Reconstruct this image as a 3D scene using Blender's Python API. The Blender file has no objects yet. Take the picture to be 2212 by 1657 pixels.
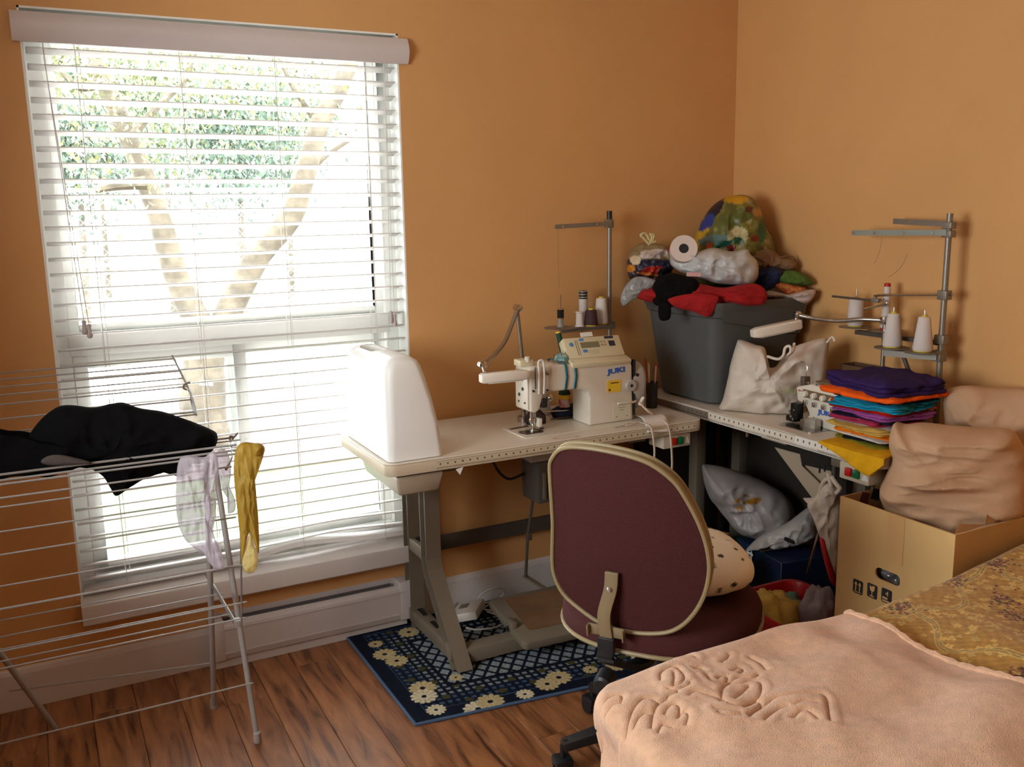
import bpy, bmesh, math, random
import numpy as np
from mathutils import Vector, Matrix, Euler, noise

random.seed(7)
rng = np.random.default_rng(7)
R = math.radians
scn = bpy.context.scene
COL = scn.collection

# ------------------------------------------------------------------ camera
CAM = Vector((-2.64, -3.075, 1.5))
FPX = 1986.0
YAW, PIT, ROL = R(27.18), R(10.53), R(1.01)
_fw = Vector((math.sin(YAW) * math.cos(PIT), math.cos(YAW) * math.cos(PIT), -math.sin(PIT)))
_rt0 = Vector((math.cos(YAW), -math.sin(YAW), 0))
_dn0 = _fw.cross(_rt0)
_rt = _rt0 * math.cos(ROL) + _dn0 * math.sin(ROL)
_dn = -_rt0 * math.sin(ROL) + _dn0 * math.cos(ROL)
cam_data = bpy.data.cameras.new('camera')
cam = bpy.data.objects.new('camera', cam_data)
COL.objects.link(cam)
m3 = Matrix((_rt, -_dn, -_fw)).transposed()
cam.matrix_world = Matrix.Translation(CAM) @ m3.to_4x4()
cam_data.sensor_width = 36.0
cam_data.sensor_fit = 'HORIZONTAL'
cam_data.lens = FPX / 2212.0 * 36.0
cam_data.clip_start = 0.02
cam_data.clip_end = 200
scn.camera = cam


def ray(px, py):
    return _rt * ((px - 1106.0) / FPX) + _dn * ((py - 828.5) / FPX) + _fw


def P(px, py, x=None, y=None, z=None):
    """A point on the plane x=, y= or z= seen at a photo pixel."""
    d = ray(px, py)
    if x is not None:
        t = (x - CAM.x) / d.x
    elif y is not None:
        t = (y - CAM.y) / d.y
    else:
        t = (z - CAM.z) / d.z
    return CAM + d * t


# ------------------------------------------------------------------ light
world = bpy.data.worlds.new('world')
scn.world = world
world.use_nodes = True
wn = world.node_tree
bg = wn.nodes['Background']
bg.inputs['Color'].default_value = (0.93, 0.97, 1.0, 1)
bg.inputs['Strength'].default_value = 13.0

pl = bpy.data.lights.new('window_portal', 'AREA')
pl.shape = 'RECTANGLE'
pl.size, pl.size_y = 1.2, 1.75
pl.cycles.is_portal = True
po = bpy.data.objects.new('window_portal', pl)
COL.objects.link(po)
po.location = (-2.04, 0.16, 1.15)
po.rotation_euler = (R(90), 0, R(180))   # shines into the room

pl2 = bpy.data.lights.new('side_window_portal', 'AREA')
pl2.shape = 'RECTANGLE'
pl2.size, pl2.size_y = 1.3, 1.15
pl2.cycles.is_portal = True
po2 = bpy.data.objects.new('side_window_portal', pl2)
COL.objects.link(po2)
po2.location = (-3.94, -1.75, 1.52)
po2.rotation_euler = (R(90), 0, R(-90))   # shines into the room

scn.view_settings.view_transform = 'Standard'
scn.view_settings.look = 'None'
scn.view_settings.exposure = 0.76
scn.view_settings.gamma = 1.0
scn.view_settings.use_curve_mapping = False
try:
    scn.cycles.use_denoising = True
    scn.cycles.adaptive_threshold = 0.03
    scn.cycles.max_bounces = 10
    scn.cycles.diffuse_bounces = 5
    scn.cycles.glossy_bounces = 4
    scn.cycles.transparent_max_bounces = 24
    scn.cycles.caustics_reflective = False
    scn.cycles.caustics_refractive = False
except Exception:
    pass

# ------------------------------------------------------------------ materials
MATS = {}


def mat(name, col, rough=0.6, metal=0.0, var=0.0, vscale=8.0, bump=0.0, bscale=60.0, spec=0.5,
        trans=0.0, alpha=1.0, sheen=0.0, emit=0.0, attr=None, col2=None, stretch=None, sss=0.0, bdetail=4.0):
    if name in MATS:
        return MATS[name]
    m = bpy.data.materials.new(name)
    m.use_nodes = True
    nt = m.node_tree
    b = nt.nodes['Principled BSDF']
    c = (*col, 1)
    b.inputs['Base Color'].default_value = c
    b.inputs['Roughness'].default_value = rough
    b.inputs['Metallic'].default_value = metal
    b.inputs['Specular IOR Level'].default_value = spec
    if sheen:
        b.inputs['Sheen Weight'].default_value = sheen
    if alpha < 1:
        b.inputs['Alpha'].default_value = alpha
    tc = nt.nodes.new('ShaderNodeTexCoord')
    mp = nt.nodes.new('ShaderNodeMapping')
    nt.links.new(tc.outputs['Object'], mp.inputs['Vector'])
    if stretch:
        mp.inputs['Scale'].default_value = stretch
    base = None
    if attr:
        at = nt.nodes.new('ShaderNodeAttribute')
        at.attribute_name = attr
        base = at.outputs['Color']
        nt.links.new(base, b.inputs['Base Color'])
    if var or col2:
        n = nt.nodes.new('ShaderNodeTexNoise')
        n.inputs['Scale'].default_value = vscale
        n.inputs['Detail'].default_value = 5
        nt.links.new(mp.outputs['Vector'], n.inputs['Vector'])
        mx = nt.nodes.new('ShaderNodeMix')
        mx.data_type = 'RGBA'
        rp = nt.nodes.new('ShaderNodeValToRGB')
        rp.color_ramp.elements[0].position = 0.35
        rp.color_ramp.elements[1].position = 0.65
        nt.links.new(n.outputs['Fac'], rp.inputs['Fac'])
        nt.links.new(rp.outputs['Color'], mx.inputs['Factor'])
        if base is not None:
            hs = nt.nodes.new('ShaderNodeHueSaturation')
            hs.inputs['Value'].default_value = 1 - var
            nt.links.new(base, hs.inputs['Color'])
            nt.links.new(base, mx.inputs['A'])
            nt.links.new(hs.outputs['Color'], mx.inputs['B'])
        else:
            mx.inputs['A'].default_value = c
            c2 = col2 if col2 else tuple(max(0, v * (1 - var)) for v in col)
            mx.inputs['B'].default_value = (*c2, 1)
        nt.links.new(mx.outputs['Result'], b.inputs['Base Color'])
    if bump:
        n2 = nt.nodes.new('ShaderNodeTexNoise')
        n2.inputs['Scale'].default_value = bscale
        n2.inputs['Detail'].default_value = bdetail
        nt.links.new(mp.outputs['Vector'], n2.inputs['Vector'])
        bp = nt.nodes.new('ShaderNodeBump')
        bp.inputs['Strength'].default_value = min(1, bump)
        bp.inputs['Distance'].default_value = 0.004
        nt.links.new(n2.outputs['Fac'], bp.inputs['Height'])
        nt.links.new(bp.outputs['Normal'], b.inputs['Normal'])
    if trans:   # thin see-through sheet: part of the light passes straight through
        out = nt.nodes['Material Output']
        tr = nt.nodes.new('ShaderNodeBsdfTransparent')
        tl = nt.nodes.new('ShaderNodeBsdfTranslucent')
        tl.inputs['Color'].default_value = c
        if base is not None:
            nt.links.new(base, tl.inputs['Color'])
        a = nt.nodes.new('ShaderNodeMixShader')
        a.inputs['Fac'].default_value = 0.4
        nt.links.new(b.outputs[0], a.inputs[1])
        nt.links.new(tl.outputs[0], a.inputs[2])
        s = nt.nodes.new('ShaderNodeMixShader')
        s.inputs['Fac'].default_value = trans
        nt.links.new(a.outputs[0], s.inputs[1])
        nt.links.new(tr.outputs[0], s.inputs[2])
        nt.links.new(s.outputs[0], out.inputs['Surface'])
    if emit:
        b.inputs['Emission Color'].default_value = c
        b.inputs['Emission Strength'].default_value = emit
    MATS[name] = m
    return m


def glass_mat():
    m = bpy.data.materials.new('window_glass')
    m.use_nodes = True
    nt = m.node_tree
    nt.nodes.remove(nt.nodes['Principled BSDF'])
    out = nt.nodes['Material Output']
    tr = nt.nodes.new('ShaderNodeBsdfTransparent')
    tr.inputs['Color'].default_value = (0.97, 0.985, 0.975, 1)
    gl = nt.nodes.new('ShaderNodeBsdfGlossy')
    gl.inputs['Roughness'].default_value = 0.02
    fr = nt.nodes.new('ShaderNodeFresnel')
    fr.inputs['IOR'].default_value = 1.3
    mx = nt.nodes.new('ShaderNodeMixShader')
    nt.links.new(fr.outputs[0], mx.inputs['Fac'])
    nt.links.new(tr.outputs[0], mx.inputs[1])
    nt.links.new(gl.outputs[0], mx.inputs[2])
    nt.links.new(mx.outputs[0], out.inputs['Surface'])
    return m


def srgb(r, g, b):
    f = lambda v: ((v / 255 + 0.055) / 1.055) ** 2.4 if v > 10 else v / 255 / 12.92
    return (f(r), f(g), f(b))


# ------------------------------------------------------------------ mesh builder
def frame(d, up=Vector((0, 0, 1))):
    d = Vector(d).normalized()
    if abs(d.dot(up)) > 0.98:
        up = Vector((1, 0, 0))
    s = d.cross(up).normalized()
    return s, s.cross(d).normalized()


class MB:
    def __init__(self):
        self.v, self.f, self.c = [], [], None

    def add(self, vs, fs):
        o = len(self.v)
        self.v += [Vector(p) for p in vs]
        self.f += [tuple(i + o for i in f) for f in fs]
        return self

    def box(self, c, s, rot=None, taper=None):
        hx, hy, hz = s[0] / 2, s[1] / 2, s[2] / 2
        vs = [Vector((x * hx, y * hy, z * hz)) for z in (-1, 1) for y in (-1, 1) for x in (-1, 1)]
        if taper:
            vs = [Vector((p.x * (taper[0] if p.z > 0 else 1), p.y * (taper[1] if p.z > 0 else 1), p.z)) for p in vs]
        if rot is not None:
            M = rot if isinstance(rot, Matrix) else Euler(rot).to_matrix()
            vs = [M @ p for p in vs]
        c = Vector(c)
        return self.add([p + c for p in vs], [(0, 2, 3, 1), (4, 5, 7, 6), (0, 1, 5, 4), (2, 6, 7, 3), (0, 4, 6, 2), (1, 3, 7, 5)])

    def bar(self, p0, p1, w, h, up=Vector((0, 0, 1))):
        p0, p1 = Vector(p0), Vector(p1)
        s, u = frame(p1 - p0, Vector(up))
        vs = [p + s * a * w / 2 + u * b * h / 2 for p in (p0, p1) for a, b in ((-1, -1), (1, -1), (1, 1), (-1, 1))]
        return self.add(vs, [(3, 2, 1, 0), (4, 5, 6, 7), (0, 1, 5, 4), (1, 2, 6, 5), (2, 3, 7, 6), (3, 0, 4, 7)])

    def tube(self, pts, r, n=8, caps=True, closed=False):
        pts = [Vector(p) for p in pts]
        rs = r if isinstance(r, (list, tuple)) else [r] * len(pts)
        N = len(pts)
        o = len(self.v)
        prev = None
        for i, p in enumerate(pts):
            if closed:
                d = pts[(i + 1) % N] - pts[i - 1]
            else:
                d = pts[min(i + 1, N - 1)] - pts[max(i - 1, 0)]
            if d.length < 1e-9:
                d = Vector((0, 0, 1))
            d.normalize()
            if prev is None:
                s, u = frame(d)
            else:
                s = prev - d * prev.dot(d)
                if s.length < 1e-6:
                    s, _ = frame(d)
                s.normalize()
                u = s.cross(d)
            prev = s
            for k in range(n):
                a = 2 * math.pi * k / n
                self.v.append(p + (s * math.cos(a) + u * math.sin(a)) * rs[i])
        for i in range(N if closed else N - 1):
            for k in range(n):
                a, b = o + i * n + k, o + i * n + (k + 1) % n
                j = (i + 1) % N
                c2, d2 = o + j * n + (k + 1) % n, o + j * n + k
                self.f.append((a, b, c2, d2))
        if caps and not closed:
            self.f.append(tuple(o + k for k in range(n))[::-1])
            self.f.append(tuple(o + (N - 1) * n + k for k in range(n)))
        return self

    def cyl(self, p0, p1, r0, r1=None, n=16):
        return self.tube([p0, p1], [r0, r0 if r1 is None else r1], n)

    def lathe(self, prof, c=(0, 0, 0), n=24, axis='z'):
        o = len(self.v)
        c = Vector(c)
        for r, h in prof:
            for k in range(n):
                a = 2 * math.pi * k / n
                p = Vector((r * math.cos(a), r * math.sin(a), h))
                if axis == 'x':
                    p = Vector((h, p.x, p.y))
                elif axis == 'y':
                    p = Vector((p.y, h, p.x))
                self.v.append(p + c)
        for i in range(len(prof) - 1):
            for k in range(n):
                k2 = (k + 1) % n
                self.f.append((o + i * n + k, o + i * n + k2, o + (i + 1) * n + k2, o + (i + 1) * n + k))
        if prof[0][0] > 1e-5:
            self.f.append(tuple(o + k for k in range(n))[::-1])
        if prof[-1][0] > 1e-5:
            self.f.append(tuple(o + (len(prof) - 1) * n + k for k in range(n)))
        return self

    def grid(self, fn, nu, nv, wu=False, wv=False):
        o = len(self.v)
        for j in range(nv):
            for i in range(nu):
                self.v.append(Vector(fn(i / (nu if wu else nu - 1), j / (nv if wv else nv - 1))))
        for j in range(nv if wv else nv - 1):
            for i in range(nu if wu else nu - 1):
                i2, j2 = (i + 1) % nu, (j + 1) % nv
                self.f.append((o + j * nu + i, o + j * nu + i2, o + j2 * nu + i2, o + j2 * nu + i))
        return self

    def loft(self, rings, caps=True):
        o = len(self.v)
        n = len(rings[0])
        for r in rings:
            self.v += [Vector(p) for p in r]
        for i in range(len(rings) - 1):
            for k in range(n):
                k2 = (k + 1) % n
                self.f.append((o + i * n + k, o + i * n + k2, o + (i + 1) * n + k2, o + (i + 1) * n + k))
        if caps:
            self.f.append(tuple(o + k for k in range(n))[::-1])
            self.f.append(tuple(o + (len(rings) - 1) * n + k for k in range(n)))
        return self

    def prism(self, poly, h, M=None):
        """poly: 2-D outline (x, y), pulled h along local z, moved by M."""
        n = len(poly)
        vs = [Vector((x, y, 0)) for x, y in poly] + [Vector((x, y, h)) for x, y in poly]
        if M is not None:
            vs = [M @ p for p in vs]
        fs = [tuple(range(n))[::-1], tuple(range(n, 2 * n))] + [(i, (i + 1) % n, n + (i + 1) % n, n + i) for i in range(n)]
        return self.add(vs, fs)

    def xf(self, M, start=0):
        self.v[start:] = [M @ p for p in self.v[start:]]
        return self

    def disp(self, fn):
        self.v = [Vector(p) + Vector(fn(p)) for p in self.v]
        return self

    def build(self, name, material=None, parent=None, smooth=True, bevel=0.0, bseg=2, sub=0, angle=40, solid=0.0, world=True, loc=None):
        me = bpy.data.meshes.new(name)
        vs = self.v
        if loc is not None:
            vs = [p - Vector(loc) for p in vs]
        me.from_pydata([tuple(p) for p in vs], [], self.f)
        me.validate()
        if bevel:
            bm = bmesh.new()
            bm.from_mesh(me)
            bmesh.ops.remove_doubles(bm, verts=bm.verts, dist=1e-6)
            bmesh.ops.recalc_face_normals(bm, faces=bm.faces)
            es = [e for e in bm.edges if len(e.link_faces) == 2 and e.calc_face_angle(0) > R(30)]
            bmesh.ops.bevel(bm, geom=es, offset=bevel, segments=bseg, profile=0.5, affect='EDGES', clamp_overlap=True)
            bm.to_mesh(me)
            bm.free()
        else:
            bm = bmesh.new()
            bm.from_mesh(me)
            bmesh.ops.recalc_face_normals(bm, faces=bm.faces)
            bm.to_mesh(me)
            bm.free()
        if material is not None:
            for mm in (material if isinstance(material, (list, tuple)) else [material]):
                me.materials.append(mm)
        if smooth:
            me.shade_smooth()
            if not sub:
                me.set_sharp_from_angle(angle=R(angle))
        o = bpy.data.objects.new(name, me)
        COL.objects.link(o)
        if loc is not None:
            o.location = loc
        if parent is not None:
            o.parent = parent
            if world:
                o.matrix_parent_inverse = wm(parent).inverted()
        if solid:
            s = o.modifiers.new('thickness', 'SOLIDIFY')
            s.thickness = solid
            s.offset = 0
        if sub:
            s = o.modifiers.new('smooth', 'SUBSURF')
            s.levels = s.render_levels = sub
        return o


def wm(o):
    M = Matrix.LocRotScale(o.location, o.rotation_euler, o.scale)
    if o.parent is not None:
        return wm(o.parent) @ o.matrix_parent_inverse @ M
    return M


def tag(o, label=None, cat=None, group=None, kind=None):
    if label:
        o['label'] = label
    if cat:
        o['category'] = cat
    if group:
        o['group'] = group
    if kind:
        o['kind'] = kind
    return o


def thing(name, label, cat, loc=(0, 0, 0), rotz=0.0, group=None):
    o = bpy.data.objects.new(name, None)
    o.empty_display_size = 0.05
    COL.objects.link(o)
    o.location = loc
    o.rotation_euler = (0, 0, rotz)
    return tag(o, label, cat, group)


def dup(root, loc=None, rot=None, label=None):
    r = root.copy()
    COL.objects.link(r)
    if loc is not None:
        r.location = loc
    if rot is not None:
        r.rotation_euler = rot
    if label:
        r['label'] = label
    for ch in list(root.children):
        c = ch.copy()
        COL.objects.link(c)
        c.parent = r
        for g in list(ch.children):
            d = g.copy()
            COL.objects.link(d)
            d.parent = c
    return r


def text_mesh(s, size, depth=0.0008, bold=False, shear=0.0, spacing=1.0):
    cu = bpy.data.curves.new('txt', 'FONT')
    cu.body = s
    cu.size = size
    cu.extrude = depth
    cu.align_x = 'LEFT'
    cu.shear = shear
    cu.space_character = spacing
    if bold:
        cu.offset = size * 0.04
    cu.resolution_u = 3
    o = bpy.data.objects.new('txt', cu)
    COL.objects.link(o)
    bpy.context.view_layer.update()
    dg = bpy.context.evaluated_depsgraph_get()
    me = bpy.data.meshes.new_from_object(o.evaluated_get(dg))
    COL.objects.unlink(o)
    bpy.data.objects.remove(o)
    return me


def text(name, s, size, origin, xdir, ydir, material, parent, bold=False, shear=0.0, sx=1.0, depth=0.0006, spacing=1.0):
    me = text_mesh(s, size, depth, bold, shear, spacing)
    X = Vector(xdir).normalized()
    Y = Vector(ydir).normalized()
    Z = X.cross(Y)
    M = Matrix.Translation(Vector(origin)) @ Matrix((X * sx, Y, Z)).transposed().to_4x4()
    me.transform(M)
    me.materials.append(material)
    me.name = name
    o = bpy.data.objects.new(name, me)
    COL.objects.link(o)
    o.parent = parent
    o.matrix_parent_inverse = wm(parent).inverted()
    return o


def fbm(p, s=1.0, oct=3):
    return noise.fractal(Vector(p) * s, 1.0, 2.0, oct)


def smoothstep(a, b, x):
    t = min(1, max(0, (x - a) / (b - a)))
    return t * t * (3 - 2 * t)


def cat_rom(pts, n=6, closed=False):
    pts = [Vector(p) for p in pts]
    N = len(pts)
    out = []
    rngi = range(N if closed else N - 1)
    for i in rngi:
        if closed:
            p0, p1, p2, p3 = pts[i - 1], pts[i], pts[(i + 1) % N], pts[(i + 2) % N]
        else:
            p0, p1, p2, p3 = pts[max(i - 1, 0)], pts[i], pts[i + 1], pts[min(i + 2, N - 1)]
        for k in range(n):
            t = k / n
            out.append(0.5 * ((2 * p1) + (p2 - p0) * t + (2 * p0 - 5 * p1 + 4 * p2 - p3) * t * t + (3 * p1 - p0 - 3 * p2 + p3) * t ** 3))
    if not closed:
        out.append(pts[-1])
    return out


def rrect(w, h, r, n=5, cx=0.0, cy=0.0):
    out = []
    for sx, sy, a0 in ((1, 1, 0), (-1, 1, 90), (-1, -1, 180), (1, -1, 270)):
        for k in range(n + 1):
            a = R(a0 + 90 * k / n)
            out.append((cx + sx * (w / 2 - r) + r * math.cos(a), cy + sy * (h / 2 - r) + r * math.sin(a)))
    return out


def colour(o, cols):
    """Per-vertex print colours (N x 3, linear)."""
    me = o.data
    a = me.color_attributes.new('Col', 'FLOAT_COLOR', 'POINT')
    d = np.ones((len(me.vertices), 4), dtype=np.float32)
    d[:, :3] = cols
    a.data.foreach_set('color', d.ravel())


def bag(name, c, size, material, parent=None, seed=0, crumple=0.05, nu=40, nv=26, flat=0.15, rot=0.0, power=2.6, top=None, fine=0.35, extra=None):
    """A stuffed soft bundle: superellipsoid with folds, flattened where it rests."""
    c = Vector(c)
    sx, sy, sz = size
    mb = MB()
    ca, sa = math.cos(rot), math.sin(rot)

    def sp(v, e):
        return math.copysign(abs(v) ** e, v)
    e = 2.0 / power

    def fn(u, v):
        th = 2 * math.pi * u
        ph = math.pi * (v - 0.5)
        x = sp(math.cos(ph), e) * sp(math.cos(th), e)
        y = sp(math.cos(ph), e) * sp(math.sin(th), e)
        z = sp(math.sin(ph), 0.9)
        q = Vector((x, y, z))
        n1 = fbm(q * 1.6 + Vector((seed * 7.1, 0, 0)), 1.0, 2)
        n2 = fbm(q * 4.5 + Vector((0, seed * 3.3, 0)), 1.0, 3)
        rr = 1 + crumple * 2.0 * n1 - crumple * fine * 3 * abs(n2)
        q = q * rr
        if top:
            q = Vector(top(q, u, v))
        if q.z < -1 + flat:
            q.z = -1 + flat
        p = Vector((q.x * sx / 2, q.y * sy / 2, (q.z + 1 - flat) * sz / (2 - flat)))
        p = Vector((p.x * ca - p.y * sa, p.x * sa + p.y * ca, p.z))
        if extra:
            p = p + Vector(extra(p, u, v))
        return c + p
    mb.grid(fn, nu, nv, wu=True)
    return mb.build(name, material, parent, smooth=True, angle=180)

# ================================================================== THE ROOM
WX0, WX1, WZ0, WZ1 = -2.612, -1.472, 0.285, 2.10      # window opening in the back wall
RX0, RY0, CZ = -3.75, -4.15, 2.46                       # far corner of the room, ceiling height
WT = 0.17

wall_m = mat('orange_wall_paint', srgb(216, 163, 105), 0.62, var=0.05, vscale=3.0, bump=0.12, bscale=220, spec=0.3)
white_trim = mat('white_trim_paint', srgb(214, 205, 200), 0.5, var=0.05, vscale=6)
white_pvc = mat('white_vinyl', srgb(246, 246, 242), 0.4, spec=0.4)
ceil_m = mat('ceiling_paint', srgb(240, 236, 228), 0.9, bump=0.2, bscale=180)


def struct(name, mb, m, **k):
    return tag(mb.build(name, m, **k), kind='structure')


b = MB()
x0, x1 = RX0 - WT, 0 + WT
b.box(((x0 + WX0) / 2, WT / 2, CZ / 2), (WX0 - x0, WT, CZ))
b.box(((x1 + WX1) / 2, WT / 2, CZ / 2), (x1 - WX1, WT, CZ))
b.box(((WX0 + WX1) / 2, WT / 2, WZ0 / 2), (WX1 - WX0, WT, WZ0))
b.box(((WX0 + WX1) / 2, WT / 2, (WZ1 + CZ) / 2), (WX1 - WX0, WT, CZ - WZ1))
struct('wall_back', b, wall_m, smooth=False)
struct('wall_right', MB().box((WT / 2, RY0 / 2, CZ / 2), (WT, -RY0, CZ)), wall_m, smooth=False)
# the left wall holds a second window, beside the photographer
VY0, VY1, VZ0, VZ1 = -2.35, -1.15, 0.98, 2.06
b = MB()
lx = RX0 - WT / 2
b.box((lx, (RY0 + VY0) / 2, CZ / 2), (WT, VY0 - RY0, CZ))
b.box((lx, VY1 / 2, CZ / 2), (WT, -VY1, CZ))
b.box((lx, (VY0 + VY1) / 2, VZ0 / 2), (WT, VY1 - VY0, VZ0))
b.box((lx, (VY0 + VY1) / 2, (VZ1 + CZ) / 2), (WT, VY1 - VY0, CZ - VZ1))
struct('wall_left', b, wall_m, smooth=False)
struct('wall_front', MB().box((RX0 / 2, RY0 - WT / 2, CZ / 2), (-RX0 + 2 * WT, WT, CZ)), wall_m, smooth=False)
struct('ceiling', MB().box((RX0 / 2, RY0 / 2 + 0.0, CZ + 0.05), (-RX0 + 2 * WT, -RY0 + 2 * WT, 0.1)), ceil_m, smooth=False)

# white reveal lining of the window opening
b = MB()
t = 0.006
b.box((WX0 + t / 2, 0.06, (WZ0 + WZ1) / 2), (t, 0.12, WZ1 - WZ0))
b.box((WX1 - t / 2, 0.06, (WZ0 + WZ1) / 2), (t, 0.12, WZ1 - WZ0))
b.box(((WX0 + WX1) / 2, 0.06, WZ1 - t / 2), (WX1 - WX0, 0.12, t))
struct('trim_1', b, white_pvc, smooth=False)

# ---------------------------------------------------------------- floor planks
floor_sub = mat('floor_underlay', srgb(60, 38, 24), 0.8)
FL = struct('floor', MB().box((RX0 / 2, RY0 / 2, -0.03), (-RX0 + 2 * WT, -RY0 + 2 * WT, 0.04)), floor_sub, smooth=False)


def plank_material(i):
    m = bpy.data.materials.new('laminate_plank_%d' % i)
    m.use_nodes = True
    nt = m.node_tree
    bs = nt.nodes['Principled BSDF']
    bs.inputs['Roughness'].default_value = 0.34
    bs.inputs['Specular IOR Level'].default_value = 0.45
    tc = nt.nodes.new('ShaderNodeTexCoord')
    mp = nt.nodes.new('ShaderNodeMapping')
    mp.inputs['Scale'].default_value = (10, 1.3, 1)
    mp.inputs['Location'].default_value = (i * 3.7, i * 1.9, 0)
    nt.links.new(tc.outputs['Object'], mp.inputs['Vector'])
    n = nt.nodes.new('ShaderNodeTexNoise')
    n.inputs['Scale'].default_value = 2.4
    n.inputs['Detail'].default_value = 8
    n.inputs['Distortion'].default_value = 1.1
    nt.links.new(mp.outputs['Vector'], n.inputs['Vector'])
    rp = nt.nodes.new('ShaderNodeValToRGB')
    e = rp.color_ramp.elements
    e[0].position = 0.30
    e[0].color = (*srgb(72, 44, 28), 1)
    e[1].position = 0.72
    e[1].color = (*srgb(176, 120, 78), 1)
    k = e.new(0.43)
    k.color = (*srgb(134, 84, 52), 1)
    k = e.new(0.56)
    k.color = (*srgb(156, 102, 64), 1)
    nt.links.new(n.outputs['Fac'], rp.inputs['Fac'])
    # dark knotty streaks
    mp2 = nt.nodes.new('ShaderNodeMapping')
    mp2.inputs['Scale'].default_value = (7, 1.0, 1)
    mp2.inputs['Location'].default_value = (i * 1.3, i * 5.1, 0)
    nt.links.new(tc.outputs['Object'], mp2.inputs['Vector'])
    n2 = nt.nodes.new('ShaderNodeTexNoise')
    n2.inputs['Scale'].default_value = 1.7
    n2.inputs['Detail'].default_value = 4
    n2.inputs['Distortion'].default_value = 0.6
    nt.links.new(mp2.outputs['Vector'], n2.inputs['Vector'])
    r2 = nt.nodes.new('ShaderNodeValToRGB')
    r2.color_ramp.elements[0].position = 0.60
    r2.color_ramp.elements[0].color = (1, 1, 1, 1)
    r2.color_ramp.elements[1].position = 0.74
    r2.color_ramp.elements[1].color = (0.34, 0.28, 0.26, 1)
    nt.links.new(n2.outputs['Fac'], r2.inputs['Fac'])
    mx = nt.nodes.new('ShaderNodeMix')
    mx.data_type = 'RGBA'
    mx.blend_type = 'MULTIPLY'
    mx.inputs['Factor'].default_value = 1
    nt.links.new(rp.outputs['Color'], mx.inputs['A'])
    nt.links.new(r2.outputs['Color'], mx.inputs['B'])
    nt.links.new(mx.outputs['Result'], bs.inputs['Base Color'])
    bp = nt.nodes.new('ShaderNodeBump')
    bp.inputs['Strength'].default_value = 0.12
    bp.inputs['Distance'].default_value = 0.002
    nt.links.new(n.outputs['Fac'], bp.inputs['Height'])
    nt.links.new(bp.outputs['Normal'], bs.inputs['Normal'])
    return m


PLM = [plank_material(i) for i in range(5)]
PW, PLEN = 0.126, 1.21
plank_meshes = {}
xi = 0
xx = RX0
while xx < -0.001:
    w = min(PW, -xx)
    off = [0.605, 0.20, 1.0, 0.42, 0.85][xi % 5]
    yy = RY0 - off
    while yy < -0.002:
        ya, yb = max(yy, RY0), min(yy + PLEN, -0.002)
        if yb - ya > 0.01:
            key = (round(w, 3), round(yb - ya, 3), (xi * 3 + int((yy + 9) * 1.3)) % 5)
            if key in plank_meshes:
                o = bpy.data.objects.new('plank', plank_meshes[key])
                COL.objects.link(o)
            else:
                o = MB().box((0, 0, 0), (w - 0.0012, yb - ya - 0.0012, 0.01)).build('plank', PLM[key[2]], None, smooth=False, bevel=0.0011, bseg=1)
                plank_meshes[key] = o.data
            o.location = (xx + w / 2, (ya + yb) / 2, -0.005)
            o.parent = FL
        yy += PLEN
    xx += PW
    xi += 1

# ---------------------------------------------------------------- baseboards
def baseboard(name, p0, p1, nrm):
    p0, p1, nrm = Vector(p0), Vector(p1), Vector(nrm)
    prof = [(0, 0), (0.014, 0), (0.014, 0.115), (0.010, 0.128), (0.004, 0.134), (0, 0.134)]
    mb = MB()
    mb.loft([[p + nrm * a + Vector((0, 0, h)) for a, h in prof] for p in (p0, p1)])
    return struct(name, mb, white_trim, smooth=False)


HX0, HX1 = -2.235, -1.47
baseboard('baseboard_back_left', (RX0, 0, 0), (HX0, 0, 0), (0, -1, 0))
baseboard('baseboard_back_right', (HX1, 0, 0), (0, 0, 0), (0, -1, 0))
baseboard('baseboard_right', (0, 0, 0), (0, RY0, 0), (-1, 0, 0))
baseboard('baseboard_left', (RX0, 0, 0), (RX0, RY0, 0), (1, 0, 0))

# electric baseboard heater
ht = thing('baseboard_heater', 'long white electric baseboard heater on the wall under the window', 'heater', (-1.9, -0.03, 0))
hm = mat('heater_enamel', srgb(205, 195, 192), 0.45, var=0.04, vscale=5)
hd = mat('heater_fins', srgb(120, 112, 112), 0.5, metal=0.4)
prof = [(0, 0.035), (0.062, 0.035), (0.066, 0.05), (0.066, 0.150), (0.060, 0.163), (0.052, 0.166), (0.050, 0.160), (0.052, 0.150), (0.052, 0.06), (0.02, 0.05), (0.006, 0.06), (0.006, 0.178), (0, 0.178)]
b = MB()
b.loft([[Vector((x, -a, h)) for a, h in prof] for x in (HX0, HX1 - 0.10)])
b.build('front_cover', hm, ht, smooth=False)
MB().box((HX1 - 0.05, -0.034, 0.105), (0.1, 0.068, 0.145)).build('end_cap', hm, ht, bevel=0.004)
MB().box((HX0 + 0.02, -0.034, 0.105), (0.04, 0.0685, 0.145)).build('end_cap', hm, ht, bevel=0.004)
for k in range(3):
    MB().box(((HX0 + HX1) / 2 - 0.05, -0.018 - k * 0.013, 0.158 - 0.004 * k), (HX1 - HX0 - 0.14, 0.005, 0.012)).build('grille_vane', hd, ht, smooth=False)
b = MB()
b.box(((HX0 + HX1) / 2, -0.028, 0.018), (HX1 - HX0, 0.05, 0.034))
b.build('base_plate', white_trim, ht, smooth=False)
MB().box(((HX0 + HX1) / 2 - 0.03, -0.067, 0.142), (HX1 - HX0 - 0.1, 0.003, 0.004)).build('ridge', hm, ht, smooth=False)
MB().box(((HX0 + HX1) / 2 - 0.03, -0.067, 0.056), (HX1 - HX0 - 0.1, 0.003, 0.003)).build('ridge', hm, ht, smooth=False)

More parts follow.
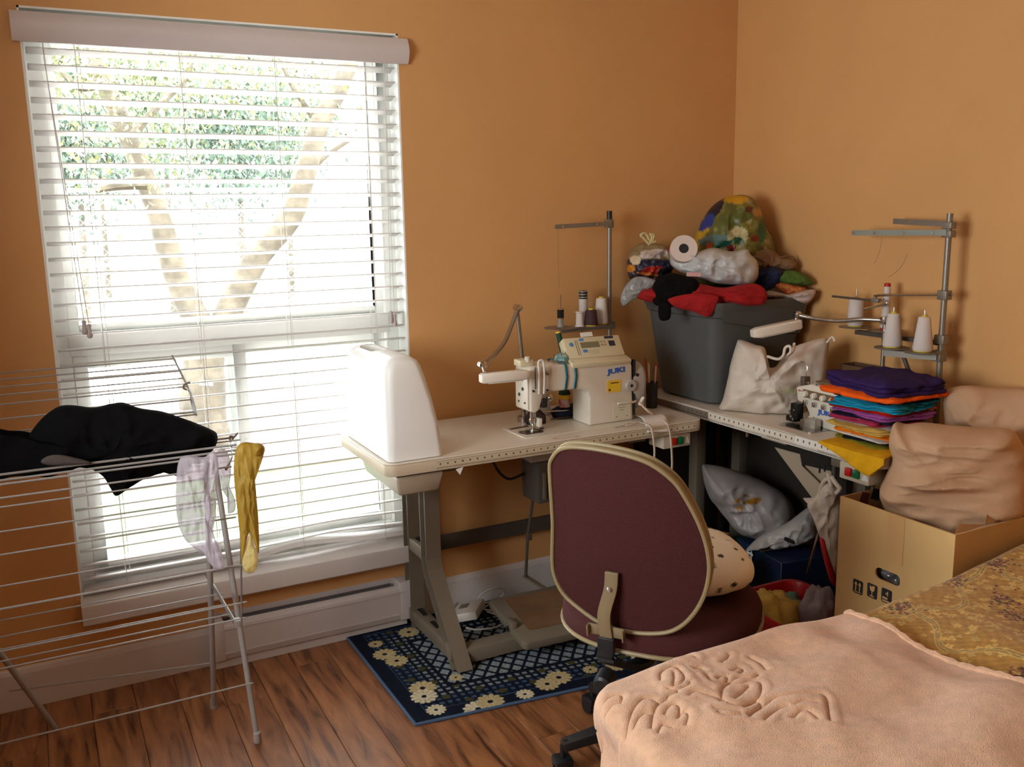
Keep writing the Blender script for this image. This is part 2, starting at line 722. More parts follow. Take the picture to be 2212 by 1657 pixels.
# ---------------------------------------------------------------- window sill
sp = [(0.12, 0), (0.12, 0.03), (-0.045, 0.03), (-0.056, 0.024), (-0.06, 0.012), (-0.06, -0.035), (-0.052, -0.042), (-0.004, -0.042), (-0.002, 0)]
b = MB()
b.loft([[Vector((x, a, WZ0 + h)) for a, h in sp] for x in (WX0 - 0.002, WX1 + 0.02)])
struct('trim_2', b, white_trim, smooth=True)

# ---------------------------------------------------------------- window: vinyl frame, sashes, panes
win = thing('window_1', '', '')
win['kind'] = 'structure'
win.location = ((WX0 + WX1) / 2, 0.1, WZ0)
gm = glass_mat()
FY = 0.115
ZM = 1.115                # meeting rail between the fixed upper pane and the sliding lower ones
XM = -2.06


def fr(name, xa, xb, za, zb, w, d, y, m=white_pvc):
    mb = MB()
    mb.box((xa + w / 2, y, (za + zb) / 2), (w, d, zb - za))
    mb.box((xb - w / 2, y, (za + zb) / 2), (w, d, zb - za))
    mb.box(((xa + xb) / 2, y, za + w / 2), (xb - xa - 2 * w, d, w))
    mb.box(((xa + xb) / 2, y, zb - w / 2), (xb - xa - 2 * w, d, w))
    return mb.build(name, m, win, bevel=0.003, bseg=1)


fr('frame', WX0 + 0.006, WX1 - 0.006, WZ0 + 0.03, WZ1 - 0.006, 0.045, 0.07, FY + 0.01)
fr('upper_sash', WX0 + 0.05, WX1 - 0.05, ZM + 0.03, WZ1 - 0.05, 0.03, 0.03, FY + 0.02)
MB().box(((WX0 + WX1) / 2, FY - 0.005, ZM), (WX1 - WX0 - 0.09, 0.055, 0.07)).build('middle_rail', white_pvc, win, bevel=0.004)
sl = fr('sliding_sash', WX0 + 0.05, XM + 0.03, WZ0 + 0.075, ZM - 0.035, 0.042, 0.03, FY - 0.012)
fr('fixed_sash', XM - 0.03, WX1 - 0.05, WZ0 + 0.075, ZM - 0.035, 0.04, 0.03, FY + 0.024)
MB().box((-1.77, FY + 0.02, (ZM + WZ1) / 2), (WX1 - WX0 - 0.14, 0.004, WZ1 - ZM - 0.12)).xf(Matrix.Translation(((WX0 + WX1) / 2 + 1.77, 0, 0))).build('pane', gm, win, smooth=False)
MB().box(((WX0 + XM) / 2 + 0.04, FY - 0.012, (WZ0 + ZM) / 2 + 0.02), (XM - WX0 - 0.09, 0.004, ZM - WZ0 - 0.17)).build('pane', gm, win, smooth=False)
MB().box(((XM + WX1) / 2 - 0.04, FY + 0.024, (WZ0 + ZM) / 2 + 0.02), (WX1 - XM - 0.09, 0.004, ZM - WZ0 - 0.17)).build('pane', gm, win, smooth=False)
MB().box((-2.165, FY - 0.017, 0.955), (0.045, 0.002, 0.018), rot=(0, R(8), 0)).build('sticker', mat('paper_sticker', srgb(240, 240, 240), 0.6), win, smooth=False)
MB().box((XM + 0.012, FY - 0.032, 0.7), (0.012, 0.012, 0.10)).build('latch', white_pvc, win, bevel=0.003)

win2 = thing('window_2', None, None, (RX0 - 0.1, (VY0 + VY1) / 2, VZ0))
win2['kind'] = 'structure'
for ya, yb in ((VY0, VY0 + 0.05), (VY1 - 0.05, VY1), ((VY0 + VY1) / 2 - 0.025, (VY0 + VY1) / 2 + 0.025)):
    MB().box((RX0 - 0.12, (ya + yb) / 2, (VZ0 + VZ1) / 2), (0.06, yb - ya, VZ1 - VZ0)).build('frame_upright', white_pvc, win2, smooth=False)
for za, zb in ((VZ0, VZ0 + 0.05), (VZ1 - 0.05, VZ1)):
    MB().box((RX0 - 0.12, (VY0 + VY1) / 2, (za + zb) / 2), (0.058, VY1 - VY0, zb - za)).build('frame_rail', white_pvc, win2, smooth=False)
MB().box((RX0 - 0.12, (VY0 + VY1) / 2, (VZ0 + VZ1) / 2), (0.004, VY1 - VY0 - 0.02, VZ1 - VZ0 - 0.02)).build('pane', gm, win2, smooth=False)

# ---------------------------------------------------------------- venetian blind
bl = thing('venetian_blind', 'white two-inch venetian blind lowered over the whole window', 'blind', ((WX0 + WX1) / 2, 0.03, WZ1 - 0.02))
slat_m = mat('blind_slat', srgb(244, 241, 239), 0.38, spec=0.4, trans=0.001)
BX0, BX1 = WX0 + 0.012, WX1 - 0.012
BY = 0.035
PITCH = 0.0462
ztop = 1.985
b = MB()
n = 9
for s in (0, 1):
    ring = []
b.loft([[Vector((x, -0.028 * math.cos(math.pi * (k / (n - 1) - 0.5)) * 0.6 - 0.012 - (0.012 if False else 0), 2.002 + 0.082 * k / (n - 1))) for k in range(n)] + [Vector((x, 0.0, 2.084)), Vector((x, 0.0, 2.002))] for x in (WX0 - 0.02, WX1 + 0.03)])
b.build('valance', mat('valance_white', srgb(214, 203, 200), 0.45), bl)
MB().box(((BX0 + BX1) / 2, BY, 2.045), (BX1 - BX0, 0.055, 0.06)).build('headrail', white_pvc, bl, bevel=0.004)
slat_mesh = None
L = BX1 - BX0
nsl = 36
zs = [ztop - k * PITCH for k in range(nsl)]
zbot = zs[-1]
NX = 25


def slat_geo(wave=0.0):
    mb = MB()

    def fn(u, v):
        a = (v - 0.5)
        x = (u - 0.5) * L
        z = 0.0035 * (1 - (2 * a) ** 2)
        tilt = R(-11.5)
        w = 0.0
        if wave:
            w = -wave * (0.5 - 0.5 * math.cos(2 * math.pi * min(1, max(0, (u - 0.28) / 0.75)))) * (0.7 + 0.3 * math.sin(9 * u))
        return (x, a * 0.05 * math.cos(tilt), z + a * 0.05 * math.sin(tilt) + w)
    mb.grid(fn, NX, 6)
    return mb


for k, z in enumerate(zs):
    if slat_mesh is None:
        o = slat_geo().build('slat', slat_m, bl, solid=0.003, world=False)
        o.matrix_parent_inverse = wm(bl).inverted()
        slat_mesh = o.data
    elif k < nsl - 2:
        o = bpy.data.objects.new('slat', slat_mesh)
        COL.objects.link(o)
        o.parent = bl
        o.matrix_parent_inverse = wm(bl).inverted()
        md = o.modifiers.new('thickness', 'SOLIDIFY')
        md.thickness = 0.003
        md.offset = 0
    else:
        o = slat_geo(-0.014 if k == nsl - 2 else -0.022).build('slat', slat_m, bl, solid=0.003, world=False)
        o.matrix_parent_inverse = wm(bl).inverted()
    o.location = ((BX0 + BX1) / 2, BY, z)
# bottom rail sags between its cords
mb = MB()
rings = []
for i in range(31):
    u = i / 30
    w = 0.03 * (0.5 - 0.5 * math.cos(2 * math.pi * min(1, max(0, (u - 0.3) / 0.72)))) * smoothstep(0.3, 0.55, u)
    x = BX0 + L * u
    z = zbot - PITCH * 0.75 + w + 0.004 * math.sin(14 * u) * smoothstep(.5, .6, u)
    rings.append([Vector((x, BY + a, z + h)) for a, h in ((-0.026, -0.008), (0.026, -0.008), (0.026, 0.008), (-0.026, 0.008))])
mb.loft(rings).build('bottom_rail', slat_m, bl)
cord_m = mat('blind_cord', srgb(225, 222, 215), 0.7)
for u in (0.115, 0.375, 0.635, 0.905):
    x = BX0 + L * u
    for dy in (-0.0265, 0.0265):
        MB().cyl((x, BY + dy, 2.02), (x, BY + dy, zbot - 0.04), 0.0011, n=5).build('ladder_cord', cord_m, bl)
    MB().cyl((x + 0.012, BY, 2.02), (x + 0.012, BY, zbot - 0.045), 0.0011, n=5).build('lift_cord', cord_m, bl)
for xa, ph, zb in ((P(97, 120, y=-0.006).x, 0.0, P(146, 694, y=-0.006).z), (P(830, 150, y=-0.006).x, 0.004, P(845, 672, y=-0.006).z)):
    for dx, dz in ((0, 0), (0.013, -0.012)):
        xb = xa + (0.03 if xa < -2 else -0.012)
        pts = [(xa, BY - 0.03, 2.03), (xa, -0.004, 1.9), (xb + dx, -0.006, zb + dz)]
        MB().tube(cat_rom(pts, 6), 0.0013, n=5).build('pull_cord', cord_m, bl)
        MB().lathe([(0.003, 0), (0.0065, -0.002), (0.0055, -0.014), (0.0068, -0.026), (0.009, -0.037), (0.005, -0.044)], (xb + dx, -0.006, zb + dz), 12).build('cord_tassel', mat('tassel_plastic', srgb(190, 180, 178), 0.4), bl)

# ================================================================== OUTSIDE THE WINDOW
GZ = -0.18
grass_m = mat('lawn_grass', srgb(70, 86, 50), 0.9, var=0.45, vscale=3.0, bump=0.6, bscale=90)
mulch_m = mat('bark_mulch', srgb(80, 66, 62), 0.95, var=0.5, vscale=22, bump=1.0, bscale=60)
road_m = mat('pale_concrete', srgb(205, 205, 205), 0.9, var=0.1, vscale=2)
b = MB().box((4, 20.2, GZ - 0.05), (60, 40, 0.1))
tag(b.build('lawn', grass_m, smooth=False), kind='structure')
tag(MB().box((1.0, 4.6, GZ + 0.004), (22, 3.2, 0.02)).build('mulch_bed', mulch_m, smooth=False), kind='structure')
tag(MB().box((4.0, 9.5, GZ + 0.006), (40, 6.4, 0.02)).build('driveway', road_m, smooth=False), kind='structure')

bark = mat('tree_bark', srgb(84, 76, 64), 0.95, var=0.5, vscale=9, bump=1.0, bscale=30)
leaf_ms = [mat('leaf_green_%d' % i, c, 0.7, var=0.3, vscale=5) for i, c in enumerate((srgb(84, 96, 66), srgb(104, 106, 70), srgb(64, 80, 64)))]


def leaves(name, centres, n, spread, size, m, parent, seed=0):
    r = np.random.default_rng(seed)
    mb = MB()
    for _ in range(n):
        c = Vector(centres[int(r.integers(len(centres)))])
        d = Vector(r.normal(size=3)) * spread
        p = c + Vector((d.x, d.y, d.z * 0.8))
        a = Vector(r.normal(size=3)).normalized()
        s, u = frame(a)
        q = size * (0.6 + 0.8 * r.random())
        mb.add([p - s * q * 0.5, p + u * q, p + s * q * 0.5, p - u * q * 0.6], [(0, 1, 2, 3)])
    o = mb.build(name, m, parent, smooth=False)
    return tag(o, kind='stuff')


TY = 3.9
tr = thing('forked_tree', 'forked mossy tree on the lawn seen through the blind', 'tree', P(440, 925, y=TY))
tp = lambda pts, dy=0: [P(x, y, y=TY + dy * i) for i, (x, y) in enumerate(pts)]
base = P(440, 935, y=TY)
base.z = GZ - 0.02
b = MB()
b.tube(cat_rom([base] + tp([(438, 860), (440, 780), (452, 720), (462, 690)]), 5), [0.20] * 3 + [0.17] * 6 + [0.15] * 12, 12)
b.build('trunk', bark, tr)
la = cat_rom(tp([(445, 730), (405, 650), (370, 560), (345, 470), (312, 380), (262, 260), (212, 150), (190, 60), (150, -60)], 0.05), 4)
ra = cat_rom(tp([(470, 730), (508, 645), (560, 550), (628, 470), (655, 390), (690, 270), (735, 185), (780, 60), (800, -60)], -0.04), 4)
MB().tube(la, [0.105 - 0.06 * i / len(la) for i in range(len(la))], 10).build('branch', bark, tr)
MB().tube(ra, [0.105 - 0.05 * i / len(ra) for i in range(len(ra))], 10).build('branch', bark, tr)
for pts, r0 in (([(315, 395), (255, 400), (205, 410)], 0.05), ([(280, 300), (340, 230), (400, 170), (430, 90)], 0.03), ([(690, 270), (640, 200), (600, 120)], 0.03), ([(228, 180), (170, 190), (130, 150)], 0.03), ([(655, 390), (700, 340), (760, 300)], 0.03)):
    q = cat_rom(tp(pts), 4)
    MB().tube(q, [r0 * (1 - 0.6 * i / len(q)) for i in range(len(q))], 7).build('branch', bark, tr)
cs = tp([(160, 160), (140, 240), (210, 210), (150, 310), (330, 190), (410, 160), (470, 190), (560, 170), (620, 220), (700, 190), (250, 140), (380, 260), (330, 330), (500, 130), (130, 380)])
leaves('foliage', cs, 2600, 0.26, 0.026, leaf_ms[1], tr, 3)

for i, (px, py, yy, rx, rz, li, lab) in enumerate(((150, 330, 10.5, 0.8, 1.0, 2, 'dark green evergreen bush behind the fence beside the left tree fork'),
                                       (500, 310, 10.8, 0.9, 1.2, 2, 'dark leafy bush standing behind the middle of the fence'),
                                       (340, 250, 14.2, 1.2, 1.5, 0, 'tall olive bush behind the fence between the tree branches'),
                                       (610, 280, 17.0, 0.9, 1.3, 0, 'pale green bush behind the fence near the house'),
                                       (190, 170, 19.0, 1.8, 1.8, 1, 'spreading yellow green tree rising behind the evergreen bush'),
                                       (500, 160, 24.5, 2.4, 2.4, 1, 'broad yellow green tree rising behind the bushes'))):
    c = P(px, py, y=yy)
    t = thing('garden_bush', lab, 'bush', (c.x, yy, GZ))
    cc = [c + Vector((rx * 0.55 * math.cos(a * 2.1), 0.35 * math.sin(a * 3), rz * 0.45 * math.sin(a * 1.3))) for a in range(9)]
    MB().tube([(c.x, yy, GZ - 0.02), (c.x + 0.1, yy, c.z)], [0.06, 0.03], 8).build('stem', bark, t)
    leaves('foliage', cc, 3600, rx * 0.36, 0.034 + 0.026 * rx, leaf_ms[li], t, 20 + i)

# chain link fence
CY = 8.2
cf = thing('chain_link_fence', 'grey chain link fence with thin posts beyond the driveway', 'fence', (0, CY, GZ))
fm = mat('galvanised_wire', srgb(190, 195, 198), 0.45, metal=0.6)
fx0, fx1, fz1 = -4.2, 6.5, 1.82
b = MB()
for rot, z in ((0, fz1), (0, 1.0)):
    MB().cyl((fx0, CY, z), (fx1, CY, z), 0.022, n=8).build('rail', fm, cf)
for k in range(5):
    x = fx0 + (fx1 - fx0) * k / 4
    MB().cyl((x, CY, GZ - 0.01), (x, CY, fz1 + 0.06), 0.03, n=8).build('post', fm, cf)
st = 0.11
H = fz1 - GZ
k = 0
x = fx0
while x < fx1:
    for d in (1, -1):
        xa, xb = x, x + d * H
        za, zb = GZ, fz1
        if fx0 <= xb <= fx1:
            b.tube([(xa, CY + 0.02 * d, za), (xb, CY + 0.02 * d, zb)], 0.003, 3, caps=False)
    x += st
tag(b.build('wire_mesh', fm, cf), kind='stuff')

# pale house
HDX = 4.0
hs = thing('neighbour_house', 'pale sided house beyond the fence', 'house', (6.5 + HDX, 17, GZ))
hw = mat('pale_siding', srgb(228, 228, 226), 0.8)
for k in range(16):
    MB().box((6.9 + HDX, 17 - 0.01 * (k % 2), GZ + 0.11 + 0.22 * k), (8.6, 0.30, 0.216)).build('siding_board', hw, hs, smooth=False)
MB().box((6.9 + HDX, 19.2, GZ + 1.7), (8.4, 4.0, 3.4)).build('wall', hw, hs, smooth=False)
MB().prism([(-2.9, 0), (2.9, 0), (0, 1.5)], 9.2, Matrix.Translation((2.3 + HDX, 19.1, GZ + 3.5)) @ Euler((R(90), 0, R(90))).to_matrix().to_4x4()).build('roof', mat('roof_shingle', srgb(120, 120, 122), 0.9), hs, smooth=False)

# ================================================================== RUG
RGX0, RGX1 = -1.772, -0.62


def rug_pt(u, v):
    """u 0..1 left to right, v 0..1 front to wall"""
    x = RGX0 + (RGX1 - RGX0) * u + 0.006 * (1 - v)
    yf = -0.705 - 0.11 * (x - RGX0)
    return Vector((x, yf + (-0.022 - yf) * v, 0))


flowers = []
for px, py, r, c in ((831, 1414, .042, 0), (857, 1428, .040, 0), (811, 1392, .027, 0), (883, 1366, .04, 0), (913, 1487, .046, 0), (916, 1505, .044, 1), (942, 1534, .032, 1), (1033, 1532, .048, 1), (1059, 1516, .046, 0), (1134, 1500, .030, 1), (1182, 1478, .042, 0), (1207, 1464, .044, 0), (1275, 1447, .026, 0), (985, 1464, .024, 0), (870, 1395, .0, 0), (960, 1290, .03, 0), (1010, 1275, .03, 0), (900, 1335, .028, 0)):
    if r:
        q = P(px, py, z=0.009)
        flowers.append((q.x, q.y, r, c))
for k in range(7):
    flowers.append((-1.05 + 0.11 * k, -0.70 - 0.012 * k + 0.03 * (k % 2), 0.036, k % 2))
NU, NV = 520, 330
b = MB()
b.grid(lambda u, v: rug_pt(u, v) + Vector((0, 0, 0.010)), NU, NV)
P_ = np.array([tuple(p) for p in b.v])
uu = np.tile(np.linspace(0, 1, NU), NV)
vv = np.repeat(np.linspace(0, 1, NV), NU)
wid = (RGX1 - RGX0)
dl = uu * wid
dr = (1 - uu) * wid
yf = -0.705 - 0.11 * (P_[:, 0] - RGX0)
df = (P_[:, 1] - yf)
dbk = -0.022 - P_[:, 1]
edge = np.minimum(np.minimum(dl, dr), np.minimum(df, dbk))
navy = np.array(srgb(24, 30, 46))
blue = np.array(srgb(70, 92, 122))
pale = np.array(srgb(158, 168, 172))
cream = np.array(srgb(206, 186, 140))
cream2 = np.array(srgb(226, 214, 182))
olive = np.array(srgb(78, 76, 44))
cols = np.tile(navy, (len(P_), 1))
# inner lattice
a1 = (P_[:, 0] * 0.94 + P_[:, 1] * 0.75)
a2 = (P_[:, 0] * 0.94 - P_[:, 1] * 0.75)
pit = 0.046
f1 = np.abs(((a1 / pit) % 1) - 0.5)
f2 = np.abs(((a2 / pit) % 1) - 0.5)
cell = (f1 < 0.36) & (f2 < 0.36)
inner = edge > 0.185
cols[inner & cell] = pale * 0.8
nz = np.sin(P_[:, 0] * 310) * np.sin(P_[:, 1] * 270)
cols[inner & cell & (nz > 0.2)] = pale
# little gingham dots in the border
g1 = np.abs(((P_[:, 0] / 0.026) % 1) - 0.5) < 0.27
g2 = np.abs((((P_[:, 1] + 0.11 * P_[:, 0]) / 0.026) % 1) - 0.5) < 0.27
bord = (edge > 0.06) & (edge < 0.172)
cols[bord & g1 & g2] = blue * 0.95
cols[bord & g1 & g2 & (edge > 0.12)] = pale * 0.75
cols[(edge > 0.176) & (edge < 0.185)] = navy * 0.7
lf = np.sin(P_[:, 0] * 55 + 3) * np.sin(P_[:, 1] * 61 + 1)
cols[bord & (lf > 0.72)] = olive
cols[(edge > 0.052) & (edge < 0.055)] = blue
cols[edge < 0.004] = np.array(srgb(60, 80, 110))
for fx, fy, r, c in flowers:
    dx, dy = P_[:, 0] - fx, P_[:, 1] - fy
    rr = np.hypot(dx, dy)
    th = np.arctan2(dy, dx)
    pet = r * (0.80 + 0.20 * np.abs(np.cos(th * 6)))
    cols[rr < pet] = (cream2 if c else cream)
    ring = (rr < pet) & (np.abs(np.cos(th * 6)) < 0.25) & (rr > 0.45 * r)
    cols[ring] = (cream * 0.62)
    cols[rr < r * 0.2] = navy
rug = b.build('rug_pile', None, None, smooth=True)
colour(rug, cols)
rug_m = mat('rug_pile_print', (0.3, 0.3, 0.3), 0.95, attr='Col', var=0.25, vscale=140, bump=0.7, bscale=420, spec=0.1)
rug.data.materials.append(rug_m)
rugT = thing('floor_rug', 'navy blue floor rug with cream daisies and pale lattice under sewing table', 'rug', (-1.2, -0.4, 0.0))
rug.parent = rugT
rug.matrix_parent_inverse = wm(rugT).inverted()
ring = [rug_pt(u, 0) for u in np.linspace(0, 1, 24)] + [rug_pt(1, v) for v in np.linspace(0, 1, 12)[1:]] + [rug_pt(u, 1) for u in np.linspace(1, 0, 24)[1:]] + [rug_pt(0, v) for v in np.linspace(1, 0, 12)[1:-1]]
MB().tube([p + Vector((0, 0, 0.0056)) for p in ring], 0.0052, 8, closed=True).build('rug_binding', mat('rug_binding_blue', srgb(70, 92, 122), 0.9), rugT)

# ================================================================== SEWING TABLE UNDER THE WINDOW WALL
laminate = mat('table_laminate', srgb(224, 212, 196), 0.33, var=0.04, vscale=4, spec=0.45)
edge_m = mat('table_edge_band', srgb(206, 188, 162), 0.5, var=0.08, vscale=9)
steel_p = mat('painted_steel', srgb(120, 108, 92), 0.42, var=0.08, vscale=14, spec=0.5)
dark_pl = mat('black_plastic', srgb(28, 28, 30), 0.45)
chrome = mat('chrome', srgb(200, 200, 200), 0.18, metal=1.0)
ruler_m = mat('ruler_tape', (0.6, 0.55, 0.42), 0.6, attr='Col')


def ruler(parent, p0, p1, h, up=Vector((0, 0, 1)), bg=srgb(205, 190, 160), ink=srgb(70, 58, 44), out=Vector((0, -1, 0)), name='ruler_tape'):
    p0, p1 = Vector(p0), Vector(p1)
    L_ = (p1 - p0).length
    nu, nv = int(L_ / 0.00125), 13
    mb = MB()
    mb.grid(lambda u, v: p0.lerp(p1, u) + up * (v - 0.5) * h + out * 0.0012, nu, nv)
    us = np.tile(np.linspace(0, L_, nu), nv)
    vs = np.repeat(np.linspace(0, 1, nv), nu)
    cc = np.tile(np.array(bg), (nu * nv, 1))
    mm = np.abs((us / 0.005) % 1 - 0.5) < 0.16
    cc[mm & (vs < 0.22) & (vs > 0.05)] = ink
    mm = np.abs((us / 0.0254) % 1 - 0.5) < 0.10
    cc[mm & (vs < 0.7) & (vs > 0.42)] = ink
    cc[(vs > 0.93) | (vs < 0.03)] = np.array(ink) * 2
    o = mb.build(name, ruler_m, parent, smooth=False)
    colour(o, cc)
    return o


TX0, TX1, TY0, TY1, TZ = -1.76, -0.562, -0.53, -0.036, 0.76
tb = thing('sewing_table', 'white topped sewing table on grey steel treadle legs in front of the window', 'table', ((TX0 + TX1) / 2, (TY0 + TY1) / 2, 0))
b = MB().prism(rrect(TX1 - TX0, TY1 - TY0, 0.035, 6, (TX0 + TX1) / 2, (TY0 + TY1) / 2), 0.036, Matrix.Translation((0, 0, TZ - 0.04)))
b.build('core_board', edge_m, tb, bevel=0.003)
b = MB().prism(rrect(TX1 - TX0, TY1 - TY0, 0.035, 6, (TX0 + TX1) / 2, (TY0 + TY1) / 2), 0.004, Matrix.Translation((0, 0, TZ - 0.004)))
b.build('tabletop', laminate, tb, bevel=0.0015, bseg=1)
ruler(tb, (-1.60, TY0, TZ - 0.021), (-0.74, TY0, TZ - 0.021), 0.022)
ruler(tb, (-0.72, TY0, TZ - 0.021), (-0.60, TY0, TZ - 0.021), 0.022, bg=srgb(214, 200, 176))
# faint red tape marks
for px, py in ((1158, 936), (1180, 934), (1200, 947), (1246, 943)):
    q = P(px, py, z=TZ)
    MB().box((q.x, q.y, TZ + 0.0006), (0.018, 0.006, 0.0008), rot=(0, 0, R(-6))).build('tape_mark', mat('pink_tape', srgb(200, 140, 120), 0.7), tb, smooth=False)


def leg_frame(x, parent, side=1):
    """side view in y-z: rear post, front post that kicks forward, two ties"""
    w = 0.055

    def chan(name, pts, wid):
        mb = MB()
        for a, c in zip(pts[:-1], pts[1:]):
            a, c = Vector(a), Vector(c)
        # web
        rings = []
        for i, p in enumerate(pts):
            p = Vector(p)
            d = (Vector(pts[min(i + 1, len(pts) - 1)]) - Vector(pts[max(i - 1, 0)])).normalized()
            n = Vector((0, d.z, -d.y))
            hw = wid / 2
            t_ = 0.003
            k = [(-w / 2, -hw), (w / 2, -hw), (w / 2, -hw + t_), (-w / 2 + t_, -hw + t_), (-w / 2 + t_, hw - t_), (w / 2, hw - t_), (w / 2, hw), (-w / 2, hw)]
            rings.append([p + Vector((side * -a, 0, 0)) + n * c for a, c in k])
        mb.loft(rings)
        return mb.build(name, steel_p, parent, smooth=False)
    f = chan('front_post', [(x, -0.245, 0.70), (x, -0.245, 0.33), (x, -0.262, 0.28), (x, -0.495, 0.008)], 0.05)
    r_ = chan('rear_post', [(x, -0.075, 0.70), (x, -0.075, 0.008)], 0.05)
    MB().box((x, -0.16, 0.335), (0.05, 0.125, 0.045)).build('upper_tie', steel_p, parent, bevel=0.003)
    MB().box((x, -0.155, 0.358), (0.018, 0.075, 0.002)).build('slot', dark_pl, parent, smooth=False)
    q0, q1 = Vector((x, -0.07, 0.055)), Vector((x, -0.45, 0.06))
    MB().bar(q0, q1, 0.05, 0.05).build('lower_tie', steel_p, parent, bevel=0.004)
    for yy in (-0.14, -0.26):
        MB().box((x, yy, 0.0835), (0.016, 0.06, 0.002)).build('slot', dark_pl, parent, smooth=False)
    MB().box((x, -0.26, 0.705), (0.07, 0.40, 0.028)).build('bracket', steel_p, parent, bevel=0.003)
    MB().cyl((x - 0.03 * side, -0.245, 0.60), (x - 0.034 * side, -0.245, 0.60), 0.013, n=14).build('bolt', chrome, parent)
    MB().cyl((x + 0.03, -0.245, 0.64), (x - 0.034, -0.245, 0.64), 0.006, n=10).build('bolt', chrome, parent)


leg_frame(-1.515, tb, 1)
leg_frame(-0.80, tb, -1)
dk = mat('dark_steel', srgb(84, 74, 66), 0.5, var=0.1)
MB().bar((-1.49, -0.045, 0.295), (-0.82, -0.045, 0.295), 0.012, 0.055).build('rear_brace', dk, tb, smooth=False)
MB().bar((-1.49, -0.445, 0.05), (-0.82, -0.445, 0.05), 0.06, 0.05).build('lower_brace', steel_p, tb, bevel=0.004)
# treadle plate
tc_ = Vector((-1.125, -0.40, 0.085))
Mt = Matrix.Translation(tc_) @ Euler((R(7), 0, R(-3))).to_matrix().to_4x4()
tr_ = MB().prism(rrect(0.36, 0.31, 0.02, 4), 0.03, Mt @ Matrix.Translation((0, 0, -0.01))).build('treadle', steel_p, tb, bevel=0.004)
MB().prism(rrect(0.28, 0.22, 0.01, 3), 0.003, Mt @ Matrix.Translation((0.01, 0.02, 0.020))).build('treadle_pad', mat('cork_pad', srgb(122, 88, 58), 0.85, var=0.25, vscale=12), tr_, smooth=False)
MB().box((-1.30, -0.43, 0.085), (0.02, 0.05, 0.07)).build('treadle_bracket', steel_p, tb, bevel=0.003)
MB().cyl((-1.315, -0.43, 0.09), (-1.285, -0.43, 0.09), 0.012, n=12).build('treadle_pivot', chrome, tb)
MB().bar((-1.05, -0.27, 0.105), (-1.105, -0.16, 0.145), 0.02, 0.008).build('treadle_arm', steel_p, tb, smooth=False)
MB().tube([(-1.105, -0.17, 0.14), (-1.10, -0.18, 0.30), (-1.085, -0.20, 0.46)], 0.006, 8).build('pull_rod', dk, tb)
MB().box((-1.097, -0.185, 0.31), (0.02, 0.02, 0.03)).build('rod_clamp', dk, tb, bevel=0.003)
# motor box under the top
mo = MB().box((-1.03, -0.22, 0.54), (0.16, 0.13, 0.16)).build('motor', mat('motor_grey', srgb(96, 92, 88), 0.45, metal=0.3), tb, bevel=0.012)
for k in range(5):
    MB().box((-1.085 + k * 0.025, -0.288, 0.53), (0.012, 0.010, 0.10)).build('cooling_fin', steel_p, mo, bevel=0.002)
MB().box((-1.04, -0.22, 0.65), (0.20, 0.14, 0.06)).build('motor_mount', mat('clear_cover', srgb(170, 165, 158), 0.3), mo, bevel=0.008)
MB().tube(cat_rom([(-1.12, -0.2, 0.56), (-1.19, -0.2, 0.55), (-1.24, -0.19, 0.62), (-1.235, -0.19, 0.715)], 6), 0.005, 8).build('cable', dark_pl, tb)
# oil drawer under the left end
dr_ = MB()
dr_.loft([[Vector((cx + sx * hx, cy + sy * hy, z)) for sx, sy in ((-1, -1), (1, -1), (1, 1), (-1, 1))] for z, hx, hy, cx, cy in ((0.645, 0.062, 0.155, -1.645, -0.335), (0.652, 0.068, 0.162, -1.645, -0.335), (0.70, 0.078, 0.175, -1.645, -0.335), (0.712, 0.078, 0.175, -1.645, -0.335))])
dro = dr_.build('drawer', mat('drawer_grey', srgb(176, 162, 142), 0.35), tb, bevel=0.008, bseg=3)
MB().box((-1.645, -0.335, 0.7135), (0.15, 0.34, 0.006)).build('drawer_rail', dark_pl, tb, smooth=False)
# small white paper corner poking from below the top
MB().prism([(0, 0), (0.026, 0.004), (0.014, -0.02)], 0.001, Matrix.Translation((-1.535, -0.528, 0.716)) @ Euler((R(90), 0, 0)).to_matrix().to_4x4()).build('paper_corner', mat('paper_white', srgb(235, 232, 225), 0.8), tb, smooth=False)


def switch_box(parent, c, ax, nrm, w=0.12, h=0.05, d=0.09, body=srgb(206, 194, 172)):
    """Two-button motor switch hung under a table; ax = along the face, nrm = outwards."""
    c, ax, nrm = Vector(c), Vector(ax), Vector(nrm)
    Mx = Matrix((ax, -nrm, Vector((0, 0, 1)))).transposed()
    o = MB().box(c, (w, d, h), rot=Mx).build('switch_box', mat('switch_body', body, 0.45), parent, bevel=0.005)
    f = c + nrm * (d / 2)
    for dx, cc, nm in ((-0.018, srgb(190, 24, 20), 'stop_button'), (0.012, srgb(16, 110, 62), 'start_button')):
        MB().box(f + ax * dx + nrm * 0.003, (0.024, 0.012, 0.026), rot=Mx).build(nm, mat(nm + '_plastic', cc, 0.3), o, bevel=0.003)
    z = Vector((0, 0, 1))
    q = f + ax * 0.043 + nrm * 0.0006
    MB().add([q - ax * 0.014 - z * 0.014, q + ax * 0.014 - z * 0.014, q + z * 0.014], [(0, 1, 2)]).build('warning_sticker', mat('sticker_white', srgb(235, 235, 230), 0.6), o, smooth=False)
    return o


switch_box(tb, (-0.665, -0.465, 0.690), (1, 0, 0), (0, -1, 0))

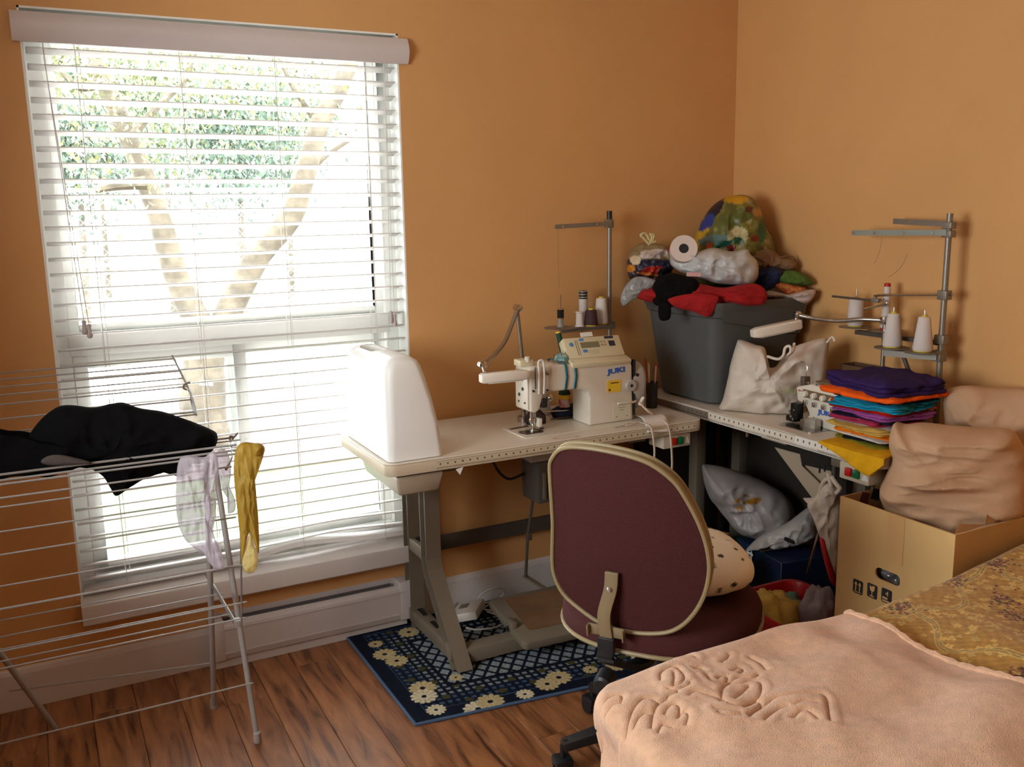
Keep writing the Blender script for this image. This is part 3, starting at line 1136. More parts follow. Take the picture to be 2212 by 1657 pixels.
# ---------------------------------------------------------------- hard white machine cover
cov_m = mat('cover_white_plastic', srgb(240, 238, 234), 0.38, spec=0.35)
cv = thing('machine_cover', 'tall white hard plastic machine cover standing on the left end of the sewing table', 'cover', (-1.655, -0.295, TZ))
rings = []
for z, xr, yf_, yb_, rr in ((0.002, -1.566, -0.512, -0.082, 0.02), (0.02, -1.565, -0.512, -0.082, 0.022), (0.10, -1.572, -0.508, -0.084, 0.024), (0.18, -1.588, -0.503, -0.088, 0.026), (0.25, -1.607, -0.499, -0.092, 0.028), (0.285, -1.618, -0.496, -0.096, 0.03), (0.302, -1.627, -0.490, -0.102, 0.03), (0.312, -1.642, -0.478, -0.114, 0.03), (0.316, -1.658, -0.462, -0.13, 0.025)):
    xl = -1.745 + (0.0 if z < 0.28 else (0.004 if z < 0.295 else (0.010 if z < 0.305 else (0.022 if z < 0.314 else 0.036)))) + 0.006 * z / 0.3
    w_, h_ = xr - xl, yb_ - yf_
    rings.append([Vector((x, y, TZ + z)) for x, y in rrect(w_, h_, min(rr, w_ * 0.45), 6, (xl + xr) / 2, (yf_ + yb_) / 2)])
shell = MB().loft(rings)
so = shell.build('shell', cov_m, cv, smooth=True, angle=50)


def carve(o, cutter):
    """Boolean difference, applied at once."""
    c = cutter.build('cutter', None, None, smooth=False)
    md = o.modifiers.new('cut', 'BOOLEAN')
    md.operation = 'DIFFERENCE'
    md.solver = 'EXACT'
    md.object = c
    bpy.context.view_layer.update()
    dg = bpy.context.evaluated_depsgraph_get()
    me = bpy.data.meshes.new_from_object(o.evaluated_get(dg))
    o.modifiers.clear()
    o.data = me
    bpy.data.objects.remove(c)


carve(so, MB().loft([[Vector((x, y, TZ + z)) for x, y in rrect(0.055 * k, 0.15 * k2, 0.02, 5, -1.688, -0.235)] for z, k, k2 in ((0.262, 0.8, 0.9), (0.34, 1.05, 1.0))]))

# ================================================================== SEWING MACHINE
mach_m = mat('machine_enamel', srgb(222, 212, 196), 0.3, var=0.03, vscale=6, spec=0.5)
beige_p = mat('panel_beige', srgb(214, 202, 168), 0.45, var=0.05, vscale=10)
grey_pl = mat('grey_plastic', srgb(176, 168, 160), 0.4)
steel = mat('polished_steel', srgb(190, 188, 184), 0.22, metal=1.0)
blue_ink = mat('blue_letters', srgb(40, 92, 176), 0.5)
yel_lab = mat('yellow_label', srgb(232, 188, 52), 0.5)
teal_el = mat('teal_elastic', srgb(24, 116, 140), 0.75, bump=0.3, bscale=300)
brass = mat('brass', srgb(190, 160, 90), 0.3, metal=0.9)

FYm = -0.415
sm = thing('sewing_machine', 'beige industrial sewing machine with control panel on the window-wall table', 'sewing machine', (-1.0, -0.36, TZ))


def P2(px, py, y=FYm):
    q = P(px, py, y=y)
    return (q.x, q.z)


def yprism(pts, y0, y1):
    """outline in x-z, pulled from y0 to y1"""
    n = len(pts)
    vs = [Vector((x, y0, z)) for x, z in pts] + [Vector((x, y1, z)) for x, z in pts]
    return MB().add(vs, [tuple(range(n)), tuple(range(2 * n - 1, n - 1, -1))] + [(i, n + i, n + (i + 1) % n, (i + 1) % n) for i in range(n)])


# bed plate let into the table
bx0, bx1, by0, by1 = -1.248, -0.735, -0.458, -0.275
MB().prism(rrect(bx1 - bx0, by1 - by0, 0.018, 5, (bx0 + bx1) / 2, (by0 + by1) / 2), 0.003, Matrix.Translation((0, 0, TZ))).build('machine_bed', mach_m, sm, bevel=0.001, bseg=1)
# arm and column as one casting
arm = [P2(1166, 793), P2(1199, 788), P2(1240, 788), P2(1361, 782), P2(1366, 788), P2(1368, 906)]
xr = arm[-1][0]
colx = P2(1273, 900)[0]
arm = arm[:-1] + [(xr, TZ + 0.003), (colx, TZ + 0.003), P2(1273, 860), P2(1269, 848), P2(1258, 842), P2(1240, 841), P2(1190, 847), P2(1166, 849)]
yprism(arm, FYm, FYm + 0.115).build('arm', mach_m, sm, bevel=0.010, bseg=3)
# head
hx0 = P2(1146, 850, FYm - 0.008)[0]
hx1 = P2(1174, 850, FYm - 0.008)[0]
zt, zb_ = P2(1150, 797)[1], P2(1150, 892)[1]
head = [(hx0, zt), (hx0 + 0.01, zt + 0.008), (hx1, zt + 0.006), (hx1 + 0.002, zb_ + 0.075), (hx1 - 0.004, zb_ + 0.04), (hx1 - 0.016, zb_ + 0.008), (hx1 - 0.03, zb_), (hx0, zb_ + 0.004)]
ho = yprism(head, FYm - 0.008, FYm + 0.10).build('head', mach_m, sm, bevel=0.006, bseg=3)
# face plate with screws on the left side
MB().box((hx0 - 0.003, FYm + 0.045, (zt + zb_) / 2), (0.006, 0.088, zt - zb_ - 0.02)).build('face_plate', mach_m, ho, bevel=0.002)
for dy, dz in ((0.03, -0.016), (0.035, 0.058), (0.06, 0.036), (0.064, 0.012), (0.02, 0.012)):
    MB().cyl((hx0 - 0.006, FYm + dy, zb_ + 0.02 + dz), (hx0 - 0.009, FYm + dy, zb_ + 0.02 + dz), 0.006 if dz > 0.03 else 0.0035, n=12).build('screw', dark_pl, ho)
text('brand_letters', 'JUKI', 0.014, (hx0 - 0.0065, FYm + 0.062, zt - 0.045), (0, -1, 0), (0, 0, 1), blue_ink, ho, bold=True, sx=1.2)
MB().box((hx0 + 0.018, FYm - 0.010, zt - 0.03), (0.0012, 0.003, 0.075)).build('seam', dark_pl, ho, smooth=False)
# thread take-up guard: a white hoop in front of the head
gx = (hx0 + hx1) / 2 + 0.012
q = [(gx - 0.008, FYm - 0.014, zt - 0.085), (gx - 0.01, FYm - 0.02, zt - 0.02), (gx - 0.012, FYm - 0.02, zt + 0.022), (gx - 0.004, FYm - 0.02, zt + 0.03), (gx + 0.006, FYm - 0.02, zt + 0.024), (gx + 0.010, FYm - 0.02, zt - 0.02), (gx + 0.010, FYm - 0.016, zt - 0.085)]
MB().tube(cat_rom(q, 5), 0.0035, 8).build('take_up_guard', mat('guard_white', srgb(232, 226, 220), 0.35), ho)
MB().box((hx0 + 0.006, FYm + 0.05, zt + 0.016), (0.05, 0.05, 0.022)).build('oil_cap', beige_p, ho, bevel=0.003)
MB().cyl((hx0 + 0.01, FYm + 0.03, zt + 0.02), (hx0 + 0.01, FYm + 0.03, zt + 0.038), 0.009, n=14).build('presser_knob', mach_m, ho)
# tension dial, thread guides
MB().lathe([(0.006, 0), (0.012, -0.002), (0.012, -0.008), (0.007, -0.010), (0.007, -0.018), (0.004, -0.02)], (P2(1184, 858)[0], FYm - 0.004, P2(1184, 858)[1]), 16, 'y').build('tension_dial', steel, sm)
q = P2(1176, 862)
MB().box((q[0] - 0.006, FYm - 0.004, q[1] - 0.012), (0.02, 0.02, 0.03)).build('tension_base', dark_pl, sm, bevel=0.002)
q = P2(1182, 805)
MB().lathe([(0.008, 0), (0.009, -0.006), (0.004, -0.009)], (q[0], FYm, q[1]), 14, 'y').build('thread_guide', steel, sm)
MB().tube(cat_rom([(q[0] - 0.006, FYm - 0.004, q[1] + 0.006), (q[0] + 0.0, FYm - 0.016, q[1] + 0.01), (q[0] + 0.012, FYm - 0.01, q[1] + 0.012)], 4), 0.0016, 6).build('thread_hook', steel, sm)
for px, py in ((1149, 844), (1179, 842)):
    q = P2(px, py)
    MB().lathe([(0.004, 0), (0.004, -0.004)], (q[0], FYm - 0.009, q[1]), 10, 'y').build('screw', dark_pl, sm)
# needle bar, presser foot, needle plate
nx, ny = P(1150, 934, z=TZ).x, P(1150, 934, z=TZ).y
MB().cyl((nx - 0.004, ny, TZ + 0.03), (nx - 0.004, ny, zb_ + 0.01), 0.0045, n=10).build('needle_bar', steel, sm)
MB().cyl((nx + 0.012, ny + 0.006, TZ + 0.012), (nx + 0.012, ny + 0.006, zb_ + 0.01), 0.0055, n=10).build('presser_bar', steel, sm)
MB().box((nx - 0.001, ny, TZ + 0.042), (0.018, 0.014, 0.016)).build('needle_clamp', steel, sm, bevel=0.002)
MB().cyl((nx - 0.004, ny, TZ + 0.006), (nx - 0.004, ny, TZ + 0.036), 0.001, n=6).build('needle', steel, sm)
MB().box((nx + 0.004, ny, TZ + 0.0065), (0.022, 0.034, 0.004), rot=(R(-4), 0, 0)).build('presser_foot', chrome, sm, bevel=0.001)
MB().box((nx + 0.008, ny + 0.006, TZ + 0.018), (0.012, 0.010, 0.02)).build('foot_shank', steel, sm, bevel=0.001)
MB().box((nx + 0.022, ny - 0.004, TZ + 0.034), (0.014, 0.03, 0.03)).build('finger_guard', mach_m, sm, bevel=0.002)
MB().prism(rrect(0.085, 0.052, 0.02, 5), 0.0022, Matrix.Translation((nx - 0.008, ny - 0.005, TZ + 0.0028))).build('needle_plate', mat('plate_steel', srgb(112, 100, 92), 0.3, metal=0.8), sm, smooth=False)
MB().box((nx - 0.015, ny + 0.07, TZ + 0.004), (0.075, 0.012, 0.004), rot=(0, 0, R(8))).build('slide_plate', mat('plate_steel', (0, 0, 0)), sm, smooth=False)
# handwheel housing on the right end
hw = []
for k in range(40):
    a = 2 * math.pi * k / 40
    yy = 0.058 * math.cos(a)
    zz = 0.062 * math.sin(a) if math.sin(a) > 0 else 0.115 * math.sin(a)
    if math.sin(a) < 0:
        yy *= 1 + 0.14 * abs(math.sin(a))
    hw.append((yy, zz))
zc = 0.905
rings = []
for x, s in ((xr - 0.002, 0.97), (xr + 0.010, 1.0), (xr + 0.040, 1.0), (xr + 0.052, 0.95), (xr + 0.058, 0.85)):
    rings.append([Vector((x, FYm + 0.055 + yy * s, max(TZ + 0.006, zc + zz * s))) for yy, zz in hw])
who = MB().loft(rings).build('handwheel_cover', grey_pl, sm, smooth=True, angle=55)
MB().box((xr + 0.003, FYm + 0.05, 0.88), (0.010, 0.10, 0.20)).build('belt_gap', dark_pl, sm, smooth=False)
q = P2(1377, 810, FYm - 0.002)
MB().cyl((q[0], FYm + 0.003, q[1]), (q[0], FYm - 0.003, q[1]), 0.006, n=12).build('screw', dark_pl, who)
# stitch-length dial
q = P2(1360, 832)
do = MB().lathe([(0.021, 0), (0.0215, -0.010), (0.019, -0.013), (0.0, -0.013)], (q[0], FYm, q[1]), 28, 'y').build('stitch_dial', grey_pl, sm)
MB().lathe([(0.006, -0.0128), (0.005, -0.015), (0, -0.015)], (q[0], FYm, q[1]), 14, 'y').build('dial_screw', dark_pl, do)
q = P2(1362, 850)
MB().tube([(xr - 0.085, FYm - 0.028, P2(1325, 869)[1]), (xr - 0.02, FYm - 0.03, P2(1370, 864)[1]), (xr + 0.004, FYm - 0.01, P2(1378, 864)[1])], 0.0042, 8).build('reverse_lever', mat('lever_white', srgb(224, 214, 198), 0.4), sm)
# letters, labels
q0, q1 = P2(1313, 808), P2(1359, 793)
text('brand_letters', 'JUKI', 0.024, (q0[0], FYm - 0.001, q0[1] - 0.001), (1, 0, 0.06), (-0.06, 0, 1), blue_ink, sm, bold=True, sx=1.62)
qa, qb = P2(1311, 823), P2(1341, 845)
lo = MB().box(((qa[0] + qb[0]) / 2, FYm - 0.0006, (qa[1] + qb[1]) / 2), (qb[0] - qa[0], 0.0012, qa[1] - qb[1])).build('caution_label', yel_lab, sm, smooth=False)
text('caution_print', 'CAUTION', 0.0075, ((qa[0] + qb[0]) / 2 - 0.016, FYm - 0.0016, qa[1] - 0.012), (1, 0, 0), (0, 0, 1), dark_pl, lo, sx=1.0)
MB().add([(qa[0] + 0.005, FYm - 0.0016, qb[1] + 0.006), (qa[0] + 0.016, FYm - 0.0016, qb[1] + 0.006), (qa[0] + 0.0105, FYm - 0.0016, qb[1] + 0.016)], [(0, 1, 2)]).build('caution_triangle', dark_pl, lo, smooth=False)
qa, qb = P2(1324, 870), P2(1362, 902)
lo = MB().box(((qa[0] + qb[0]) / 2, FYm - 0.0006, (qa[1] + qb[1]) / 2), (qb[0] - qa[0], 0.0012, qa[1] - qb[1])).build('rating_plate', mat('plate_cream', srgb(214, 204, 180), 0.35), sm, smooth=False)
for k in range(3):
    MB().box(((qa[0] + qb[0]) / 2, FYm - 0.0014, qa[1] - 0.012 - 0.009 * k), (0.036 - 0.008 * k, 0.0006, 0.0018)).build('print_line', mat('faint_print', srgb(140, 128, 108), 0.6), lo, smooth=False)
for sx_ in (-1, 1):
    MB().lathe([(0.0022, 0), (0.0015, -0.001)], ((qa[0] + qb[0]) / 2 + sx_ * 0.022, FYm - 0.0012, qb[1] + 0.010), 8, 'y').build('rivet', dark_pl, lo)
# teal elastic band around the arm, in two loops with a pin cushion on top
zta, zba = arm[1][1] + 0.003, arm[-2][1] - 0.003
for px, dx in ((1220, 0.0), (1240, 0.004)):
    xa = P2(px, 815)[0]
    sec = [(FYm - 0.003, zba + 0.006), (FYm - 0.004, (zta + zba) / 2), (FYm - 0.003, zta - 0.008), (FYm + 0.008, zta + 0.001), (FYm + 0.107, zta + 0.001), (FYm + 0.118, zta - 0.01), (FYm + 0.118, zba), (FYm + 0.05, zba - 0.004)]
    mb = MB()
    nS = len(sec)
    for k, (yy, zz) in enumerate(sec):
        bend = 0.007 * math.sin(math.pi * (zz - zba) / (zta - zba))
        for s in (-0.0045, 0.0045):
            mb.v.append(Vector((xa + s + bend, yy, zz)))
    for k in range(nS):
        a, c = 2 * k, 2 * ((k + 1) % nS)
        mb.f.append((a, a + 1, c + 1, c))
    mb.build('elastic_band', teal_el, sm, solid=0.0012)
q = P2(1218, 785, FYm + 0.03)
pcm = mat('pincushion_print', srgb(196, 204, 178), 0.8, col2=srgb(70, 130, 140), vscale=60)
pc = MB().lathe([(0.0, 0.024), (0.012, 0.0225), (0.022, 0.016), (0.027, 0.006), (0.026, 0.0), (0.0, 0.0)], (q[0] + 0.002, FYm + 0.045, zta + 0.003), 22).build('pin_cushion', pcm)
tag(pc, 'small round pale green pin cushion strapped on top of the sewing machine arm', 'pin cushion')
for k in range(5):
    a = 1.3 * k
    MB().cyl((q[0] + 0.002 + 0.010 * math.cos(a), FYm + 0.045 + 0.010 * math.sin(a), zta + 0.018), (q[0] + 0.002 + 0.016 * math.cos(a), FYm + 0.045 + 0.016 * math.sin(a), zta + 0.034), 0.0008, n=5).build('pin', steel, pc)

# control panel on top
A, B_, C_, D_ = [P(px, py, y=yy) for px, py, yy in ((1215, 731, -0.345), (1341, 720, -0.345), (1351, 766, -0.395), (1229, 776, -0.395))]
X_ = (C_ - D_).normalized()
Yv = (A - D_)
Yv = (Yv - X_ * Yv.dot(X_)).normalized()
Zv = X_.cross(Yv)
cw, chh = (C_ - D_).length, (A - D_).length
sk = (A - D_).dot(X_)


def on_panel(u, v, lift=0.0):
    return D_ + X_ * (u * cw + v * sk * (1 - 0.0)) + Yv * (v * chh) + Zv * lift


nb = Zv * -0.035
pm = MB()
pf = [on_panel(0, 0), on_panel(1, 0), on_panel(1, 1), on_panel(0, 1)]
pm.add(pf + [p + nb for p in pf], [(0, 1, 2, 3), (7, 6, 5, 4), (0, 4, 5, 1), (1, 5, 6, 2), (2, 6, 7, 3), (3, 7, 4, 0)])
pan = pm.build('control_panel', beige_p, sm, bevel=0.004)
lipf = Vector((0, -0.028, -0.014))
lm = MB()
l0, l1 = on_panel(-0.0, 0.0), on_panel(1.0, 0.0)
ll = [l0 + Vector((-0.002, 0, 0)), l1 + Vector((0.002, 0, 0)), l1 + lipf + Vector((0.008, 0, 0)), l0 + lipf]
dn = Vector((0, 0.004, -0.016))
lm.add(ll + [p + dn for p in ll], [(0, 3, 2, 1), (4, 5, 6, 7), (0, 1, 5, 4), (1, 2, 6, 5), (2, 3, 7, 6), (3, 0, 4, 7)])
lm.build('panel_lip', beige_p, pan, bevel=0.002)


def decal(name, u0, v0, u1, v1, m, lift=0.0008, par=pan):
    mb = MB().add([on_panel(u0, v0, lift), on_panel(u1, v0, lift), on_panel(u1, v1, lift), on_panel(u0, v1, lift)], [(0, 1, 2, 3)])
    return mb.build(name, m, par, smooth=False)


decal('display', 0.27, 0.46, 0.60, 0.74, mat('lcd', srgb(126, 120, 92), 0.25))
lb = mat('light_blue_badge', srgb(80, 140, 196), 0.5)
decal('badge', 0.27, 0.80, 0.35, 0.93, lb)
decal('badge', 0.28, 0.25, 0.36, 0.39, lb)
decal('name_badge', 0.72, 0.84, 0.88, 0.96, mat('navy_badge', srgb(36, 40, 60), 0.4))
decal('mode_key', 0.77, 0.47, 0.88, 0.73, mat('navy_badge', (0, 0, 0)))
for i in range(2):
    for j in range(2):
        c = on_panel(0.645 + 0.055 * i, 0.56 + 0.15 * j, 0.001)
        MB().add([c + (X_ * math.cos(a) + Yv * math.sin(a)) * 0.0042 for a in [k * math.pi / 6 for k in range(12)]], [tuple(range(12))]).build('key', mat('key_orange', srgb(190, 130, 80), 0.5) if (i, j) == (1, 0) else mat('key_grey', srgb(150, 146, 136), 0.5), pan, smooth=False)
for i in range(4):
    for j in range(2):
        c = on_panel(0.40 + 0.048 * i, 0.20 + 0.12 * j, 0.001)
        MB().add([c + X_ * a * 0.003 + Yv * d * 0.0035 for a, d in ((-1, -1), (1, -1), (1, 1), (-1, 1))], [(0, 1, 2, 3)]).build('key', mat('key_pale', srgb(196, 188, 160), 0.5), pan, smooth=False)
c = on_panel(0.115, 0.66, 0.001)
MB().add([c + (X_ * math.cos(a) + Yv * math.sin(a)) * 0.0085 for a in [k * math.pi / 10 for k in range(20)]], [tuple(range(20))]).build('round_sticker', lb, pan, smooth=False)
for k in range(2):
    decal('print_column', 0.185 + 0.035 * k, 0.12, 0.195 + 0.035 * k, 0.86, mat('faint_print', (0, 0, 0)))
q = on_panel(0.45, 1.0)
MB().box(q + Vector((0, 0.012, 0.006)), (0.05, 0.002, 0.016), rot=(R(-25), 0, R(3))).build('paper_tag', mat('paper_white', (0, 0, 0)), pan, smooth=False)
# white cable dangling on the machine's right
MB().tube(cat_rom([(xr + 0.012, FYm - 0.02, 0.82), (xr + 0.02, FYm - 0.03, 0.845), (xr + 0.03, FYm - 0.01, 0.82)], 5), 0.006, 8).build('lever_knot', mat('lever_white', (0, 0, 0)), sm)

# ---------------------------------------------------------------- elastic tape draped over the table edge
etm = mat('white_elastic', srgb(222, 208, 190), 0.8, bump=0.3, bscale=300)


def ribbon(name, pts, w, m, label, cat, side=None, th=0.0012, n=6):
    pts = cat_rom(pts, n)
    mb = MB()
    for i, p in enumerate(pts):
        d = pts[min(i + 1, len(pts) - 1)] - pts[max(i - 1, 0)]
        s = Vector(side) if side is not None else d.cross(Vector((0, 1, 0)))
        s = s - d.normalized() * s.dot(d.normalized())
        s.normalize()
        mb.v += [p - s * w / 2, p + s * w / 2]
    for i in range(len(pts) - 1):
        mb.f.append((2 * i, 2 * i + 1, 2 * i + 3, 2 * i + 2))
    o = mb.build(name, m, None, solid=th)
    if label:
        tag(o, label, cat)
    return o


ribbon('elastic_tape', [P(1380, 868, y=-0.455), P(1400, 888, y=-0.475), P(1420, 900, z=TZ + 0.010), P(1438, 912, y=TY0 - 0.004), P(1446, 928, y=TY0 - 0.012), P(1450, 960, y=TY0 - 0.014), P(1452, 1005, y=TY0 - 0.013), P(1449, 1040, y=TY0 - 0.012)], 0.0085, etm, 'long white elastic tape hanging from the machine lever over the table edge', 'elastic tape', side=(1, 0, 0))
ribbon('elastic_tape', [P(1382, 912, z=TZ + 0.012), P(1397, 916, z=TZ + 0.014), P(1407, 924, y=TY0 - 0.012), P(1412, 950, y=TY0 - 0.018), P(1414, 980, y=TY0 - 0.017), P(1411, 1006, y=TY0 - 0.016)], 0.0085, etm, 'short white elastic strip hanging below the white card on table edge', 'elastic tape', side=(1, 0, 0))
# curled white card lying over the front edge
cp = [P(1370, 900, z=TZ + 0.004), P(1425, 897, z=TZ + 0.004), P(1446, 934, y=TY0 - 0.010), P(1398, 936, y=TY0 - 0.010)]


def card(u, v):
    a = cp[0].lerp(cp[1], u)
    c = cp[3].lerp(cp[2], u)
    p = a.lerp(c, v)
    p.z += 0.026 * math.sin(math.pi * min(1, v * 1.05)) * (0.7 + 0.3 * u) + 0.003
    p.y -= 0.012 * math.sin(math.pi * v)
    return p


tag(MB().grid(card, 10, 14).build('curled_card', mat('card_white', srgb(226, 214, 206), 0.6), None, solid=0.001), 'curled white card drooping over the front edge of sewing table', 'card')


# thread snips
def snips(name, c, rz, label):
    t = thing(name, label, 'scissors', c, rz)
    for s in (-1, 1):
        MB().prism([(0, 0.001 * s), (0.055, 0.0035 * s), (0.06, 0.001 * s)] if s > 0 else [(0.06, -0.001), (0.055, -0.0035), (0, -0.001)], 0.0015, Matrix.Translation((0, 0, 0.002))).build('blade', steel, t, smooth=False, world=False)
        MB().tube([(0.05, 0.004 * s, 0.003), (0.08, 0.010 * s, 0.004), (0.105, 0.004 * s, 0.004)], 0.0028, 8).build('handle', mat('snips_white', srgb(214, 198, 186), 0.5), t, world=False)
    return t


q = P(1328, 928, z=TZ)
snips('thread_snips', (q.x, q.y, TZ + 0.0035), R(13), 'small thread snips lying open by the table front edge')

# ---------------------------------------------------------------- clutter behind the arm
q = P(1235, 905, z=TZ)
gm_ = thing('tailor_shears', 'brass handled tailor shears lying behind the machine needle', 'scissors', (q.x, q.y, TZ + 0.004), R(-4))
shm = mat('shears_brown', srgb(96, 74, 44), 0.4, metal=0.4)
for s, cx in ((1, 0.085), (-1, 0.07)):
    MB().tube([(cx + 0.034 * math.cos(a), s * 0.017 + 0.013 * math.sin(a), 0.006) for a in [k * math.pi / 8 for k in range(16)]], 0.0045, 8, closed=True).build('handle', shm, gm_, world=False)
    MB().prism([(-0.085, 0.0), (0.045, 0.011 * s), (0.045, 0.003 * s)] if s > 0 else [(0.045, -0.003), (0.045, -0.011), (-0.085, 0.0)], 0.003, Matrix.Translation((0, 0, 0.003))).build('blade', mat('plate_steel', (0, 0, 0)), gm_, smooth=False, world=False)
nav = mat('navy_cloth', srgb(26, 30, 52), 0.85, bump=0.4, bscale=150)
q = P(1245, 885, y=-0.30)
tag(bag('folded_navy_cloth', (q.x, -0.235, TZ), (0.13, 0.075, 0.045), nav, None, 3, 0.08, 24, 12, 0.5, 0.1), 'small folded navy cloth tucked behind the sewing machine arm', 'cloth')
q = P(1208, 868, y=-0.27)
card2 = [Vector((-1.105, -0.20, TZ + 0.002)), Vector((-0.99, -0.185, TZ + 0.002)), Vector((-1.0, -0.15, TZ + 0.105)), Vector((-1.075, -0.165, TZ + 0.085))]
tag(MB().add(card2, [(0, 1, 2, 3)]).build('paper_sheet', mat('grey_paper', srgb(176, 160, 148), 0.8), None, smooth=False, solid=0.001), 'folded grey paper leaning behind the sewing machine needle', 'paper')
ct = thing('thread_cone', 'tipped thread cone with red and white label behind the machine arm', 'thread cone', (-0.985, -0.27, TZ + 0.047), 0)
MB().lathe([(0.019, 0.0), (0.0205, 0.014), (0.021, 0.03)], (-0.985, -0.265, TZ + 0.046), 18).build('label_band', mat('red_white_label', srgb(170, 30, 34), 0.6, col2=srgb(220, 210, 205), vscale=40), ct)
MB().lathe([(0.021, 0.03), (0.022, 0.036), (0.0225, 0.046)], (-0.985, -0.265, TZ + 0.046), 18).build('thread', yel_lab, ct)
MB().lathe([(0.0225, 0.046), (0.02, 0.058), (0.012, 0.062)], (-0.985, -0.265, TZ + 0.046), 18).build('cone_cap', mat('green_thread', srgb(20, 62, 44), 0.7), ct)
mb = bag('brown_cloth_scrap', (-1.115, -0.285, TZ), (0.07, 0.06, 0.055), mat('brown_cloth', srgb(54, 36, 30), 0.9), None, 8, 0.12, 20, 10, 0.5)
tag(mb, 'dark brown cloth scrap bunched beside the machine needle', 'cloth')
MB().box((-1.035, -0.286, TZ + 0.040), (0.115, 0.006, 0.004), rot=(0, R(4), 0)).build('metal_ruler', steel, None, bevel=0.001)
tag(bpy.data.objects['metal_ruler'], 'thin bright metal ruler lying on navy cloth behind the machine', 'ruler')
MB().lathe([(0.0, 0), (0.007, 0), (0.0075, 0.004), (0.004, 0.006), (0, 0.006)], (nx + 0.045, ny + 0.015, TZ + 0.003), 14).build('bobbin_case', mat('plate_steel', (0, 0, 0)), None)
tag(bpy.data.objects['bobbin_case'], 'small dark bobbin case lying right of the needle plate', 'bobbin')


# ---------------------------------------------------------------- needle lamps
lamp_w = mat('lamp_white', srgb(232, 222, 208), 0.35)
arm_m = mat('lamp_arm_steel', srgb(170, 162, 152), 0.28, metal=0.9)


def lamp_head(parent, a, c, w=0.036, h=0.032, roll=0.0):
    """a box lamp from a (joint end) to c, chamfered far end"""
    a, c = Vector(a), Vector(c)
    d = (c - a).normalized()
    s, u = frame(d)
    Lh = (c - a).length
    rings = []
    for t_, kw, kh in ((0, 0.82, 0.8), (0.006, 1, 1), (Lh - 0.02, 1, 1), (Lh - 0.004, 0.72, 0.8), (Lh, 0.6, 0.7)):
        rings.append([a + d * t_ + s * x * kw + u * z * kh for x, z in rrect(w, h, 0.007, 3)])
    o = MB().loft(rings).build('lamp_head', lamp_w, parent, smooth=True, angle=35)
    MB().box(a + d * Lh * 0.5 - u * (h / 2 + 0.001), (1, 1, 1), rot=Matrix((d * Lh * 0.7, s * w * 0.6, u * 0.003)).transposed()).build('diffuser', mat('lamp_diffuser', srgb(240, 236, 226), 0.3), o, smooth=False)
    return o


l1 = thing('needle_lamp', 'white needle lamp on a jointed steel arm over the sewing machine head', 'lamp', (P(1128, 790, y=-0.22).x, -0.22, TZ))
pb = P(1130, 800, y=-0.22)
pt = P(1117, 668, y=-0.22)
MB().tube([(pb.x, -0.22, TZ + 0.002), pb, pt], 0.0075, 12).build('post', arm_m, l1)
MB().cyl((pb.x, -0.22, TZ), (pb.x, -0.22, TZ + 0.02), 0.022, n=20).build('foot', arm_m, l1)
MB().lathe([(0.008, -0.016), (0.013, -0.014), (0.013, 0.014), (0.008, 0.016)], (pt.x, -0.225, pt.z + 0.006), 16, 'y').build('joint', chrome, l1)
e1 = P(1042, 788, y=-0.40)
mid = P(1090, 738, y=-0.31)
MB().tube(cat_rom([pt + Vector((-0.004, -0.01, 0)), P(1106, 700, y=-0.26), mid, P(1066, 768, y=-0.36), e1], 6), 0.0075, 10).build('arm', arm_m, l1)
MB().lathe([(0.008, -0.012), (0.014, -0.010), (0.014, 0.010), (0.008, 0.012)], e1, 16, 'y').build('joint', chrome, l1)
ha, hb = P(1038, 818, y=-0.44), P(1143, 808, y=-0.45)
MB().cyl(e1, P(1047, 805, y=-0.44), 0.006, n=10).build('neck', chrome, l1)
lamp_head(l1, ha, hb)


# ---------------------------------------------------------------- thread stands
stand_m = mat('stand_steel', srgb(140, 132, 122), 0.42, metal=0.5)


def spool_disc(parent, c, r):
    return MB().lathe([(0.0, 0), (r, 0.0), (r + 0.001, 0.0025), (r - 0.003, 0.003), (0.0, 0.003)], c, 28).build('spool_tray', stand_m, parent)


def pin(parent, c, h):
    return MB().cyl(c, Vector(c) + Vector((0, 0, h)), 0.0022, n=8).build('spool_pin', steel, parent)


def cone(c, r0, r1, h, m, label, group=None, cap=srgb(214, 180, 60), name='thread_cone', tip=0.004):
    t = thing(name, label, 'thread cone', c, 0, group)
    MB().lathe([(r0 * 0.94, tip), (r0, tip + 0.004), (r1, h - 0.006), (r1 * 0.88, h - 0.002), (r1 * 0.5, h - 0.001)], c, 24).build('thread', m, t)
    MB().lathe([(r0 * 0.9, 0.0), (r0 * 0.9, tip + 0.001), (0.0, tip + 0.001)], c, 20).build('cone_base', mat('cone_core_%d' % int(cap[0] * 999), cap, 0.6), t)
    MB().lathe([(r1 * 0.5, h - 0.003), (r1 * 0.48, h + 0.004), (r1 * 0.3, h + 0.004), (r1 * 0.28, h - 0.002)], c, 20).build('cone_tip', mat('cone_core_%d' % int(cap[0] * 999), cap, 0.6), t)
    return t


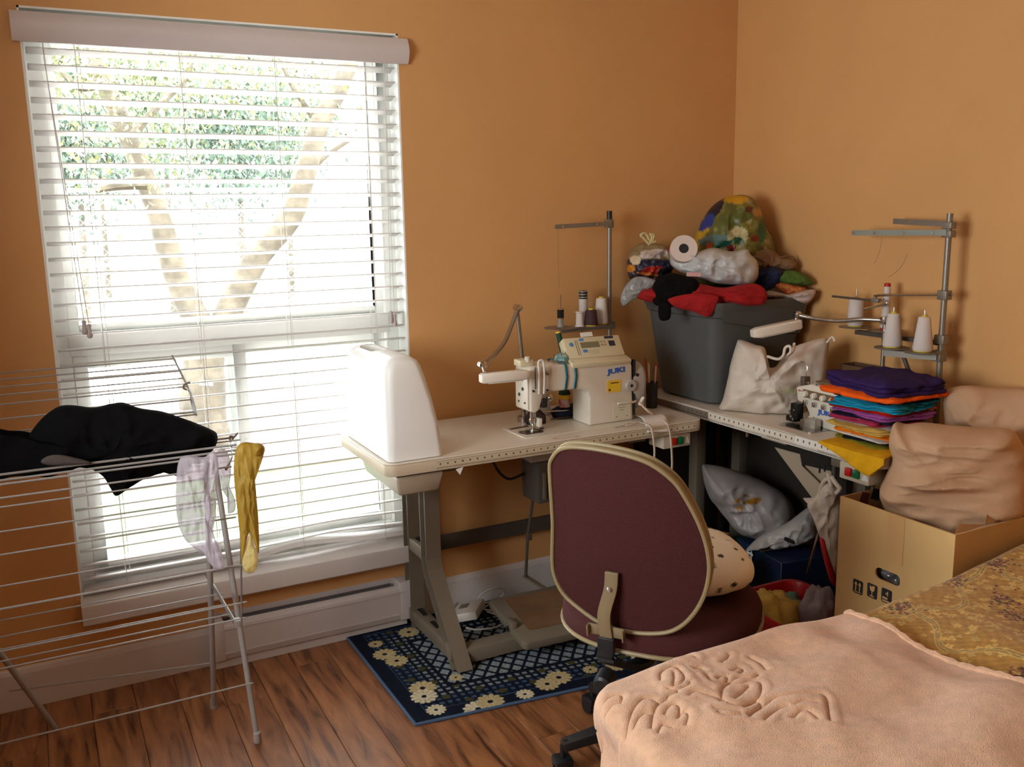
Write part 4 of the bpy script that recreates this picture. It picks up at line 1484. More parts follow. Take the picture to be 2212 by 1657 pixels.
wthread = mat('white_thread', srgb(226, 214, 208), 0.75, bump=0.5, bscale=500, stretch=(1, 1, 6))
sy = -0.085
s1 = thing('thread_stand', 'grey two-arm thread stand behind the sewing machine', 'thread stand', (-0.675, sy, TZ))
px_ = -0.675
MB().cyl((px_, sy, TZ + 0.001), (px_, sy, 1.475), 0.0085, n=14).build('pole', stand_m, s1)
MB().cyl((px_, sy, 1.455), (px_, sy, 1.50), 0.0105, n=14).build('pole_cap', dark_pl, s1)
MB().cyl((px_, sy, TZ), (px_, sy, TZ + 0.012), 0.022, n=18).build('base_nut', stand_m, s1)
zA = P(1310, 483, y=sy).z
MB().box((px_ - 0.002, sy, zA), (0.032, 0.024, 0.032)).build('arm_clamp', stand_m, s1, bevel=0.003)
ea = P(1199, 490, y=sy - 0.02)
MB().bar((px_, sy - 0.014, zA), ea, 0.004, 0.016, up=Vector((0, 0, 1))).build('guide_arm', stand_m, s1, smooth=False)
for f in (0.28, 0.88):
    c = Vector((px_, sy - 0.018, zA)).lerp(ea + Vector((0, -0.004, 0)), f)
    MB().lathe([(0.003, 0), (0.004, -0.003)], c, 10, 'y').build('eyelet', chrome, s1)
zl = P(1315, 703, y=sy).z
MB().box((px_ + 0.004, sy, zl), (0.032, 0.026, 0.03)).build('tray_clamp', stand_m, s1, bevel=0.003)
MB().bar((px_, sy - 0.012, zl), (P(1205, 712, y=sy).x, sy - 0.02, zl - 0.004), 0.018, 0.014).build('tray_arm', stand_m, s1, smooth=False)
d1, d2 = P(1211, 699, y=sy - 0.02), P(1275, 692, y=sy - 0.02)
zt1 = zl + 0.008
spool_disc(s1, (d1.x, sy - 0.02, zt1), 0.062)
spool_disc(s1, (d2.x, sy - 0.02, zt1), 0.06)
pin(s1, (d1.x, sy - 0.02, zt1), 0.125)
pin(s1, (d2.x, sy - 0.02, zt1), 0.11)
MB().cyl((P(1250, 690, y=sy - 0.03).x, sy - 0.05, 0.99), (P(1250, 690, y=sy - 0.03).x, sy - 0.05, zt1), 0.002, n=6).build('support_rod', steel, s1)
# small black spool on its grey holder
zc = zt1 + 0.004
t = thing('thread_spool', 'small black thread spool on a grey cone at the stand tip', 'thread spool', (d1.x, sy - 0.02, zc))
MB().lathe([(0.014, 0), (0.013, 0.002), (0.0095, 0.032), (0.008, 0.033)], (d1.x, sy - 0.02, zc), 18).build('spool_holder', mat('holder_grey', srgb(158, 156, 150), 0.5), t)
MB().lathe([(0.0085, 0.032), (0.0125, 0.034), (0.0125, 0.067), (0.0085, 0.069)], (d1.x, sy - 0.02, zc), 18).build('thread', mat('black_thread', srgb(22, 18, 18), 0.8), t)
MB().lathe([(0.0132, 0.0315), (0.0132, 0.0345), (0.004, 0.0345)], (d1.x, sy - 0.02, zc), 18).build('spool_rim', mat('wood_rim', srgb(190, 130, 90), 0.6), t)
MB().lathe([(0.0132, 0.0665), (0.0132, 0.0695), (0.004, 0.0695)], (d1.x, sy - 0.02, zc), 18).build('spool_rim', mat('wood_rim', (0, 0, 0)), t)
xw, xd, xk = P(1252, 690, y=sy - 0.045).x, P(1276, 690, y=sy - 0.05).x, P(1300, 688, y=sy - 0.03).x
t = thing('thread_spool', 'short white flanged thread spool on the stand behind the machine', 'thread spool', (xw, sy - 0.045, zt1 + 0.004))
MB().lathe([(0.018, 0), (0.018, 0.004), (0.0145, 0.006), (0.0135, 0.05), (0.016, 0.052), (0.016, 0.056), (0.0, 0.056)], (xw, sy - 0.045, zt1 + 0.004), 20).build('thread', wthread, t)
cone((xd, sy - 0.052, zt1 + 0.004), 0.026, 0.021, 0.062, mat('plum_thread', srgb(64, 36, 40), 0.8), 'dark plum thread cone at the front of the thread stand')
cone((xk + 0.004, sy - 0.02, zt1 + 0.004), 0.027, 0.020, 0.100, wthread, 'white thread cone leaning beside the thread stand pole')
t = thing('thread_spool', 'white thread tube with black banded cap behind the plum cone', 'thread spool', (xd, sy + 0.002, zt1 + 0.004))
MB().lathe([(0.016, 0), (0.0165, 0.004), (0.0165, 0.092), (0.017, 0.094), (0.017, 0.098)], (xd, sy + 0.004, zt1 + 0.004), 20).build('thread', wthread, t)
MB().lathe([(0.016, 0.098), (0.0165, 0.101), (0.0165, 0.126), (0.014, 0.128)], (xd, sy + 0.004, zt1 + 0.004), 20).build('cap', dark_pl, t)
for k in range(3):
    MB().lathe([(0.0168, 0.103 + 0.011 * k), (0.0172, 0.1045 + 0.011 * k), (0.0168, 0.106 + 0.011 * k)], (xd, sy + 0.004, zt1 + 0.004), 20).build('cap_band', grey_pl, t)
# green thread cone leaning behind the panel, pin standing on the arm
q0, q1 = P(1221, 780, y=-0.30), P(1206, 720, y=-0.27)
gt = thing('thread_tube', 'tall dark green thread tube with yellow top leaning behind the control panel', 'thread tube', (q0.x, -0.29, arm[1][1]))
a = Vector((q0.x, -0.292, arm[1][1] + 0.003))
MB().cyl(a, q1, 0.0115, 0.0095, 16).build('thread', mat('green_thread', (0, 0, 0)), gt)
d = (q1 - a).normalized()
MB().cyl(q1, q1 + d * 0.006, 0.0095, 0.008, 16).build('cap', yel_lab, gt)
for px in (1197, 1213):
    q = P2(px, 785, FYm + 0.03)
    MB().cyl((q[0], FYm + 0.03, arm[1][1]), (q[0], FYm + 0.03, arm[1][1] + 0.030), 0.002, n=8).build('thread_post', steel, sm)

# ---------------------------------------------------------------- pen cup on the table's right end
q = P(1408, 872, z=TZ + 0.01)
pcx, pcy = -0.604, -0.270
pcup = thing('pen_cup', 'black mesh pen cup on the right end of the sewing table', 'cup', (pcx, pcy, TZ))
MB().lathe([(0.0, 0.001), (0.020, 0.001), (0.021, 0.006), (0.023, 0.10), (0.022, 0.10), (0.019, 0.008), (0, 0.008)], (pcx, pcy, TZ), 20).build('holder', mat('dark_mesh', srgb(34, 32, 34), 0.5), pcup)
for i, (dx, dy, lx_, ly_, h_, cc, lab) in enumerate(((-0.006, 0.004, -0.006, 0.0, 0.155, srgb(214, 200, 180), 'white pencil with yellow end in pen cup'), (0.006, -0.004, 0.010, 0.0, 0.150, srgb(222, 190, 180), 'white and red striped pen in pen cup'), (0.010, 0.006, 0.018, 0.0, 0.142, srgb(180, 60, 40), 'orange red pen leaning in pen cup'), (-0.010, -0.004, -0.020, 0.004, 0.172, srgb(150, 60, 34), 'rust coloured pencil leaning left in pen cup'))):
    t = thing('pencil', lab, 'pencil', (pcx + dx, pcy + dy, TZ + 0.012))
    p0 = Vector((pcx + dx, pcy + dy, TZ + 0.012))
    p1 = p0 + Vector((lx_, ly_, h_))
    MB().cyl(p0, p1, 0.0036, n=8).build('barrel', mat('pen_%d' % i, cc, 0.5), t)
    MB().cyl(p1, p1 + (p1 - p0).normalized() * 0.008, 0.0037, 0.003, 8).build('end_cap', (yel_lab, mat('pen_red', srgb(190, 50, 40), 0.5), mat('pen_red', (0, 0, 0)), mat('pen_red', (0, 0, 0)))[i], t)

# ---------------------------------------------------------------- white foot-control box with its cord, on the rug by the wall
fc = thing('adapter_box', 'white control box with coiled cord lying on the rug by the wall', 'control box', (-1.335, -0.12, 0.011))
pe = mat('white_appliance', srgb(214, 206, 196), 0.45)
Mf = Matrix.Translation((-1.325, -0.118, 0.036)) @ Euler((R(-14), R(4), R(52))).to_matrix().to_4x4()
MB().box((0, 0, 0), (0.145, 0.105, 0.034)).xf(Mf).build('body', pe, fc, bevel=0.007)
MB().box((0.01, 0.012, 0.0178), (0.045, 0.034, 0.001)).xf(Mf).build('label', mat('rating_label', srgb(120, 104, 96), 0.6), fc, smooth=False)
MB().box((0.0, 0.056, 0.008), (0.13, 0.01, 0.03)).xf(Mf).build('rim', pe, fc, bevel=0.003)
cd = cat_rom([(-1.26, -0.145, 0.03), (-1.215, -0.19, 0.014), (-1.26, -0.25, 0.014), (-1.34, -0.235, 0.013), (-1.37, -0.20, 0.013)], 6)
MB().tube(cd, 0.0035, 7).build('cord', pe, fc)
loop = [(-1.20 + 0.055 * math.cos(a), -0.065 - 0.02 * math.sin(a), 0.050 + 0.036 * math.sin(a)) for a in [k * math.pi / 12 for k in range(24)]]
MB().tube(loop, 0.0035, 7, closed=True).build('cord_loop', pe, fc)
loop = [(-1.185 + 0.06 * math.cos(a), -0.095 + 0.04 * math.sin(a), 0.0145 + 0.004 * math.sin(2 * a)) for a in [k * math.pi / 12 for k in range(24)]]
MB().tube(loop, 0.0035, 7, closed=True).build('cord_loop', pe, fc)
MB().tube(cat_rom([(-1.40, -0.17, 0.0145), (-1.43, -0.11, 0.014), (-1.41, -0.06, 0.03), (-1.36, -0.06, 0.03)], 5), 0.003, 7).build('cord', pe, fc)

# ================================================================== OFFICE CHAIR
maroon = mat('maroon_tweed', srgb(80, 42, 42), 0.92, var=0.22, vscale=260, bump=0.5, bscale=420, spec=0.15)
piping_m = mat('khaki_piping', srgb(150, 132, 96), 0.45)
bracket_m = mat('champagne_metal', srgb(160, 142, 110), 0.35, metal=0.4)
ch_F = Vector((0.81, 0.59, 0)).normalized()
ch_W = Vector((ch_F.y, -ch_F.x, 0))
lean = R(11)
ch_U = -ch_F * math.sin(lean) + Vector((0, 0, 1)) * math.cos(lean)
ch_p0 = Vector((-1.40, -1.35, 0.5))
ch_N = ch_W.cross(ch_U)          # points backwards (towards the camera) or forwards
if ch_N.dot(ch_F) > 0:
    ch_N = -ch_N
SC = Vector((-1.225, -1.175, 0.0))      # seat centre on the floor
ch = thing('office_chair', 'maroon fabric office chair with khaki piping turned away at the sewing table', 'chair', (SC.x, SC.y, 0))


def on_back(px, py):
    d = ray(px, py)
    t = (ch_p0 - CAM).dot(ch_N) / d.dot(ch_N)
    return CAM + d * t


outl = [(1182, 1012), (1186, 998), (1203, 977), (1232, 968), (1276, 969), (1322, 976), (1369, 988), (1406, 1004), (1440, 1030), (1463, 1056), (1483, 1091), (1501, 1128), (1516, 1169), (1525, 1209), (1527, 1244), (1521, 1282), (1508, 1314), (1489, 1340), (1467, 1358), (1438, 1368), (1392, 1368), (1345, 1361), (1296, 1346), (1247, 1317), (1212, 1290), (1192, 1256), (1186, 1218), (1188, 1143), (1184, 1070), (1182, 1036)]
ring0 = cat_rom([on_back(*p) for p in outl], 3, closed=True)
cen = sum(ring0, Vector()) / len(ring0)


def curl(p):
    w = (p - cen).dot(ch_W)
    return p - ch_N * (0.55 * w * w)        # sides wrap forwards


def shell_rings(off, s_edge, bulge, n=9):
    rr = []
    for k in range(n):
        s = s_edge * (k + 0.02) / (n - 1 + 0.02)
        rr.append([curl(cen + (p - cen) * s) + ch_N * (off + bulge * (1 - s * s)) for p in ring0])
    return rr


mb = MB()
mb.loft(shell_rings(0.0, 0.985, 0.012), caps=False)
mb.f.append(tuple(range(len(ring0)))[::-1])
bk = mb.build('backrest', maroon, ch, smooth=True, angle=180)
mb = MB()
rr = shell_rings(-0.024, 0.985, -0.036)
mb.loft(rr, caps=False)
mb.f.append(tuple(range(len(ring0)))[::-1])
mb.build('backrest_pad', maroon, ch, smooth=True, angle=180)
mb = MB()
mb.loft([[curl(p) + ch_N * d for p in ring0] for d in (0.002, -0.024)], caps=False)
mb.build('edge_band', piping_m, bk, smooth=True, angle=180)
for d in (0.002, -0.024):
    MB().tube([curl(p) + ch_N * d for p in ring0], 0.0055 if d > 0 else 0.005, 8, closed=True).build('piping', piping_m, bk)

# seat
seat_z = 0.445
sr = []
for k in range(48):
    a = 2 * math.pi * k / 48
    e = 2 / 2.6
    c_, s_ = math.cos(a), math.sin(a)
    w = 0.262 * math.copysign(abs(c_) ** e, c_)
    f = 0.245 * math.copysign(abs(s_) ** e, s_)
    f *= 1.0
    sr.append(ch_W * (w * (1 - 0.10 * max(0, -s_))) + ch_F * f)
mb = MB()
mb.loft([[SC + p * s + Vector((0, 0, z)) for p in sr] for s, z in ((0.0, seat_z - 0.036), (0.9, seat_z - 0.036), (0.98, seat_z - 0.028), (1.0, seat_z - 0.016), (1.0, seat_z + 0.010), (0.97, seat_z + 0.028), (0.88, seat_z + 0.040), (0.7, seat_z + 0.045), (0.4, seat_z + 0.046), (0.0, seat_z + 0.046))], caps=False)
se = mb.build('seat', maroon, ch, smooth=True, angle=60)
MB().tube([SC + p * 1.0 + Vector((0, 0, seat_z - 0.024)) for p in sr], 0.006, 8, closed=True).build('piping', piping_m, se)

# J-shaped back bracket
bp = [on_back(1328, 1226), on_back(1326, 1262), on_back(1315, 1312), on_back(1320, 1362)]
bp = [curl(p) + ch_N * d for p, d in zip(bp, (0.022, 0.024, 0.034, 0.034))]
pts = cat_rom(bp, 5)
mb = MB()
mb.loft([[p + ch_W * a + ch_N * c_ for a, c_ in ((-0.017, -0.004), (0.017, -0.004), (0.017, 0.004), (-0.017, 0.004))] for p in pts])
bo = mb.build('back_bracket', bracket_m, ch, bevel=0.002)
q = curl(on_back(1325, 1260)) + ch_N * 0.030
MB().tube([q, q + ch_N * 0.005], [0.007, 0.004], 12).build('screw', chrome, bo)
q = bp[-1] - ch_U * 0.0
for s in (-1, 1):
    c_ = bp[-1] + ch_W * s * 0.032 + ch_U * 0.018 - ch_N * 0.004
    MB().box(c_, (0.03, 0.004, 0.03), rot=Matrix((ch_W, ch_N, ch_U)).transposed()).build('hinge_tab', bracket_m, bo, bevel=0.001)
    MB().box(c_ + ch_W * s * 0.014 + ch_N * 0.006, (0.004, 0.018, 0.03), rot=Matrix((ch_W, ch_N, ch_U)).transposed()).build('hinge_flange', bracket_m, bo, bevel=0.001)
# black sleeve running down and under the seat
lowp = bp[-1] - Vector((0, 0, 0.085))
mb = MB()
path = cat_rom([bp[-1] + Vector((0, 0, 0.004)), bp[-1] - Vector((0, 0, 0.03)), lowp + ch_F * 0.01 - Vector((0, 0, -0.02)), Vector((SC.x, SC.y, 0.355)) - ch_F * 0.17, Vector((SC.x, SC.y, 0.36)) - ch_F * 0.02], 5)
mb.loft([[p + ch_W * a + (ch_N if i < 9 else Vector((0, 0, 1))) * c_ for a, c_ in ((-0.021, -0.009), (0.021, -0.009), (0.021, 0.009), (-0.021, 0.009))] for i, p in enumerate(path)])
mb.build('back_stem', dark_pl, ch, bevel=0.002)
kq = lowp + ch_N * 0.010 - Vector((0, 0, 0.02))
MB().tube([kq - ch_N * 0.02, kq + ch_N * 0.022, kq + ch_N * 0.028], [0.024, 0.024, 0.018], 20).build('depth_knob', dark_pl, ch)
MB().box(SC + Vector((0, 0, 0.375)), (0.2, 0.16, 0.05), rot=(0, 0, 0.6)).build('seat_mechanism', dark_pl, ch, bevel=0.01)
MB().cyl(SC + Vector((0, 0, 0.12)), SC + Vector((0, 0, 0.36)), 0.026, n=16).build('gas_column', dark_pl, ch)
MB().cyl(SC + Vector((0, 0, 0.10)), SC + Vector((0, 0, 0.15)), 0.045, 0.036, 18).build('base_hub', dark_pl, ch)
leg0 = math.atan2(-0.872 - SC.y, -1.267 - SC.x)
for k in range(5):
    a = leg0 + k * 2 * math.pi / 5
    d = Vector((math.cos(a), math.sin(a), 0))
    e0, e1_ = SC + d * 0.03 + Vector((0, 0, 0.125)), SC + d * 0.285 + Vector((0, 0, 0.088))
    mb = MB()
    s_, u_ = frame(e1_ - e0)
    mb.loft([[p + s_ * x_ + u_ * y_ for x_, y_ in ((-w, -h), (w, -h), (w, h), (-w, h))] for p, w, h in ((e0, 0.024, 0.02), (e1_, 0.017, 0.012))])
    lo = mb.build('base_leg', dark_pl, ch, bevel=0.003)
    MB().bar(e1_ - d * 0.13 + Vector((0, 0, 0.0175)), e1_ + Vector((0, 0, 0.0135)), 0.012, 0.002).build('chrome_strip', chrome, lo, smooth=False)
    cc = SC + d * 0.285
    tng = Vector((-d.y, d.x, 0))
    gz = 0.0125 if rug_pt(0, 0).y - 0.11 * (cc.x - RGX0) < cc.y else 0.002
    ca_ = MB().cyl(cc + Vector((0, 0, 0.05)), cc + Vector((0, 0, 0.09)), 0.007, n=10).build('caster', dark_pl, ch)
    for s in (-1, 1):
        MB().cyl(cc + tng * s * 0.006 + Vector((0, 0, gz + 0.025)), cc + tng * s * 0.024 + Vector((0, 0, gz + 0.025)), 0.025, 0.022, 20).build('wheel', dark_pl, ca_)
    MB().box(cc + Vector((0, 0, gz + 0.042)), (0.05, 0.05, 0.022), rot=(0, 0, a)).build('caster_hood', dark_pl, ca_, bevel=0.006)

# ---------------------------------------------------------------- dotted cushion on the seat
csh = MB()
cC = Vector((-1.135, -1.195, seat_z + 0.05))
cR = Matrix.Rotation(R(-20), 3, 'Z')


def cush(u, v):
    th, ph = 2 * math.pi * u, math.pi * (v - 0.5)
    e = 2 / 3.0
    sp = lambda t: math.copysign(abs(t) ** e, t)
    x, y, z = sp(math.cos(ph)) * sp(math.cos(th)), sp(math.cos(ph)) * sp(math.sin(th)), math.sin(ph)
    p = Vector((x * 0.15, y * 0.155, (z + 1) * 0.068))
    p.z += 0.006 * fbm(p * 12, 1, 2)
    return cC + cR @ p


csh.grid(cush, 150, 90, wu=True)
co = csh.build('seat_cushion', mat('cushion_print', (0.5, 0.5, 0.5), 0.85, attr='Col', bump=0.3, bscale=260), None, smooth=True, angle=180)
V = np.array([tuple(p) for p in csh.v])
base_c = np.array(srgb(240, 228, 208))
cc = np.tile(base_c, (len(V), 1))
rr_ = np.random.default_rng(5)
dots = []
for _ in range(400):
    k = int(rr_.integers(len(V)))
    if all(np.linalg.norm(V[k] - d) > 0.036 for d in dots):
        dots.append(V[k])
for i, d in enumerate(dots):
    dist = np.linalg.norm((V - d) * np.array([1, 1, 0.8]), axis=1)
    cc[dist < (0.0075 if i % 3 else 0.0048)] = np.array(srgb(62, 58, 60)) if i % 4 else np.array(srgb(92, 88, 84))
colour(co, cc)
tag(co, 'cream seat cushion printed with small dark motifs on the maroon chair', 'cushion')

# ================================================================== OVERLOCK TABLE ALONG THE RIGHT WALL
SX0, SX1, SY0, SY1, SZ = -0.505, -0.012, -1.255, -0.04, 0.777
t2 = thing('overlock_table', 'white topped overlock table with ruler edge along the right wall', 'table', ((SX0 + SX1) / 2, (SY0 + SY1) / 2, 0))
outl = rrect(SX1 - SX0, SY1 - SY0, 0.045, 8, (SX0 + SX1) / 2, (SY0 + SY1) / 2)
MB().prism(outl, 0.036, Matrix.Translation((0, 0, SZ - 0.04))).build('core_board', mat('table_edge_white', srgb(226, 216, 206), 0.45), t2, bevel=0.003)
MB().prism(outl, 0.004, Matrix.Translation((0, 0, SZ - 0.004))).build('tabletop', laminate, t2, bevel=0.0015, bseg=1)
ruler(t2, (SX0, -0.10, SZ - 0.019), (SX0, -0.50, SZ - 0.019), 0.026, out=Vector((-1, 0, 0)), bg=srgb(120, 106, 90))
ruler(t2, (SX0, -0.485, SZ - 0.018), (SX0, -0.93, SZ - 0.018), 0.032, out=Vector((-1.4, 0, 0)), bg=srgb(226, 216, 200))
ruler(t2, (SX0, -0.92, SZ - 0.017), (SX0, -1.195, SZ - 0.017), 0.034, out=Vector((-2.2, 0, 0)), bg=srgb(236, 230, 220))
for yy in (-0.22, -1.06):
    for xx, nm in ((-0.34, 'front_post'), (-0.12, 'rear_post')):
        MB().box((xx, yy, 0.36), (0.045, 0.05, 0.72)).build(nm, steel_p, t2, bevel=0.003)
    MB().box((-0.26, yy, 0.715), (0.40, 0.06, 0.04)).build('bracket', steel_p, t2, bevel=0.003)
    MB().box((-0.22, yy, 0.03), (0.32, 0.05, 0.05)).build('foot', steel_p, t2, bevel=0.003)
MB().bar((-0.12, -0.24, 0.30), (-0.12, -1.04, 0.30), 0.012, 0.06).build('rear_brace', dk, t2, smooth=False)


def xprism(pts, x0, x1):
    """outline in y-z pulled along x"""
    n = len(pts)
    vs = [Vector((x0, y, z)) for y, z in pts] + [Vector((x1, y, z)) for y, z in pts]
    return MB().add(vs, [tuple(range(n)), tuple(range(2 * n - 1, n - 1, -1))] + [(i, n + i, n + (i + 1) % n, (i + 1) % n) for i in range(n)])


def P3(px, py, x):
    q = P(px, py, x=x)
    return (q.y, q.z)


gus = mat('gusset_paint', srgb(176, 160, 138), 0.45)
xprism([P3(a, c, -0.42) for a, c in ((1672, 966), (1727, 981), (1731, 1006), (1778, 1052), (1778, 1098), (1758, 1082))], -0.42, -0.415).build('gusset_plate', gus, t2, bevel=0.0015, bseg=1)
xprism([P3(a, c, -0.40) for a, c in ((1733, 1004), (1795, 1018), (1800, 1090), (1770, 1075))], -0.40, -0.396).build('motor_plate', gus, t2, smooth=False)
for px, py in ((1769, 1015), (1780, 1012)):
    q = P3(px, py, -0.405)
    MB().box((-0.402, q[0], q[1]), (0.002, 0.006, 0.022)).build('slot', dark_pl, t2, smooth=False)
MB().lathe([(0.0, -0.028), (0.026, -0.028), (0.028, -0.022), (0.028, 0.03)], (-0.36, -1.02, 0.70), 20).build('motor_pulley', dk, t2)
MB().cyl((-0.41, -1.0, 0.60), (-0.41, -1.0, 0.735), 0.008, n=10).build('hanger_rod', dk, t2)
MB().cyl((-0.44, -0.62, 0.70), (-0.44, -0.62, 0.735), 0.008, n=12).build('bolt', chrome, t2)
MB().box((-0.40, -0.76, 0.725), (0.10, 0.12, 0.025)).build('oil_pan', gus, t2, bevel=0.004)
switch_box(t2, (-0.452, -1.155, 0.705), (0, -1, 0), (-1, 0, 0), w=0.115, h=0.056, d=0.085, body=srgb(214, 204, 190))
MB().cyl((-0.45, -1.19, 0.58), (-0.45, -1.19, 0.68), 0.005, n=8).build('conduit', steel_p, t2)

# ---------------------------------------------------------------- overlock machine
XF = -0.375
ov = thing('overlock_machine', 'beige overlock machine half hidden by folded fabrics on the right-wall table', 'sewing machine', (-0.3, -0.88, SZ))
pts = [P3(1719, 836, XF), P3(1750, 830, XF), P3(1815, 844, XF), (P3(1815, 940, XF)[0] - 0.012, P3(1815, 844, XF)[1] - 0.02), (P3(1815, 940, XF)[0] - 0.012, SZ + 0.002), (P3(1748, 925, XF)[0], SZ + 0.002), P3(1747, 893, XF), P3(1738, 872, XF), P3(1722, 866, XF)]
bd = xprism(pts, XF, XF + 0.17).build('body', mach_m, ov, bevel=0.006, bseg=3)
# tension knobs in a row on a brown strip
a_, c_ = P(1742, 850, x=XF), P(1806, 866, x=XF)
MB().bar(a_ + Vector((-0.002, 0.012, 0)), c_ + Vector((-0.002, -0.012, 0)), 0.004, 0.026).build('tension_strip', mat('strip_brown', srgb(112, 88, 66), 0.5), bd, smooth=False)
for k in range(4):
    q = a_.lerp(c_, 0.02 + 0.31 * k)
    ko = MB().lathe([(0.010, 0), (0.0105, -0.012), (0.008, -0.016), (0.0045, -0.016), (0.004, -0.012), (0, -0.012)], (q.x - 0.003, q.y, q.z), 18, 'x').build('tension_knob', mat('knob_cream', srgb(226, 218, 204), 0.4), bd)
    MB().box((q.x - 0.006, q.y, q.z - 0.030), (0.012, 0.014, 0.016)).build('thread_guide', chrome, bd, bevel=0.002)
    MB().lathe([(0.004, 0), (0.005, 0.004), (0.002, 0.006)], (q.x + 0.004, q.y + 0.002, P3(1770, 836, XF)[1] + 0.002), 10).build('thread_eyelet', chrome, bd)
q = P3(1768, 894, XF)
text('brand_letters', 'JUKI', 0.022, (XF - 0.001, q[0], q[1]), (0, -1, 0), (0, 0, 1), blue_ink, ov, bold=True, sx=1.45)
q = P3(1727, 845, XF)
text('model_print', 'MO-6700', 0.0085, (XF - 0.001, q[0] + 0.005, q[1]), (0, -1, 0), (0, 0, 1), mat('red_print', srgb(190, 90, 80), 0.5), ov)
# black needle mechanism, silver cloth plate
q = P(1727, 890, x=XF)
nm = MB().box((XF - 0.014, q.y - 0.002, q.z + 0.006), (0.03, 0.034, 0.055)).build('needle_unit', mat('mechanism_black', srgb(40, 38, 38), 0.3, metal=0.5), ov, bevel=0.004)
for k, (dy, dz, rr2) in enumerate(((0.006, -0.012, 0.004), (-0.004, -0.02, 0.003), (0.012, 0.004, 0.004), (-0.008, 0.012, 0.003))):
    MB().cyl((XF - 0.034, q.y + dy, q.z + dz), (XF - 0.028, q.y + dy, q.z + dz), rr2 + 0.001, n=10).build('screw', chrome, nm)
MB().cyl((XF - 0.016, q.y + 0.004, SZ + 0.012), (XF - 0.016, q.y + 0.004, q.z - 0.02), 0.004, n=10).build('presser_bar', chrome, ov)
MB().box((XF - 0.018, q.y + 0.01, SZ + 0.018), (0.03, 0.04, 0.02)).build('presser_foot', mat('mechanism_black', (0, 0, 0)), ov, bevel=0.003)
q = P(1757, 928, x=XF - 0.02)
MB().box((XF - 0.025, q.y, SZ + 0.018), (0.03, 0.05, 0.034)).build('looper_cover', mat('plate_silver', srgb(190, 184, 176), 0.25, metal=0.6), ov, bevel=0.005)
MB().prism(rrect(0.10, 0.16, 0.02, 4), 0.003, Matrix.Translation((XF - 0.03, P(1725, 925, z=SZ).y, SZ))).build('cloth_plate', steel, ov, smooth=False)
q = P(1752, 910, x=XF - 0.003)
MB().box((XF - 0.004, q.y, q.z), (0.008, 0.02, 0.035)).build('hinge_plate', mach_m, ov, bevel=0.003)
# top lever and thread tree
q = P(1740, 812, x=XF + 0.03)
MB().box((XF + 0.03, q.y, q.z - 0.018), (0.03, 0.02, 0.034)).build('top_bracket', mat('mechanism_grey', srgb(110, 100, 92), 0.35, metal=0.5), ov, bevel=0.004)
MB().tube([q, q + Vector((0, -0.008, 0.03)), q + Vector((0, 0.008, 0.045)), q + Vector((0, 0.025, 0.046))], 0.0015, 6).build('thread_wire', steel, ov)
MB().bar((XF + 0.05, pts[1][0], pts[1][1] + 0.006), (XF + 0.05, pts[2][0] - 0.02, pts[2][1] + 0.006), 0.05, 0.006).build('top_cover', mat('strip_brown', (0, 0, 0)), ov, smooth=False)

# ---------------------------------------------------------------- needle lamp 2 (reaches from the wall side)
l2 = thing('needle_lamp', 'white needle lamp on a long curved arm reaching over the white shopping bag', 'lamp', (-0.075, -0.86, SZ))
xa = -0.14
j = P(1722, 680, y=-0.60)
k0 = P(1912, 692, x=-0.10)
MB().tube([(k0.x, k0.y, SZ + 0.002), (k0.x, k0.y, k0.z)], 0.0075, 12).build('post', arm_m, l2)
MB().cyl((k0.x, k0.y, SZ), (k0.x, k0.y, SZ + 0.02), 0.022, n=18).build('foot', arm_m, l2)
MB().lathe([(0.008, -0.014), (0.014, -0.012), (0.014, 0.012), (0.008, 0.014)], k0, 16, 'x').build('joint', chrome, l2)
MB().tube(cat_rom([j, P(1760, 688, y=-0.66), P(1810, 693, y=-0.75), P(1860, 690, y=-0.83), k0], 6), 0.0075, 10).build('arm', arm_m, l2)
MB().lathe([(0.008, -0.012), (0.013, -0.010), (0.013, 0.010), (0.008, 0.012)], j, 16, 'x').build('joint', chrome, l2)
MB().cyl(j, P(1718, 700, y=-0.60), 0.008, n=10).build('neck', chrome, l2)
lamp_head(l2, P(1728, 699, y=-0.61), P(1624, 721, y=-0.56), 0.042, 0.036)

# ---------------------------------------------------------------- thread stand 2
sx = -0.10
s2 = thing('thread_stand', 'grey two-tier thread stand by the right wall behind the folded fabrics', 'thread stand', (sx, P(2035, 770, x=sx).y, SZ))
pyv = P(2036, 700, x=sx).y
ptop = P(2038, 461, x=sx)
MB().cyl((sx, pyv, SZ + 0.001), (sx, pyv, ptop.z), 0.0095, n=14).build('pole', stand_m, s2)
MB().cyl((sx, pyv, SZ), (sx, pyv, SZ + 0.014), 0.024, n=18).build('base_nut', stand_m, s2)
lite = mat('zinc_plate', srgb(150, 158, 150), 0.4, metal=0.4)
g0, g1 = P(2045, 490, x=sx), P(1930, 479, x=sx + 0.03)
MB().bar((sx, pyv - 0.01, P(2040, 484, x=sx).z), (sx + 0.03, g1.y, P(2040, 484, x=sx).z + 0.008), 0.004, 0.018).build('guide_arm', stand_m, s2, smooth=False)
g2 = P(1840, 503, x=sx - 0.03)
ga = MB().bar((sx - 0.014, pyv - 0.004, P(2036, 502, x=sx).z), (g2.x, g2.y, g2.z), 0.004, 0.018).build('guide_arm', lite, s2, smooth=False)
for f in (0.12, 0.42, 0.74, 0.97):
    c = Vector((sx - 0.017, pyv, P(2036, 502, x=sx).z)).lerp(g2 + Vector((-0.003, 0, 0)), f)
    MB().lathe([(0.003, 0), (0.004, -0.003)], c, 10, 'x').build('eyelet', chrome, ga)
for py in (487, 505):
    MB().box((sx, pyv, P(2036, py, x=sx).z), (0.028, 0.034, 0.022)).build('arm_clamp', stand_m, s2, bevel=0.003)
